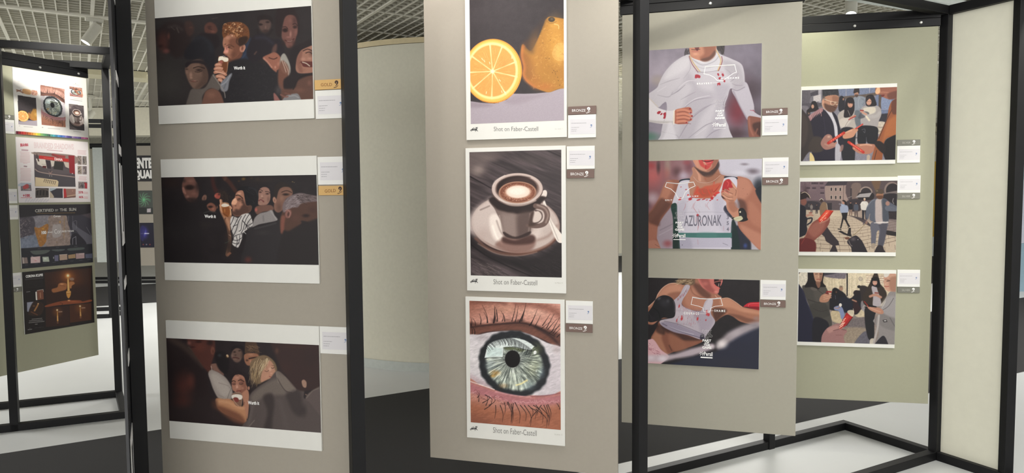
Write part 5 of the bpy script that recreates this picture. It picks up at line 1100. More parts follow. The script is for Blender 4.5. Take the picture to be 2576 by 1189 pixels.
def art_p3(A):
    A.fill(0x2e292c); A.noise(50, .08, 3)
    A.p('1428 640 1200 720 1060 800 900 920 560 1000 300 1070 300 1200 1430 1200', 0x343647, 30, .95); A.g(1250, 720, 300, 140, 0x35394c, .6); A.g(420, 1090, 150, 60, 0x2a3350, .6); A.g(1050, 1050, 400, 100, 0x3a3a44, .5)
    # left arm behind glove
    A.p('40 440 130 360 190 300 210 240 260 170 330 120 420 100 520 125 560 140 500 300 440 380 420 480 350 520 240 540 160 600 90 590 40 560', 0xb3826c, 6)
    A.p('220 250 280 170 380 120 500 140 480 240 400 300 300 260', 0xcd9a82, 28, .8); A.p('330 240 420 210 500 220 440 330 400 300', 0x8a5c4c, 20, .6); A.s('190 300 215 240 270 165 350 112 430 105', 7, 0xf2cfba, .8, 5); A.s('45 440 120 370 185 310', 8, 0xf0cdb8, .7, 5); A.p('40 470 100 400 140 420 90 540 150 600 60 580', 0x9d6c58, 14, .7); A.g(60, 545, 30, 40, 0xc6957f, .6)
    # torso
    A.p('240 560 420 560 700 700 760 780 700 830 560 880 400 930 300 960 200 860 130 780 170 690 210 620', 0x8f604f, 7); A.p('140 770 220 650 240 590 300 640 260 760 330 960 230 880', 0xb9886f, 20, .8); A.p('240 590 400 660 600 740 720 780 560 800 400 730 300 680', 0x4a312c, 20, .85); A.p('350 700 480 760 560 880 440 920 360 850', 0xa87760, 26, .6); A.p('400 820 560 790 700 800 620 860 460 920 410 910', 0x9c6c58, 20, .6); A.s('350 850 380 910', 12, 0x5d3d33, .7, 9); A.p('200 600 290 640 290 720 200 690', 0x3f2b27, 20, .7)
    # neck, chest
    A.p('560 130 700 70 900 200 940 240 980 290 880 420 760 440 640 430 540 400 500 340 520 230', 0xa97763, 6); A.p('640 100 720 130 800 200 850 250 800 290 720 240 660 180', 0x5f4038, 22, .7); A.p('540 240 640 160 720 260 820 300 860 380 700 420 560 370', 0xc4917b, 30, .6); A.s('600 140 640 230 760 290', 12, 0x8b5c4b, .6, 10); A.s('700 120 790 220 850 280', 10, 0x7a4d40, .6, 8)
    # face shouting
    A.p('690 62 900 50 990 62 980 110 950 150 950 180 935 225 880 225 800 190 730 130', 0xc97c74, 5); A.p('700 60 800 64 850 130 900 200 870 220 780 170', 0x8a4e48, 20, .6); A.p('895 90 960 82 985 85 960 130 955 150 915 135 890 110', 0x331a1c, 4); A.s('890 92 950 78 988 86', 7, 0xd98e84, .9, 4); A.s('890 115 915 145 955 165', 12, 0xd4756e, .9, 6); A.s('945 110 940 138', 8, 0xd8cfc6, .8, 4); A.g(910, 205, 40, 22, 0xdd9a8c, .8); A.g(780, 110, 60, 40, 0xd68a80, .5); A.g(960, 60, 30, 16, 0xe5a294, .7)
    # pony tail
    A.p('500 60 640 50 660 100 620 130 580 125 530 110 470 110 440 90', 0x7b6552, 10, .9); A.hair('450 70 640 55 640 110 480 110', 110, 60, 170, 30, 4, [0xc9b08c, 0x8f7558, 0x54402f, 0xdec9a8], .7, 2, 20); A.g(440, 105, 36, 16, 0xb8a68c, .7)
    # right arm
    A.p('890 300 980 285 1060 280 1150 330 1220 380 1300 400 1428 440 1428 600 1330 590 1200 560 1110 500 1040 480 960 520 900 560 850 470 850 380', 0xab7a64, 6); A.p('960 300 1060 285 1150 340 1260 400 1428 450 1428 480 1250 450 1100 400 980 380', 0xcb9a80, 20, .7); A.s('900 250 950 290 1050 278 1140 325 1220 385', 6, 0xf0cfb6, .7, 4); A.p('870 420 960 400 1040 430 960 520 900 560', 0x54382f, 22, .85); A.p('1060 470 1200 540 1330 590 1428 600 1428 560 1300 520 1180 480', 0x6d4a3e, 18, .6); A.g(1390, 520, 60, 40, 0x9c8a8c, .6)
    A.p('1240 380 1290 340 1360 328 1428 335 1428 430 1330 400 1280 385', 0xc23440, 5); A.s('1300 385 1310 350 1428 345', 5, 0xe98c8c, .8, 3); A.p('1280 385 1360 378 1428 395 1428 430 1330 402', 0x7d1c28, 9, .8); A.s('1330 372 1428 368', 8, 0xd85058, .6, 6)
    # top
    A.p('540 130 600 140 560 230 520 290 500 350 530 390 640 430 720 440 750 400 790 310 870 300 860 400 850 470 900 560 860 640 820 690 760 770 700 770 560 720 400 680 300 640 240 590 250 550 380 520 420 480 425 380 400 320 470 250', 0xbcb2bb, 4)
    A.p('640 440 760 440 860 500 880 570 820 680 740 720 700 600', 0xa59ba8, 26, .6); A.p('420 380 520 400 620 440 560 560 420 520 400 420', 0xc9bec6, 26, .7); A.p('280 570 420 590 600 660 760 720 760 775 600 730 400 690 250 600', 0x9d94a4, 6, .9); A.s('270 590 420 660 600 720 750 765', 7, 0x5b5262, .8, 5); A.s('290 560 440 590 600 650 760 715', 6, 0x6a6270, .8, 4); A.s('330 620 480 675 640 715', 9, 0xcfc8d4, .6, 6); A.p('730 720 770 720 760 780 720 772', 0x2c2838, 8, .8); A.p('820 300 870 300 850 400 800 430 770 390', 0xd4ccd4, 12, .6)
    A.s('505 350 540 395 640 432 730 438', 4, 0x83707a, .8, 3); A.s('560 140 500 250 440 300', 5, 0xdbd3d8, .6, 4)
    for k in range(70):
        x = A.rs.uniform(430, 730); y = A.rs.uniform(330, 600)
        if y < 380 and x > 520: continue
        L_ = A.rs.uniform(10, 50); A.s([x, y, x - L_ * .25, y + L_], (3, A.rs.uniform(3, 8), 2), [0xb85058, 0xc46a70, 0x8f8088, 0xa83c44][A.rs.randint(4)], .55, 3)
    for x, y, a, b in ((500, 530, 18, 30), (470, 380, 12, 30), (800, 440, 14, 24), (820, 480, 22, 26), (800, 470, 12, 30), (690, 530, 16, 30), (790, 545, 10, 16), (440, 550, 8, 30), (500, 500, 10, 16)): A.g(x, y, a, b, 0xc23c40, .85, .6, 15)
    for k in range(20): x = A.rs.uniform(440, 560); A.s([x, 180 + (560 - x), x + 6, 200 + (560 - x)], 4, [0xa84a50, 0x7d7078][k % 2], .6, 3)
    A.s('530 230 520 260', 6, 0xb85058, .7, 3); A.s('430 585 440 560 480 590 560 600 640 630', 3, 0x8f8590, .7, 2); A.s('430 430 520 440 640 450', 3, 0x9a909a, .6, 2); A.s('560 400 575 500 560 600', 3, 0x94878f, .6, 2); A.s('640 440 650 520 600 600', 3, 0x94878f, .5, 2)
    # black glove
    A.p('150 380 190 300 260 255 330 255 390 290 420 350 425 430 415 500 370 525 280 520 230 550 130 575 70 540 60 490 100 450', 0x29272b, 5); A.g(290, 340, 110, 80, 0x3c3a40, .9, .9, 20); A.g(230, 290, 40, 26, 0x6a676e, .8, 1, -35); A.g(335, 320, 34, 40, 0x5a575e, .7); A.s('398 320 415 380 412 450', 5, 0x807c84, .8, 4); A.s('160 400 220 450 240 520', 9, 0x151317, .8, 7); A.s('100 460 140 520 150 560', 8, 0x4d4a50, .5, 6); A.g(150, 530, 60, 40, 0x353238, .7)
    # shorts
    A.p('40 840 130 775 180 800 250 900 330 960 340 1000 200 1040 60 1060 40 1060', 0xdcb4ba, 7); 
    for k in range(80):
        x = A.rs.uniform(80, 240); y = 810 + (x - 80) * .8 + A.rs.uniform(-10, 70); A.s([x, y, x + 14, y + 10], 4, [0xb47c84, 0xf2d8da, 0x9c5e68][k % 3], .7, 2)
    A.s('60 860 90 950 70 1050', 8, 0xc09098, .6, 6); A.s('50 900 60 1050', 10, 0xb4838c, .6, 8)
    # blurred rope
    A.s('60 1010 240 1005 420 980 620 930 860 860', (70, 90, 60, 90, 70), 0xcdbfc6, .9, 26); A.g(270, 1010, 90, 56, 0xe6dce2, .9); A.g(130, 1000, 70, 50, 0xe2d6dc, .7); A.g(860, 860, 50, 40, 0xd9ccd0, .7)
    A.s('940 860 1080 740 1250 650 1420 590', (60, 110, 100, 70), 0xbdb2b6, .85, 34); A.g(980, 830, 110, 90, 0xe8e0e0, .95); A.g(1150, 700, 130, 60, 0xc0b5ba, .6, 1, -25); A.g(1380, 600, 100, 50, 0x8f888e, .7)
    A.noise(3, .03, 3)

# ---- street pictures
def person(A, x, y, h, coat, legs, skin=0xb08874, hair=0x2b2326, w=1., lg=1):
    """small standing figure: top of head at (x,y), height h"""
    if lg:
        A.s([x - .05 * h * w, y + .5 * h, x - .07 * h, y + .98 * h], (.13 * h, .08 * h), legs, 1, 3); A.s([x + .05 * h * w, y + .5 * h, x + .08 * h, y + .96 * h], (.13 * h, .08 * h), legs, 1, 3)
    A.p([x - .09 * h * w, y + .17 * h, x + .09 * h * w, y + .17 * h, x + .15 * h * w, y + .3 * h, x + .12 * h * w, y + .55 * h, x - .12 * h * w, y + .55 * h, x - .15 * h * w, y + .3 * h], coat, 4)
    A.g(x, y + .07 * h, .055 * h, .075 * h, skin, 1, .3); A.g(x, y + .035 * h, .06 * h, .045 * h, hair, 1, .4)

def wrapper(A, x0, y0, x1, y1, w):
    A.s([x0, y0, x1, y1], w, 0xb93a30, 1, 3, 0); A.s([x0 + (x1 - x0) * .1, y0 + (y1 - y0) * .1 - w * .1, x0 + (x1 - x0) * .9, y0 + (y1 - y0) * .9 - w * .1], w * .55, 0xdd5a48, .8, 4, 0)
    for t in np.linspace(.2, .8, 6): A.s([x0 + (x1 - x0) * t - w * .15, y0 + (y1 - y0) * t - w * .25, x0 + (x1 - x0) * t + w * .12, y0 + (y1 - y0) * t + w * .18], w * .12, 0xf4c4b4, .8, 2, 0)

def art_f1(A):
    A.fill(0x8d8994); A.p('60 150 600 130 620 330 60 400', 0x7d7880, 12); A.p('60 180 160 160 160 340 60 350', 0x6b666e, 8); A.p('290 140 330 140 330 320 290 320', 0xaaa5ad, 4, 1, 0); A.p('220 235 320 205 322 290 222 325', 0xcac2c4, 3, 1, 0); A.p('180 190 285 150 285 210 185 235', 0x55505a, 4, 1, 0)
    A.p('600 130 1060 100 1060 170 860 230 600 230', 0x8088a0, 8); A.s('665 125 665 240', 8, 0xb3adb4, .9, 2); A.s('985 110 985 170', 8, 0xb3adb4, .9, 2); A.p('560 240 900 200 1080 170 1100 200 900 245 600 270', 0x6c5f58, 6); A.p('1100 170 1350 150 1350 480 1100 430', 0x77809a, 8); A.p('1110 190 1150 190 1140 420 1105 400', 0x62554e, 4, 1, 0); A.p('1160 210 1280 200 1260 380 1150 380', 0x8a94ae, 8); A.p('1100 470 1350 460 1350 570 1100 560', 0x35323c, 10); A.s('1140 400 1260 400', 5, 0xb0aab4, .8); A.p('1080 580 1200 580 1150 720 1080 720', 0xc9bdae, 6); A.s('1085 640 1160 645', 14, 0x8f857e, .8, 4); A.s('1085 690 1140 700', 14, 0x98908a, .8, 4); A.p('780 720 840 720 840 860 780 860', 0xa9a2a4, 6); A.s('785 790 835 790', 12, 0x5d5860, .8, 4)
    A.p('60 345 340 320 330 370 70 400', 0x5f5a62, 6); A.p('60 370 150 370 130 470 60 440', 0x827c84, 8); A.noise(12, .09, 3)
    # background figures
    A.p('200 310 250 300 280 360 290 420 230 440 150 450 140 420 180 380', 0x2f2a2e, 6); A.g(212, 372, 24, 34, 0xc9a08c, 1, .4); A.g(155, 462, 26, 24, 0xb58f7e, .9, .5); A.p('130 430 160 420 180 450 170 500 130 500', 0x2f2a2e, 6, .8); A.g(160, 468, 16, 18, 0xb58f7e, .9)
    A.p('580 240 610 222 640 250 650 300 640 420 570 430 560 320', 0x2d2c34, 6); A.g(628, 268, 14, 22, 0xb08874, .9, .5)
    A.p('765 250 840 220 920 240 930 300 900 350 870 410 780 415 770 330', 0x9196a0, 6); A.s('850 240 830 300 840 380', 6, 0xb4b8c0, .6, 4); A.g(805, 195, 34, 44, 0xb08874, 1, .3); A.p('765 175 790 145 835 150 845 190 820 170 780 185', 0x3b3233, 4); A.p('785 205 830 205 820 235 795 235', 0x4b3a38, 6, .8); A.s('880 260 920 290 890 340', 14, 0x7b808c, .8, 8)
    # woman with long hair (grey jacket)
    A.p('560 470 640 410 760 420 800 460 800 640 770 670 640 670 570 640 555 540', 0xb7aea8, 6); A.p('570 560 640 520 740 530 700 600 640 650 590 640', 0xd2c8c0, 12, .8); A.p('780 440 850 430 870 600 800 620', 0x70757c, 9); A.s('650 640 700 560 770 540', 7, 0x8b827e, .7, 5)
    A.p('655 300 680 255 730 240 770 270 780 360 770 440 730 500 640 515 640 430 650 360', 0x292227, 5); A.g(722, 335, 42, 54, 0xc99c88, 1, .3); A.p('690 290 740 270 775 300 770 320 700 320', 0x292227, 5); A.s('695 330 715 330', 5, 0x3a2625, .8, 2); A.s('738 328 756 330', 5, 0x3a2625, .8, 2); A.s('712 368 730 370', 6, 0x9a4a48, .8, 3); A.s('690 420 720 490', 7, 0xc3b8b2, .7, 4)
    A.s('720 520 760 500 790 490', 22, 0xc08f7a, 1, 6); A.s('700 545 790 500', 12, 0xa8383a, 1, 3)
    A.p('600 670 780 670 790 860 770 1090 640 1090 590 900', 0x27262e, 8)
    # woman with light jumper
    A.p('870 390 940 350 1060 345 1130 380 1145 470 1110 560 1080 640 900 630 860 560 880 480', 0xaaa3a2, 6); A.p('900 390 1050 370 1060 440 960 470', 0xdad0c0, 12, .85); A.p('830 520 870 440 940 430 980 460 900 520', 0x55565e, 8, .8); A.s('900 450 980 500 1080 490 1120 450', 44, 0xb4adac, 1, 12); A.s('940 500 980 550', 26, 0xe8dcc6, .8, 8); A.s('870 430 900 450 940 470', 24, 0xc89a86, 1, 6); A.s('860 415 900 420', 16, 0x9c3c38, .9, 4)
    A.p('935 240 975 205 1030 205 1060 260 1080 340 1020 360 940 350', 0x292227, 5); A.g(975, 300, 42, 54, 0xcea18d, 1, .3); A.p('940 250 980 215 990 240 950 290 936 310', 0x3a2f33, 4); A.s('952 300 970 296', 5, 0x3a2625, .8, 2); A.s('988 294 1004 292', 5, 0x3a2625, .8, 2); A.s('968 334 988 334', 6, 0xa04e4a, .8, 3)
    A.p('850 630 1080 640 1100 760 1090 870 960 860 940 780 930 870 830 870 820 740', 0x1f1e26, 6); A.s('880 680 920 670 920 720 900 700', 7, 0x8d8c94, .6, 4)
    # man with glasses
    A.p('380 400 480 440 560 560 580 720 560 1110 520 1110 510 700 440 520', 0xcfcbd2, 6); A.p('170 540 260 430 340 400 420 470 490 600 510 760 540 900 510 1110 230 1110 200 900 160 720', 0x2f2a3a, 7); A.p('470 440 540 500 590 680 640 900 560 880 545 640', 0x2b2736, 7); A.p('150 520 200 470 330 390 345 440 240 500 180 570', 0xb98d90, 8, .9)
    for k in range(14): A.s([190 + k * 10, 500 - k * 5, 200 + k * 10, 540 - k * 6], 6, [0xe3b8b4, 0x4a3a48][k % 2], .7, 4)
    A.s('320 420 330 500', 7, 0xd9a9a4, .8, 4); A.s('360 520 380 700 360 900', 10, 0x463f52, .6, 8)
    A.p('345 290 360 230 420 190 500 190 560 230 560 300 545 370 510 420 460 445 400 420 360 380 340 340', 0xb98c76, 6); A.p('370 330 440 350 540 350 520 420 460 448 390 410', 0x5d4339, 14, .85); A.p('480 230 560 240 556 330 520 380 490 330', 0x8b6350, 14, .6)
    A.p('345 190 350 160 400 138 480 138 545 160 565 215 520 210 440 215 370 240 350 260', 0x3a3a40, 6); A.p('350 240 370 220 385 290 360 270', 0x6d625e, 9, .8); A.hair('350 160 540 150 560 210 360 220', 60, 26, 60, 60, 4, [0x55565c, 0x25262a], .6, 2, 40)
    A.g(352, 305, 18, 34, 0xcf9f88, 1, .4); A.s('365 268 460 300 555 310', 6, 0xe4d6c0, .9, 3); A.s('455 300 460 345 500 348 510 308', 5, 0xe4d6c0, .9, 2); A.s('525 312 530 345 555 335', 5, 0xe4d6c0, .9, 2); A.g(482, 318, 22, 12, 0x4a3530, .8); A.g(545, 312, 10, 10, 0x4a3530, .8); A.s('500 380 530 385', 8, 0x4a2d2a, .8, 4)
    A.s('340 330 350 370 375 410', 14, 0xe9c2a8, .6, 8)
    # hands and wrappers
    A.p('630 740 700 690 780 660 830 680 800 720 760 780 660 805 620 790', 0xc7957b, 6); A.s('650 720 740 690', 16, 0xe7bea2, .6, 9); wrapper(A, 800, 665, 890, 605, 18)
    A.p('60 430 120 470 190 600 230 780 340 810 330 980 160 990 60 1110', 0x443c3c, 9); A.p('70 480 120 520 150 700 100 900 60 900', 0x5a4d4a, 20, .6); A.p('230 780 340 800 320 900 360 960 260 1000 170 980 160 900', 0x4e443f, 12, .8)
    A.p('320 880 350 800 400 750 450 750 480 790 470 850 540 870 530 910 440 950 370 950', 0xa87e74, 6); A.g(430, 780, 36, 26, 0xdab7a4, .8); A.s('380 880 440 900 520 890', 22, 0xc29484, .7, 8); wrapper(A, 425, 865, 635, 725, 38)
    for x, y in ((430, 910), (470, 885), (510, 880)): A.s([x, y, x + 20, y - 20], 24, 0xb88a7c, .95, 6)
    A.p('750 930 800 880 870 870 980 870 1060 880 1060 930 1000 1000 900 1010 820 990', 0xb5806c, 6); A.s('860 890 940 880 1010 890', 20, 0xe2b79c, .7, 10); wrapper(A, 700, 850, 900, 985, 36); A.g(775, 935, 20, 16, 0xd4a38c, .95)
    # man on the right in brown jacket
    A.p('1250 370 1300 280 1350 270 1350 800 1250 780 1180 870 1140 1090 1010 1090 1060 900 1140 700 1220 520', 0x9c5f3c, 7); A.p('1240 560 1340 480 1345 760 1240 770 1160 840', 0xb97648, 26, .8); A.s('1290 400 1210 560 1110 800', 8, 0x3f2722, .9, 5); A.p('1350 760 1240 790 1180 870 1170 1000 1250 1080 1350 1080', 0x1e191b, 10); A.p('1050 860 1120 830 1200 900 1180 1000 1100 940', 0x2a2122, 8); A.s('1080 960 1050 1080', 10, 0x55332a, .9, 6); A.p('1290 290 1350 260 1350 420 1300 460', 0x6b4032, 8, .9)
    A.p('1070 130 1130 120 1200 105 1350 92 1350 210 1280 260 1210 250 1170 230 1150 200 1070 190', 0xa06a58, 6); A.p('1065 150 1110 130 1130 160 1100 190 1070 185', 0xe9bd96, 5); A.s('1130 170 1170 165 1240 170', 12, 0xc58e76, .7, 8); A.p('1150 200 1190 200 1170 230 1145 225', 0x7a3a34, 5); A.p('1240 180 1350 140 1350 220 1290 260 1240 250', 0x6f463a, 14, .8); A.p('1000 108 1200 92 1350 88 1350 105 1120 122', 0x3a2a2a, 6, .8)
    A.p('175 1000 230 1060 240 1115 180 1115', 0xe4cf9a, 6); A.p('520 900 570 880 600 980 570 1100 520 1105', 0xb9b5bd, 8); A.p('590 900 630 890 620 960 580 980', 0xa5827a, 8, .8); A.p('950 1030 990 1030 980 1060 950 1060', 0xc9b59e, 5, .8)
    A.noise(4, .05, 5)

def art_f2(A):
    A.fill(0xa9988c)
    A.p('20 90 420 80 460 360 20 420', 0x7d6a70, 10); A.g(160, 180, 150, 120, 0x8b777c, .6); A.p('440 150 740 130 740 360 470 370 390 340 380 160', 0xa38f88, 6); A.p('375 150 420 90 720 75 740 130 640 140', 0x4a4248, 5, 1, 0); A.p('740 80 1360 66 1360 400 740 380', 0x5f5254, 8); A.p('740 130 860 120 850 300 740 340', 0x7d6c66, 8)
    for x in (462, 522, 584):
        for y in (195, 305): A.p([x - 16, y - 28, x + 18, y - 28, x + 18, y + 26, x - 16, y + 26], 0xb6a79c, 4, 1, 0); A.p([x - 9, y - 20, x + 11, y - 20, x + 11, y + 22, x - 9, y + 22], 0x3c3439, 3, 1, 0)
    for x, y in ((220, 120), (230, 185), (330, 120), (340, 180), (340, 250), (150, 185), (260, 120)): A.p([x - 26, y - 14, x + 26, y - 14, x + 26, y + 14, x - 26, y + 14], 0x52444c, 5, .8, 0); A.s([x - 28, y + 20, x + 28, y + 20], 5, 0xa8959a, .6, 3)
    for k in range(30): A.s([120, 330, 120 + A.rs.uniform(-70, 60), 120 + A.rs.uniform(-20, 60)], (6, 2), 0x4f3c42, .5, 3)
    A.s('632 140 625 350', 5, 0x3a3236, .9, 2); A.p('720 180 742 180 742 330 722 330', 0x3f373c, 4, .8, 0)
    A.g(935, 230, 90, 80, 0x9a8a82, 1, .05); A.g(935, 236, 74, 68, 0x3b3438, 1, .08); A.p('840 240 1030 240 1020 330 840 330', 0x2f292c, 6); A.g(1290, 200, 110, 120, 0x8a7a74, 1, .06); A.g(1300, 205, 96, 104, 0x332c30, 1, .08); A.p('1000 90 1130 90 1120 160 1090 230 1060 200', 0x7b6148, 12, .8)
    A.p('790 305 850 255 1015 235 980 295', 0xa6a0a0, 4, 1, 0); A.p('1180 240 1360 200 1360 270 1170 270', 0x7a706e, 6); A.p('1150 280 1360 280 1360 600 1180 600', 0x302a2f, 8); A.s('1310 310 1300 350 1315 380', 8, 0xb8b0b0, .8, 4); A.s('670 320 740 290', 6, 0xb0a4a0, .8, 3); A.p('680 350 860 330 860 480 680 480', 0x3b3339, 10, .9)
    A.p('20 370 320 350 560 350 600 380 600 490 20 490', 0x5d5156, 8, .9); A.p('395 385 470 380 470 480 400 480', 0x3b353b, 5, .9, 0); A.p('130 370 300 380 290 480 130 480', 0x3f3940, 7, .9)
    # square
    A.p('20 480 600 480 700 500 900 600 1000 640 1230 600 1360 640 1360 1060 20 1060', 0xc0b09e, 5, 1, 0); A.g(420, 560, 300, 90, 0xd6c7b2, .8); A.p('1220 600 1360 625 1360 760 1210 740', 0x8b7d7b, 9, .9)
    for j in range(15):
        y = 560 + j * 14 + j * j * 1.9
        if y > 1050: break
        A.s([20, y - 26, 400, y, 800, y + 8, 1360, y - 60 - j * 5], max(2, j * .55), 0x6b5c54, .75, 2)
    for j in range(14):
        y = 600 + j * 14 + j * j * 1.9; dy = 12 + j * 3.6
        for x in np.arange(40 + (j % 2) * 22, 1350, 50 + j * 7):
            yy = y + (8 if 400 < x < 900 else -10) - max(0, x - 850) * (.10 + j * .006); A.s([x, yy - dy, x + 6, yy], max(1.5, j * .45), 0x6b5c54, .7, 2, 0)
    A.p('1200 745 1360 790 1360 830 1200 800', 0x2b2629, 6, .95); A.p('680 545 900 590 1010 690 960 680 780 580', 0x453c40, 7, .9)
    # distant people
    for (x, y, h, c_, l_) in ((195, 395, 120, 0x8d8480, 0x6a5f60), (265, 400, 130, 0x3b3539, 0x4a4145), (160, 390, 90, 0x5a5458, 0x3d373b), (725, 360, 190, 0x25232a, 0x8a7468), (800, 362, 210, 0x565a66, 0x6a5c58)): person(A, x, y, h, c_, l_)
    person(A, 915, 308, 290, 0xd0cac4, 0x2b2932, 0xc09a84, 0xc9b8a4, 1.2); A.s('860 400 890 370 930 400', 16, 0xdcd6d0, .8, 6)
    A.p('310 430 350 370 400 390 412 470 400 520 320 560 305 470', 0x8c735e, 6); A.s('400 390 414 480', 5, 0xe9dccb, .8, 3); A.g(330, 350, 28, 30, 0x4a3a38, 1, .4); A.s('305 345 330 325 355 345', 6, 0xf3ead8, .9, 3)
    # walking woman
    A.p('590 420 640 395 690 430 685 510 600 520 580 470', 0x9fa6b8, 6); A.g(632, 372, 24, 32, 0xb58c7a, 1, .4); A.p('610 350 640 342 670 370 672 410 645 400 640 370', 0x2b2326, 5); A.s('575 395 600 400 620 420', 16, 0xa5b0c6, 1, 6); A.g(582, 395, 18, 14, 0x7a5a50, .9)
    A.p('600 515 685 510 670 600 690 650 715 690 690 700 650 620 630 600 600 720 580 730 600 640 612 570', 0x211d22, 4, 1, 0); A.s('555 735 595 742', 12, 0x211d22, 1, 3); A.s('690 712 715 695', 10, 0x211d22, 1, 3)
    A.p('560 770 590 755 680 800 700 720 728 715 730 800 745 840 700 830 640 810', 0x2b2528, 4, 1, 0)
    # man in denim jacket
    A.p('1010 640 1225 640 1215 740 1170 960 1100 960 1115 760 1080 780 1060 960 1010 960 1005 800', 0x6c6b76, 6); A.p('1110 660 1220 650 1200 850 1150 970 1100 940 1130 760', 0x504e58, 12, .7); A.p('930 560 940 450 990 360 1050 320 1180 310 1260 360 1310 440 1290 480 1240 470 1230 640 1000 620 990 520 960 600', 0x636672, 6); A.p('1070 330 1150 320 1165 400 1160 640 1070 635 1060 450', 0xb8aba8, 10); A.p('1060 640 1220 625 1222 648 1060 650', 0xd8d0cc, 4, .9); A.p('1150 330 1230 360 1240 600 1165 610 1155 450', 0x50545e, 10, .8); A.s('960 420 1000 360 1050 330', 9, 0x9499a4, .6, 7)
    A.p('1070 250 1090 220 1160 220 1172 270 1160 310 1120 322 1085 300', 0x9c755e, 6); A.p('1062 215 1090 190 1160 190 1175 230 1150 250 1090 245 1070 260', 0x5b4d42, 5); A.g(1085, 210, 24, 18, 0x9c8c76, .7); A.p('1080 280 1165 275 1150 318 1100 318', 0x5f4030, 7, .8); A.g(1230, 380, 36, 40, 0xa88478, .95, .4); A.p('1200 420 1300 420 1310 480 1220 480', 0x6a6d78, 6); A.g(940, 640, 24, 34, 0x9a7a6e, .9, .5); A.s('900 660 940 600', 20, 0x5c5058, .8, 6)
    A.p('1010 930 1060 930 1050 990 1010 990', 0xa49688, 5); A.p('1090 960 1160 960 1180 1010 1220 1040 1050 1040', 0x393136, 6)
    A.s('930 655 830 760 750 825', 5, 0x7a6a3e, .95, 2)
    # dog and shadow
    A.p('700 870 790 820 850 860 900 930 960 1040 770 1040 730 980 680 920', 0x322c33, 5); A.g(760, 870, 60, 46, 0x6d6468, .8); A.g(680, 858, 40, 22, 0x6b4638, 1, .4); A.s('640 850 690 850', 12, 0x8d6a58, .8, 5); A.s('700 890 720 940 745 965', 8, 0xa59a96, .8, 4); A.g(825, 876, 14, 10, 0xd8d0cc, .8)
    A.p('320 800 400 700 470 800 560 900 570 950 520 960 550 1045 440 1045 480 960 390 900 370 840', 0x3a3136, 5, .97, 0)
    # phone hand foreground
    A.p('35 420 60 400 110 440 120 560 140 600 130 680 130 800 60 870 30 900', 0x262530, 6); A.g(90, 370, 50, 60, 0x8c5e54, 1, .35); A.p('40 290 70 245 120 240 170 290 180 330 140 310 100 330 50 350', 0x322527, 5); A.s('60 255 110 240 160 280 178 320', 8, 0xf0dcc4, .85, 4); A.s('130 560 180 545 210 555', 24, 0xb98c7c, .95, 6); A.s('140 600 200 590 190 640 140 680', 18, 0x262530, 1, 6); A.s('165 520 200 520', 12, 0x9c4a40, .9, 4)
    A.p('30 950 90 860 150 740 200 660 290 600 330 620 400 600 440 580 440 640 400 720 340 800 270 860 230 900 240 930 220 1045 30 1045', 0x8a5248, 6); A.p('150 740 260 640 380 640 340 760 250 850 180 820', 0xa87264, 26, .7); A.p('30 930 100 860 250 920 215 1045 30 1045', 0x6d2c2c, 9, .95); A.s('60 940 100 870', 10, 0x9c4440, .7, 7); A.s('200 660 150 740 110 840', 7, 0xd9a892, .6, 6)
    A.p('285 600 390 475 495 488 440 570 380 620 300 650', 0xc3402e, 4, 1, 0); A.p('310 600 395 490 440 495 350 620', 0xe06a50, 9, .9); A.s('420 590 480 500', 8, 0x6d1f1c, .8, 4); A.s('310 655 400 620 430 590', 20, 0xb78272, .9, 6)
    for x, y in ((320, 610), (345, 580), (370, 555), (395, 525), (335, 625), (380, 590)): A.s([x - 8, y + 10, x + 12, y - 8], 7, 0xf3d4c4, .85, 3)
    A.noise(4, .06, 5)

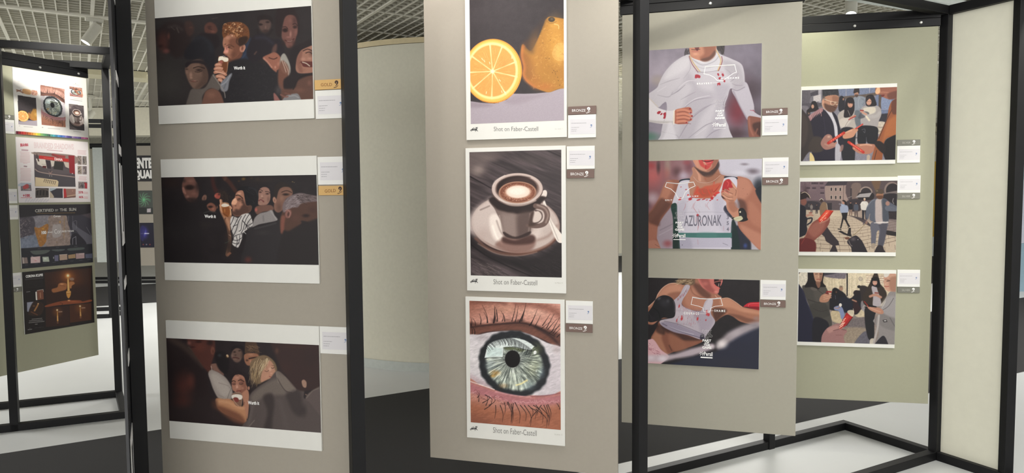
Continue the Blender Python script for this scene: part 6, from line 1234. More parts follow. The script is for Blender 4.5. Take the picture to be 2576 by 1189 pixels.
def art_f3(A):
    A.fill(0x9a8d86); A.p('40 110 1370 118 1370 520 40 520', 0xcdbfa8, 6); A.g(560, 250, 160, 100, 0xe2d5ba, .7); A.p('40 110 180 112 140 300 40 300', 0xddd5c6, 8); A.p('380 118 720 120 710 190 380 160', 0x7d747c, 7); A.p('380 116 720 118 720 140 380 150', 0x3e3a44, 6, .9); A.p('720 120 1000 120 990 360 720 400', 0xd9ccb4, 8)
    for x in np.arange(400, 1000, 34): A.s([x, 190, x + A.rs.uniform(-6, 6), 420], A.rs.uniform(4, 12), [0xb8a98f, 0xe8dcc4, 0xc9b89c][A.rs.randint(3)], .6, 5)
    for y in (150, 180, 210, 240): A.s([970, y, 1200, y + 6], 10, 0xb08f84, .6, 4); A.s([970, y + 14, 1200, y + 20], 6, 0xe8e0d4, .7, 4)
    A.p('698 118 718 118 716 430 700 430', 0x2a252b, 3, 1, 0); A.g(890, 192, 32, 32, 0x9a9088, .7, .15); A.g(890, 192, 24, 24, 0xc4b8a8, .9, .2)
    A.p('480 640 800 620 960 640 960 1060 400 1060', 0x8f8580, 12); A.p('490 640 620 620 640 760 600 800 500 760', 0xc4b498, 8); A.p('800 640 950 610 960 700 840 710', 0xc9bba2, 8); A.p('700 760 960 720 960 860 680 840', 0x776e70, 16, .8); A.p('660 880 940 860 940 960 800 1060 640 1040', 0xa39482, 18, .8); A.p('790 1060 960 900 1060 1060', 0x6d6a74, 7, .95); A.noise(14, .1, 3)
    # seated crowd
    A.p('450 600 480 420 540 330 600 340 680 400 720 460 780 440 860 350 960 400 1000 420 900 600 820 680 660 640', 0x25232b, 8); A.g(545, 360, 48, 52, 0x1c191e, 1, .3); A.g(560, 375, 22, 26, 0x8a6450, .8); A.g(625, 325, 34, 40, 0xa98874, 1, .4); A.g(625, 300, 34, 22, 0x7a6c60, .9); A.g(600, 420, 60, 60, 0x1f1e26, .9); A.g(835, 385, 50, 44, 0x2a2226, 1, .3); A.g(870, 300, 28, 24, 0x1f1b1f, 1, .3); A.p('880 295 960 290 1000 340 980 470 900 520 890 400', 0x3b3332, 8); A.p('800 480 850 500 870 560 900 600 800 670 790 560', 0x3a2428, 8); A.p('900 500 960 500 960 640 900 600', 0xa09a9c, 8, .8); A.p('600 470 720 450 780 560 700 660 620 600', 0x24283a, 14, .8)
    A.p('530 580 600 560 650 600 670 700 630 740 600 640 540 620', 0x8a94b4, 6); A.g(616, 550, 24, 28, 0xded8d0, 1, .3); A.g(600, 580, 28, 16, 0x9c7464, .9); A.s('540 590 590 600', 14, 0xb5907c, .8, 5); A.s('780 480 830 500', 20, 0xb58c78, .9, 6); A.s('545 420 552 470', 4, 0x8a8c94, .8); A.s('790 600 800 680', 7, 0xe0d8cc, .8, 3)
    # woman left
    A.p('95 310 180 290 280 300 400 290 460 420 470 640 490 720 500 820 460 860 280 860 240 700 180 540', 0x56524e, 7); A.p('270 320 420 330 450 540 330 560 260 440', 0x66605a, 24, .6); A.p('200 560 400 520 460 640 460 700 260 740', 0x4a4743, 16, .8); A.s('180 480 330 520 440 470', 12, 0x3a3734, .7, 8); A.s('250 600 350 640 440 620', 10, 0x3f3b38, .7, 7); A.p('210 320 260 280 300 340 280 360 230 350', 0x6d6660, 6, .9); A.s('300 340 400 420', 5, 0x37332f, .8)
    A.p('190 115 385 118 380 240 420 300 340 310 320 340 240 310 130 310 170 220', 0x241d1f, 6); A.p('250 115 370 118 365 200 335 245 290 240 262 190', 0xbf9882, 6); A.p('335 118 372 118 366 200 340 240', 0x8d6858, 9, .7); A.s('275 132 305 130', 7, 0x33211f, .9, 3); A.s('335 130 360 134', 7, 0x33211f, .9, 3); A.g(318, 165, 12, 24, 0xd9b6a0, .8); A.s('295 205 318 202 345 207', 8, 0x9a4f48, .9, 3); A.p('280 240 340 240 340 300 310 320', 0x96705e, 7, .9)
    A.p('330 480 360 420 430 390 490 410 480 450 440 510 350 515', 0xb58a74, 6); 
    for y in (415, 440, 465): A.s([390, y + 10, 440, y - 4, 490, y - 14], 14, 0xcda48c, .8, 5)
    A.p('425 362 500 362 495 385 425 380', 0x9a2a2c, 4, 1, 0); A.s('420 390 450 400', 20, 0x7a3230, .9, 5)
    # hooded woman
    A.p('920 440 960 350 1010 260 1050 170 1100 145 1140 180 1160 260 1220 330 1245 420 1180 520 1060 600 940 540', 0x40362f, 7); A.p('1040 300 1100 280 1120 340 1170 500 1150 560 1060 560 1060 420', 0xb2aaae, 7); A.p('1045 190 1100 165 1145 200 1150 300 1090 300 1040 270', 0x1d1a1d, 6); A.g(1085, 240, 38, 46, 0xcaa190, 1, .3); A.p('1045 180 1130 178 1130 215 1048 215', 0x1d1a1d, 5); A.s('1062 235 1075 232', 5, 0x33211f, .8, 2); A.s('1095 232 1110 234', 5, 0x33211f, .8, 2); A.s('1078 268 1098 268', 6, 0xa04b46, .8, 3); A.s('1020 430 1090 410 1165 440', 34, 0xb98f7c, 1, 8); A.s('1090 380 1130 385', 20, 0x8c4a40, .8, 6)
    A.p('960 580 1110 580 1080 720 1070 1010 1000 1010 960 860 945 700', 0x2c2a2e, 6); A.p('1020 1015 1080 1010 1060 1060 1020 1070', 0xd4cabb, 5, .9)
    # elderly woman right
    A.p('1365 330 1300 360 1240 440 1220 540 1160 600 1200 640 1120 700 1060 760 1100 820 1140 940 1090 1080 1370 1090', 0x96908f, 7); A.p('1240 440 1340 440 1370 520 1370 700 1280 700 1160 600', 0xa8a3a4, 24, .7); A.p('1160 660 1280 700 1370 780 1370 900 1220 860 1140 780', 0x85807f, 16, .7); A.s('1340 450 1270 560 1180 620', 7, 0x5b5658, .8, 4); A.s('1230 500 1180 590', 9, 0xc4bfc0, .7, 5); A.p('1190 750 1245 745 1255 775 1205 780', 0x2a2629, 4, 1, 0); A.p('1203 756 1238 752 1243 766 1212 768', 0xc9c5c4, 3, 1, 0); A.s('1140 690 1120 860 1070 1060', 26, 0xb6aeab, 1, 5); A.p('1060 1080 1180 970 1240 1010 1260 1080', 0x38353c, 6); A.s('1290 720 1370 860', 10, 0x5b575a, .6, 7); A.s('1100 700 1085 810', 12, 0x7a6a68, .6, 8)
    A.p('1205 170 1225 125 1370 118 1370 330 1300 360 1250 350 1215 300 1205 240', 0xc79f8b, 6); A.p('1290 180 1370 170 1370 330 1300 350', 0x9f7866, 18, .7); A.p('1210 160 1225 122 1370 118 1370 175 1320 150 1260 160', 0xd6d0c8, 7); A.s('1200 225 1235 195 1275 205', 5, 0x7a5246, .8, 3); A.g(1265, 215, 36, 18, 0x7a5648, .7); A.s('1245 222 1290 215', 6, 0x2f2220, .9, 3); A.g(1230, 262, 20, 16, 0xdcb9a4, .8); A.s('1215 292 1245 296 1275 290', 8, 0x9d4a46, .9, 3); A.g(1235, 330, 36, 20, 0xd0a892, .8); A.s('1190 200 1215 210', 8, 0xe8e4da, .7, 4)
    A.p('975 560 1040 570 1160 590 1205 640 1180 670 1090 650 1010 610', 0xb98c78, 6); A.s('990 570 1080 610 1160 640', 12, 0xdab49c, .6, 8); A.s('940 500 1000 570', 12, 0x9a3430, .95, 3); A.p('990 540 1110 565 1100 580 1000 570', 0x221e22, 3, 1, 0); A.s('950 575 980 578', 14, 0x221e22, 1, 3)
    # foreground hand and sleeve
    A.p('40 280 100 340 160 500 230 680 280 860 280 1060 40 1060', 0x2c2c42, 8); A.s('90 330 170 540 250 760', 12, 0x44455e, .5, 10); A.p('250 740 420 760 460 860 380 960 370 1060 250 1060', 0x27252e, 9); A.p('40 115 105 112 70 180 40 180', 0x3c2622, 7)
    A.p('360 990 420 880 500 830 600 800 640 870 700 890 700 920 660 980 660 1060 390 1060', 0xa57e7c, 6); A.p('440 870 560 830 600 860 520 910 460 930', 0xc49a92, 14, .7); A.s('520 900 600 880 690 890', 9, 0x6f4a4a, .8, 6); A.s('560 960 640 960', 9, 0x8a6260, .6, 7)
    A.p('590 870 700 650 785 710 690 830 620 880', 0xa92c2e, 4, 1, 0); A.p('610 850 690 700 730 720 640 850', 0xd0483e, 8, .7); A.s('700 830 785 710', 9, 0x5b1518, .8, 5); A.p('710 650 730 620 800 625 790 700 760 700', 0xd9cdb6, 4, .9); A.g(748, 720, 18, 24, 0xc23830, .8)
    for x, y in ((612, 850), (622, 820), (640, 800), (655, 770), (672, 740), (640, 830), (660, 800)): A.s([x - 12, y + 10, x + 14, y - 10], 10, 0xf6dfc9, .9, 3)
    A.s('590 860 620 880 650 850', 20, 0xb4857e, .8, 7); A.noise(4, .05, 5)

# ---- boards at the left edge
def sub(A, q, fn, size):
    """paint a whole picture inside the quad q (TL TR BR BL) of the crop"""
    x0, y0, x1, y1 = size
    Hm = homog([(q[0], q[1]), (q[2], q[3]), (q[4], q[5]), (q[6], q[7])], [(x0, y0), (x1, y0), (x1, y1), (x0, y1)])
    v = Hm @ np.stack([A.X, A.Y, np.ones_like(A.X)]); u, w_ = v[0] / v[2], v[1] / v[2]
    i = np.nonzero((u > x0) & (u < x1) & (w_ > y0) & (w_ < y1))[0]
    B_ = Art(u[i], w_[i]); fn(B_); A.c[i] = B_.c
    return i

def art_lf1(A):
    A.fill(0xe9e5e0)
    sub(A, (275, 507, 556, 545, 576, 980, 290, 962), art_orange, (841, -380, 1540, 915))
    sub(A, (622, 338, 1003, 392, 1025, 1000, 642, 962), art_eye, (55, 45, 747, 1010))
    sub(A, (1070, 622, 1313, 650, 1328, 1052, 1088, 1030), art_coffee, (841, 3, 1525, 930))
    sub(A, (1085, 345, 1288, 370, 1292, 520, 1090, 498), art_eye, (55, 100, 747, 900)); A.s('1150 380 1230 470 1290 480', 24, 0xb06a50, .9, 8); A.s('1200 410 1270 400 1290 500', 20, 0xd09070, .9, 8)
    A.s('1095 553 1288 577', 5, 0x6a6460, .9, 2); A.s('1150 530 1290 548', 8, 0xb5aea8, .6, 6)
    A.p('355 410 470 425 470 495 360 475', 0xd9a878, 5); A.s('262 430 310 445 355 470', 20, 0x9a6a54, .9, 6); A.s('262 455 330 425', 12, 0x7a4a3a, .8, 5); A.p('490 425 570 440 570 505 492 495', 0xd9a892, 5); 
    for k in range(14): A.g(A.rs.uniform(495, 568), A.rs.uniform(435, 500), 14, 10, [0xb46a54, 0xf0d0bc, 0x8f4a3c][k % 3], .8)
    for x0, x1, y0, n in ((268, 520, 146, 4), (272, 520, 228, 3), (276, 500, 294, 3)):
        for j in range(n): A.s([x0, y0 + j * 18, (x1 if j else x0 + 36), y0 + j * 18 + ((x1 - x0) * .11 if j else 4)], 4, 0xb8b2ae if j else 0x8a8480, .6, 2, 0)
    A.g(1182, 298, 12, 8, 0x7a7470, .8); A.s('1140 312 1235 324', 6, 0xb8b2ae, .7, 3); A.s('370 993 505 1002', 8, 0x9a9490, .7, 3, 0); A.s('745 1015 930 1028', 10, 0xb0aaa6, .7, 4, 0); A.s('1150 1060 1270 1072', 8, 0xa49e9a, .7, 3, 0); A.g(658, 1003, 18, 10, 0x6a6460, .8); A.g(303, 984, 14, 8, 0x7a7470, .7)
    cols = [0x5d1b2c, 0x8c1f2c, 0xb02c2c, 0xbe3a30, 0xa84c30, 0xc8662e, 0xd8883a, 0xe8b04a, 0xe8d24a, 0xb8cc50, 0x86b06a, 0x5f9a6a, 0x4a7a58, 0x3d5a50, 0x4f9a8c, 0x4aa6b4, 0x3a7a9c, 0x4a8cc8, 0x3f6cb0, 0x5a74c0, 0x8078b8, 0x4a3c8c, 0x3a3470, 0x9a84b4, 0x7a5a9c, 0x6a5a9a, 0x4c3a78, 0xb05a90, 0xc86a9a, 0xa8547a]
    for k, c_ in enumerate(cols):
        xa = 247 + k * 38; xb = xa + 39; f0 = lambda x: 1062 + (x - 247) * .088; f1 = lambda x: 1112 + (x - 247) * .075
        A.p([xa, f0(xa), xb, f0(xb), xb, f1(xb), xa, f1(xa)], c_, 1.5, 1, 0)
        A.s([xa + 12, f0(xa) + 3, xa + 12, f1(xa) - 3], 8, hx(c_) * .75 + .25, .7, 3, 0)

def art_lf2(A):
    A.fill(0xe4dcdc); A.g(400, 950, 400, 300, 0xd2cbd6, .5)
    A.p('555 285 1230 325 1250 852 575 855', 0x554b50, 2, 1, 0); A.p('560 290 1230 328 1235 470 700 400 640 345 570 330', 0x8c7a72, 8, .9); A.p('575 600 700 640 1240 700 1250 850 960 850 960 750 620 690 575 690', 0x4e494e, 5, 1, 0); A.s('580 570 700 625 1240 690', 14, 0xb09a90, .9, 6); A.p('570 470 680 500 1140 560 1150 640 700 610', 0x5e5558, 9, .9)
    A.p('590 395 745 400 775 555 690 520 620 490', 0xcfc6bc, 5, 1, 0); A.p('605 300 650 440 625 440 598 350', 0x4a3c3c, 4, 1, 0); A.p('750 420 830 425 840 560 775 550', 0x3a3036, 4, 1, 0); A.p('830 420 900 430 895 510 850 525', 0xc4bab0, 5, 1, 0); A.p('900 430 1050 440 1040 580 880 560', 0x33302f, 5, 1, 0); A.p('1050 440 1145 450 1140 545 1080 520', 0xc0b4a8, 5, 1, 0); A.p('700 510 760 510 765 550 700 545', 0x5a2a2c, 3, 1, 0); A.s('690 485 760 490', 7, 0x8a8078, .9, 3)
    A.p('640 340 1130 385 1135 440 640 395', 0xb6302e, 3, 1, 0); A.p('1130 330 1232 330 1240 640 1150 620', 0x8c2a30, 6, 1, 0); A.s('870 325 970 345 1060 355', 40, 0x9a3838, .9, 8); A.s('725 375 875 395', 14, 0xc9574e, .9, 5, 0); A.s('620 290 850 320 1000 390', 6, 0x2b2628, .8, 3)
    A.p('580 700 940 745 965 770 955 852 580 852', 0xd9c4a0, 3, 1, 0)
    for k in range(7): A.s([735 + k * 30, 735 + k * 5, 722 + k * 30, 780 + k * 6], 11, 0x6b5c50, .95, 2, 0); A.s([735 + k * 30, 735 + k * 5, 752 + k * 29, 745 + k * 5], 7, 0x6b5c50, .9, 2, 0)
    A.s('800 610 860 650', 8, 0xa08078, .9, 3); A.s('860 600 810 655', 8, 0xa08078, .9, 3); A.g(832, 595, 16, 12, 0x332a2c, .9); A.g(1198, 630, 18, 18, 0xd8d0cc, .9); A.s('820 665 815 685', 5, 0xe0dcd8, .9); A.s('850 665 852 685', 5, 0xe0dcd8, .9)
    for q, c_ in (((582, 878, 803, 880, 803, 1032, 585, 1045), 0x4a4240), ((820, 882, 1035, 882, 1037, 1040, 822, 1040), 0x3f3c44), ((1048, 884, 1252, 884, 1252, 1030, 1052, 1045), 0x9a7468)): A.p(list(q), c_, 2, 1, 0)
    for x in (615, 665, 715, 770): A.s([x, 990, x + 4, 930], 26, 0x2b2628, .9, 6)
    A.s('590 920 700 890 800 920', 12, 0x8a7a70, .7, 6); A.p('822 885 930 882 860 920 825 930', 0xb8c4cc, 4, .9); A.p('822 940 850 960 890 1030 825 1035', 0xd0bfa8, 4, .9); A.p('1048 884 1085 884 1105 1035 1055 1040', 0xb83438, 4, .95, 0); A.s('1110 1010 1250 985', 12, 0xd9bfa0, .8, 5); A.s('1060 1038 1250 1015', 8, 0x3a2c2a, .9, 3); A.g(1200, 920, 16, 20, 0xd4a090, .7)
    for q, c_ in (((1283, 330, 1355, 333, 1355, 480, 1285, 478), 0x8a7a72), ((1366, 335, 1436, 338, 1438, 480, 1366, 478), 0x77706c), ((1285, 498, 1358, 500, 1358, 638, 1288, 638), 0x9a8c80), ((1368, 500, 1440, 502, 1440, 640, 1368, 640), 0x84787a), ((1295, 762, 1447, 765, 1447, 880, 1297, 878), 0x8a7f80), ((342, 800, 510, 798, 520, 930, 345, 930), 0x7a7078)):
        A.p(list(q), c_, 2, 1, 0)
        x0, y0, x1, y1 = q[0], q[1], q[4], q[5]
        for k in range(12): A.s([A.rs.uniform(x0 + 6, x1 - 6), A.rs.uniform(y0 + 6, y1 - 6), A.rs.uniform(x0 + 6, x1 - 6), A.rs.uniform(y0 + 6, y1 - 6)], A.rs.uniform(4, 10), [0x3a3234, 0xd8ccc0, 0xb09a8c, 0x4a4648][k % 4], .6, 4)
    A.p('1400 770 1447 790 1447 878 1410 878', 0xb03840, 4, .95, 0); A.g(1365, 840, 36, 50, 0x3f3a3e, .9); A.p('385 840 460 820 470 880 390 900', 0xb84a4c, 6, .9); A.p('345 802 505 800 500 830 440 815 380 850 345 850', 0xb8c0cc, 5, .9)
    def lines(x0, x1, y0, n, dy, c_=0xc98c92, w_=6):
        for j in range(n): a = A.rs.uniform(0, 14); A.s([x0 + a, y0 + j * dy, x1 - A.rs.uniform(0, 14), y0 + j * dy + 6], w_, c_, .75, 3, 0)
    lines(330, 495, 292, 8, 23); A.s('385 474 450 478', 6, 0xc98c92, .7, 3); lines(335, 515, 560, 10, 22); lines(1280, 1430, 240, 4, 20); lines(1300, 1440, 678, 4, 19); A.s('365 258 455 262', 24, 0xa8808a, .7, 6, 0); A.s('400 524 438 528', 20, 0x8a6a72, .8, 5, 0); A.s('775 245 1030 262', 8, 0xb06a74, .7, 3, 0); A.s('350 1042 520 1042', 9, 0xc8606a, .8, 3, 0)
    for y in (938, 958, 1020, 1040): A.s([1392, y, 1455, y + 2], 8, 0xd08088, .7, 3, 0)
    for k in range(9): A.s([420 + k * 42, 1108, 450 + k * 44, 1050 + (k % 3) * 10], 16, 0xb9b6c8, .5, 7, 0)

def art_lf3(A):
    A.fill(0x37343c); A.p('320 260 560 250 1100 240 1150 700 340 780', 0x77727c, 10); A.p('550 260 800 250 820 640 740 740 640 735 560 480', 0x8d8890, 9); A.p('800 250 1090 240 1130 500 1120 720 760 740 800 500', 0x97857e, 10)
    A.p('320 280 540 270 540 560 330 600', 0x544e56, 12); A.p('340 640 560 560 640 740 340 775', 0x7d8496, 12)
    for k in range(60): x = A.rs.uniform(330, 500); y = A.rs.uniform(290, 620); A.s([x, y, x + A.rs.uniform(-20, 26), y + A.rs.uniform(-20, 20)], A.rs.uniform(5, 14), [0x8a7a7c, 0x35303a, 0x6d6670, 0xa89a9c][k % 4], .6, 5)
    A.p('560 430 640 440 770 370 790 440 760 560 750 660 690 735 640 735 610 640 580 540', 0xa8743e, 7); A.g(710, 455, 34, 22, 0xe0a63a, .9); A.noise(30, .14, 4)
    for k in range(70): x = A.rs.uniform(560, 1120); y = A.rs.uniform(260, 700); A.g(x, y, A.rs.uniform(8, 26), A.rs.uniform(5, 14), [0x6d6670, 0xa69a94, 0x8d6c4a, 0xb0a8a8][k % 4], .5)
    A.p('860 400 920 380 990 390 990 560 860 585', 0xb4aeb0, 8, .7); A.g(975, 340, 20, 34, 0xcf9648, .8); A.s('1045 250 1040 600', 12, 0xb08648, .4, 8)
    A.p('1100 60 1460 50 1490 980 1380 700 1150 700 1160 520 1100 330', 0x3d3a44, 9); A.p('1180 330 1260 420 1480 600 1480 680 1400 690 1240 480 1180 470', 0x65636e, 7, .9); A.p('1160 560 1250 520 1400 690 1160 710', 0x2a2730, 7, .95); A.p('1240 100 1460 180 1470 300 1260 180', 0x5b5054, 16, .7); A.s('1180 700 1180 600 1230 570 1235 700', 7, 0xa4a2ac, .85, 3, 0); A.s('1110 330 1115 240', 6, 0x9a98a0, .7, 3); A.s('1180 420 1180 240', 5, 0x8a8890, .7, 3); A.s('1400 420 1480 560', 8, 0x8a8890, .6, 4); A.s('1190 330 1240 320 1240 440', 5, 0x9c9aa2, .7, 3)
    A.p('300 70 1460 40 1470 150 1260 225 700 235 310 260', 0x2c282d, 12, .95); A.s('600 207 1215 188', 6, 0xb08a4c, .8, 3, 0)
    A.p('340 780 1500 680 1500 980 355 1110', 0x2b2b32, 7, .96, 0)
    A.p('495 830 520 815 790 795 800 820 720 860 560 875', 0x5c625e, 4, .95); A.p('840 800 880 785 1040 778 1040 795 940 815', 0x5a6060, 4, .9); A.p('1110 765 1345 742 1345 775 1130 800', 0x555c5a, 4, .9)
    for q, c_ in (((355, 930, 440, 925, 455, 1020, 360, 1030), 0x8a7a76), ((497, 920, 655, 900, 655, 1005, 500, 1018), 0xd4b8b8), ((690, 910, 790, 905, 805, 985, 700, 990), 0xb4bcae), ((885, 880, 950, 875, 950, 970, 890, 975), 0x6d6a84), ((965, 868, 1090, 856, 1095, 945, 970, 960), 0xb49a88), ((1105, 870, 1220, 850, 1225, 915, 1110, 930), 0xa88a68), ((1228, 842, 1365, 830, 1368, 915, 1232, 930), 0xb09494), ((1380, 850, 1490, 835, 1490, 910, 1385, 915), 0x5a5c70)): A.p(list(q), c_, 4, 1, 0)
    A.s('370 930 385 1020', 12, 0xe0d8d0, .8, 4); A.s('520 910 600 960', 20, 0xe8d4d0, .6, 12); A.g(580, 975, 36, 16, 0xc07078, .6); A.g(735, 940, 40, 24, 0xe8ece4, .8); A.g(872, 920, 14, 30, 0xd8d8d8, .8); A.s('965 870 1090 860', 6, 0xe8e0d8, .8, 3, 0); A.s('1290 850 1360 845', 14, 0xd8c8c8, .6, 6)
    for x, y in ((430, 1048), (590, 1028), (730, 1012), (880, 995), (1040, 980), (1165, 965), (1310, 950), (1440, 935), (640, 780), (935, 752), (1230, 728)): A.s([x - 24, y + 2, x + 24, y - 2], 5, 0x6d6a70, .8, 3, 0)
    A.noise(4, .06, 5)

def art_lf4(A):
    A.fill(0x241f1f); A.p('665 185 1370 100 1350 590 700 665', 0x3c2620, 3, 1, 0); A.g(1030, 260, 330, 260, 0x6a3a20, .8); A.g(1020, 230, 150, 130, 0xb06a34, .7); A.p('670 420 1360 380 1360 560 700 650', 0x33221f, 60, .6)
    A.g(1020, 225, 60, 60, 0xf0b068, .9); A.g(1020, 222, 26, 30, 0xfff0c8, 1, .8); A.s('1022 255 1024 320 1030 440', (12, 26, 36), 0xd9a45c, .95, 4); A.s('1022 280 1026 440', 7, 0xf6d89c, .8, 4); A.p('1000 455 1060 450 1062 500 1045 545 1030 560 1010 540 998 500', 0xc98f4a, 4); A.s('1005 470 1055 465', 8, 0xf0cf98, .8, 3, 0); A.s('1005 485 1058 482', 6, 0x7a4a28, .8, 3)
    A.p('780 430 860 400 880 350 930 330 1000 340 1005 380 990 430 900 460 800 480', 0xa86c44, 9, .9); A.g(930, 350, 50, 22, 0xd9a070, .8); A.p('1040 320 1100 310 1120 340 1080 370 1070 410 1045 400', 0xb87a4c, 6, .9); A.p('1040 265 1080 250 1112 265 1100 290 1060 290', 0x9a8274, 5, .8); A.s('900 370 980 380', 8, 0x6d3f28, .6, 6)
    A.p('680 680 760 650 900 610 1030 590 1200 585 1240 600 1360 570 1360 600 1200 630 900 665 700 700', 0x8a4a30, 6, .95); A.g(1036, 592, 34, 20, 0xf0b078, .9); A.s('900 630 940 640 930 660', 6, 0x3a2018, .8, 4); A.g(1100, 605, 110, 22, 0xa85c38, .7)
    A.p('685 705 1035 668 1045 960 690 1000', 0x3a2622, 3, 1, 0); A.p('1042 665 1365 620 1370 870 1050 925', 0x4a2c20, 3, 1, 0)
    for (x, y, k_) in ((860, 740, 1.), (1200, 672, .9)):
        A.g(x, y + 30, 110, 110, 0x7a4826, .7); A.g(x, y, 24, 24, 0xffe8b8, .95); A.s([x + 2, y + 20, x + 6, y + 90, x + 8, y + 160 * k_], (8, 18, 24), 0xc08a4c, .95, 4); A.s([x + 3, y + 90, x + 7, y + 150 * k_], 7, 0xf0c888, .7, 4); A.s([x + 26, y + 26, x + 70, y + 22], 16, 0xa88a78, .8, 6); A.g(x + 8, y + 190 * k_, 24, 16, 0xb07850, .7)
    A.p('405 638 505 625 440 740 430 780 408 775', 0x9a9cac, 4, .95, 0); A.p('505 625 640 640 660 720 600 830 440 830 430 780', 0x3a2a24, 8, .9); A.s('520 760 560 690 575 655', 22, 0xb07c4c, .9, 7); A.g(575, 652, 16, 14, 0xf0d0a0, .9); A.s('470 780 560 820', 16, 0x7d4c34, .7, 7); A.g(510, 690, 34, 20, 0x8d5c3c, .7)
    A.p('555 455 650 440 658 582 568 598', 0x7a4c3c, 3, 1, 0); A.s('556 455 650 437 654 470', 5, 0xe8e2da, .9, 2, 0); A.p('533 478 552 470 562 600 540 598', 0xe8e2da, 2, 1, 0); A.s('605 490 610 560', 14, 0xc09070, .7, 6)
    A.s('390 290 640 262', 30, 0x413c3e, .8, 6, 0)
    for y in (320, 342, 364, 386, 408): A.s([392, y + 10, 640, y - 14], 4, 0x3c383a, .8, 2, 0)
    A.s('398 482 450 474', 10, 0x8a8688, .8, 3, 0)
    for (x0, y0, x1, y1) in ((480, 890, 632, 870), (440, 918, 640, 895), (435, 945, 665, 915), (530, 964, 562, 960)): A.s([x0, y0, x1, y1], 9, 0xa8a4a2, .75, 3, 0)
    A.s('525 1020 660 1000', 4, 0x5a5658, .7, 2, 0); A.s('420 1050 478 1040', 10, 0x9a9698, .8, 3, 0); A.g(450, 1026, 14, 14, 0x5a5658, .8); A.noise(4, .05, 5)

def art_d1(A):
    A.fill(0x474c47); A.p('290 485 400 485 400 530 290 530', 0x2a2d2c, 4, 1, 0); A.g(340, 430, 40, 50, 0x5c645c, .6)
    for k in range(12): a = k * .55; A.s([335, 435, 335 + 24 * math.cos(a), 435 + 30 * math.sin(a), 335 + 44 * math.cos(a + .3), 435 + 44 * math.sin(a + .3)], (5, 2), 0x6dbd84, .7, 3)
    A.p('355 492 380 490 380 515 355 516', 0xb8b0b4, 3, 1, 0)
def art_d2(A):
    A.fill(0x1c1a2c); A.g(336, 645, 42, 60, 0x4b46b0, .9); A.g(336, 640, 20, 34, 0x7f80e0, .7); A.s('318 650 366 650', 6, 0xe4e4f4, .9, 3)
    A.p('322 600 345 620 336 660 330 700 316 660', 0x2a2760, 4, .8)
    for x in (332, 352, 374): A.g(x, 720, 8, 8, [0x8a8a96, 0x9a9aa4, 0xa04a44][x % 3], .9)
# ------------------------------------------------------------------ posters
def poster(key, px, label, group=None, uw=None, m=None, th=.0085):
    return Sheet(key, label, 'poster', 'poster', px, uw=uw, group=group, m=m, thick=th)
C1 = (390, 0, 4.4025); C2 = (400, 430, 4.756); C3 = (410, 840, 4.573)
GW = 'landscape crowd posters'
p = poster('left', (386.6, -14, 781.2, -30, 790.7, 298.2, 399.9, 311.5), 'white bordered poster of a curly haired man sipping beer in a crowd', GW)
p.print((391.5, 46.2, 782.1, 14.7, 788.9, 249.6, 399.2, 265.8), C1, art_l1, gain=.95, lift=.04)
p.text('Worth it', 588.5, 175.6, 616.8, 166, M_whiteink, .035, y0r=174.6, name='slogan')
p = poster('left', (403.7, 398.4, 796.3, 393.7, 802.6, 714.3, 414.5, 703.2), 'white bordered poster of a striped shirt man drinking in a crowd', GW)
p.print((405.4, 444.2, 795.9, 441.5, 800, 667.2, 412.8, 658.4), C2, art_l2, gain=.95, lift=.04)
p.text('Worth it', 515, 547.6, 543, 540, M_whiteink, .035, y0r=548.2, name='slogan')
p = poster('left', (415.4, 806.1, 802, 819.4, 809, 1134, 428.3, 1101.9), 'white bordered poster of a smiling dark haired woman with a beer', GW)
p.print((418, 850.4, 801.6, 866.7, 805.7, 1087.5, 426.8, 1058), C3, art_l3, gain=.95, lift=.04)
p.text('Worth it', 624, 1016.5, 652, 1009, M_whiteink, .035, y0r=1018, name='slogan')
GC = 'portrait drawing posters'
M_txt = mat('grey_caption_ink', 0x565250, .6)
def castell(p, x0, yb0, x1, yt1, yb1, bx, by, nm):
    p.text('Shot on Faber-Castell', x0, yb0, x1, yt1, M_txt, -.012, y0r=yb1, name='caption')
    P0 = [p.loc(bx + a, by + b) for a, b in ((0, 0), (1, 0))]
    g = MB()
    for (a, b, c, d, w_) in ((-10, 3, -4, -1, 1.6), (-6, 2, -1, 1.5, 2.2), (-5, -3, -3, 2, 1.4), (-2, -4, 0, 2, 1.8), (0, 2, 5, 1, 2.4), (2, -3, 4, 3, 1.8), (5, -5, 6, 3, 1.8), (6, 2, 9, 5, 1.3), (3, -4, 8, -5, 1.), (-9, 5, -6, 3, 1.1), (4, 4, 2, 6, 1.1), (8, -5, 7, -1, 1.2)):
        A_ = np.array(p.loc(bx + a, by + b)); B_ = np.array(p.loc(bx + c, by + d)); dd_ = B_ - A_; n_ = np.array([-dd_[1], dd_[0]]) / np.hypot(*dd_) * w_ * .0008
        g.poly([tuple(A_ - n_), tuple(B_ - n_), tuple(B_ + n_), tuple(A_ + n_)], y=-p.th - .0005)
    g.build('rider_logo', M_black, p.t)
    p.text(nm, bx + 203, by + (yb1 - yb0) * 1.9 + 1.6, bx + 222, by + (yb1 - yb0) * 1.9 - 1.4, M_silverink, 0, name='byline')
q = Plane(.2144, 2.7057, -.271444)
def cyl(z):  # pixel rows of the hidden upper part follow the fitted board size
    a = proj(q.pt(-.4145, z)); b = proj(q.pt(.0054, z)); return a, b
ta, tb = cyl(EYE + .8304)
p = poster('cen', (ta[0], ta[1], tb[0], tb[1], 1425.7, 346.5, 1173.8, 350.2), 'portrait drawing poster of a cut orange beside a whole one, topmost on its board', GC)
ta2, tb2 = cyl(EYE + .8304 - .022)
p.print((1182.4, ta2[1], 1421.5, tb2[1], 1415.6, 304.7, 1182.9, 309.8), (900, 0, 2.973), art_orange, gain=1.1, con=1.12)
castell(p, 1242.5, 329.6, 1354, 318, 329, 1193.4, 325, 'by  issac  I')
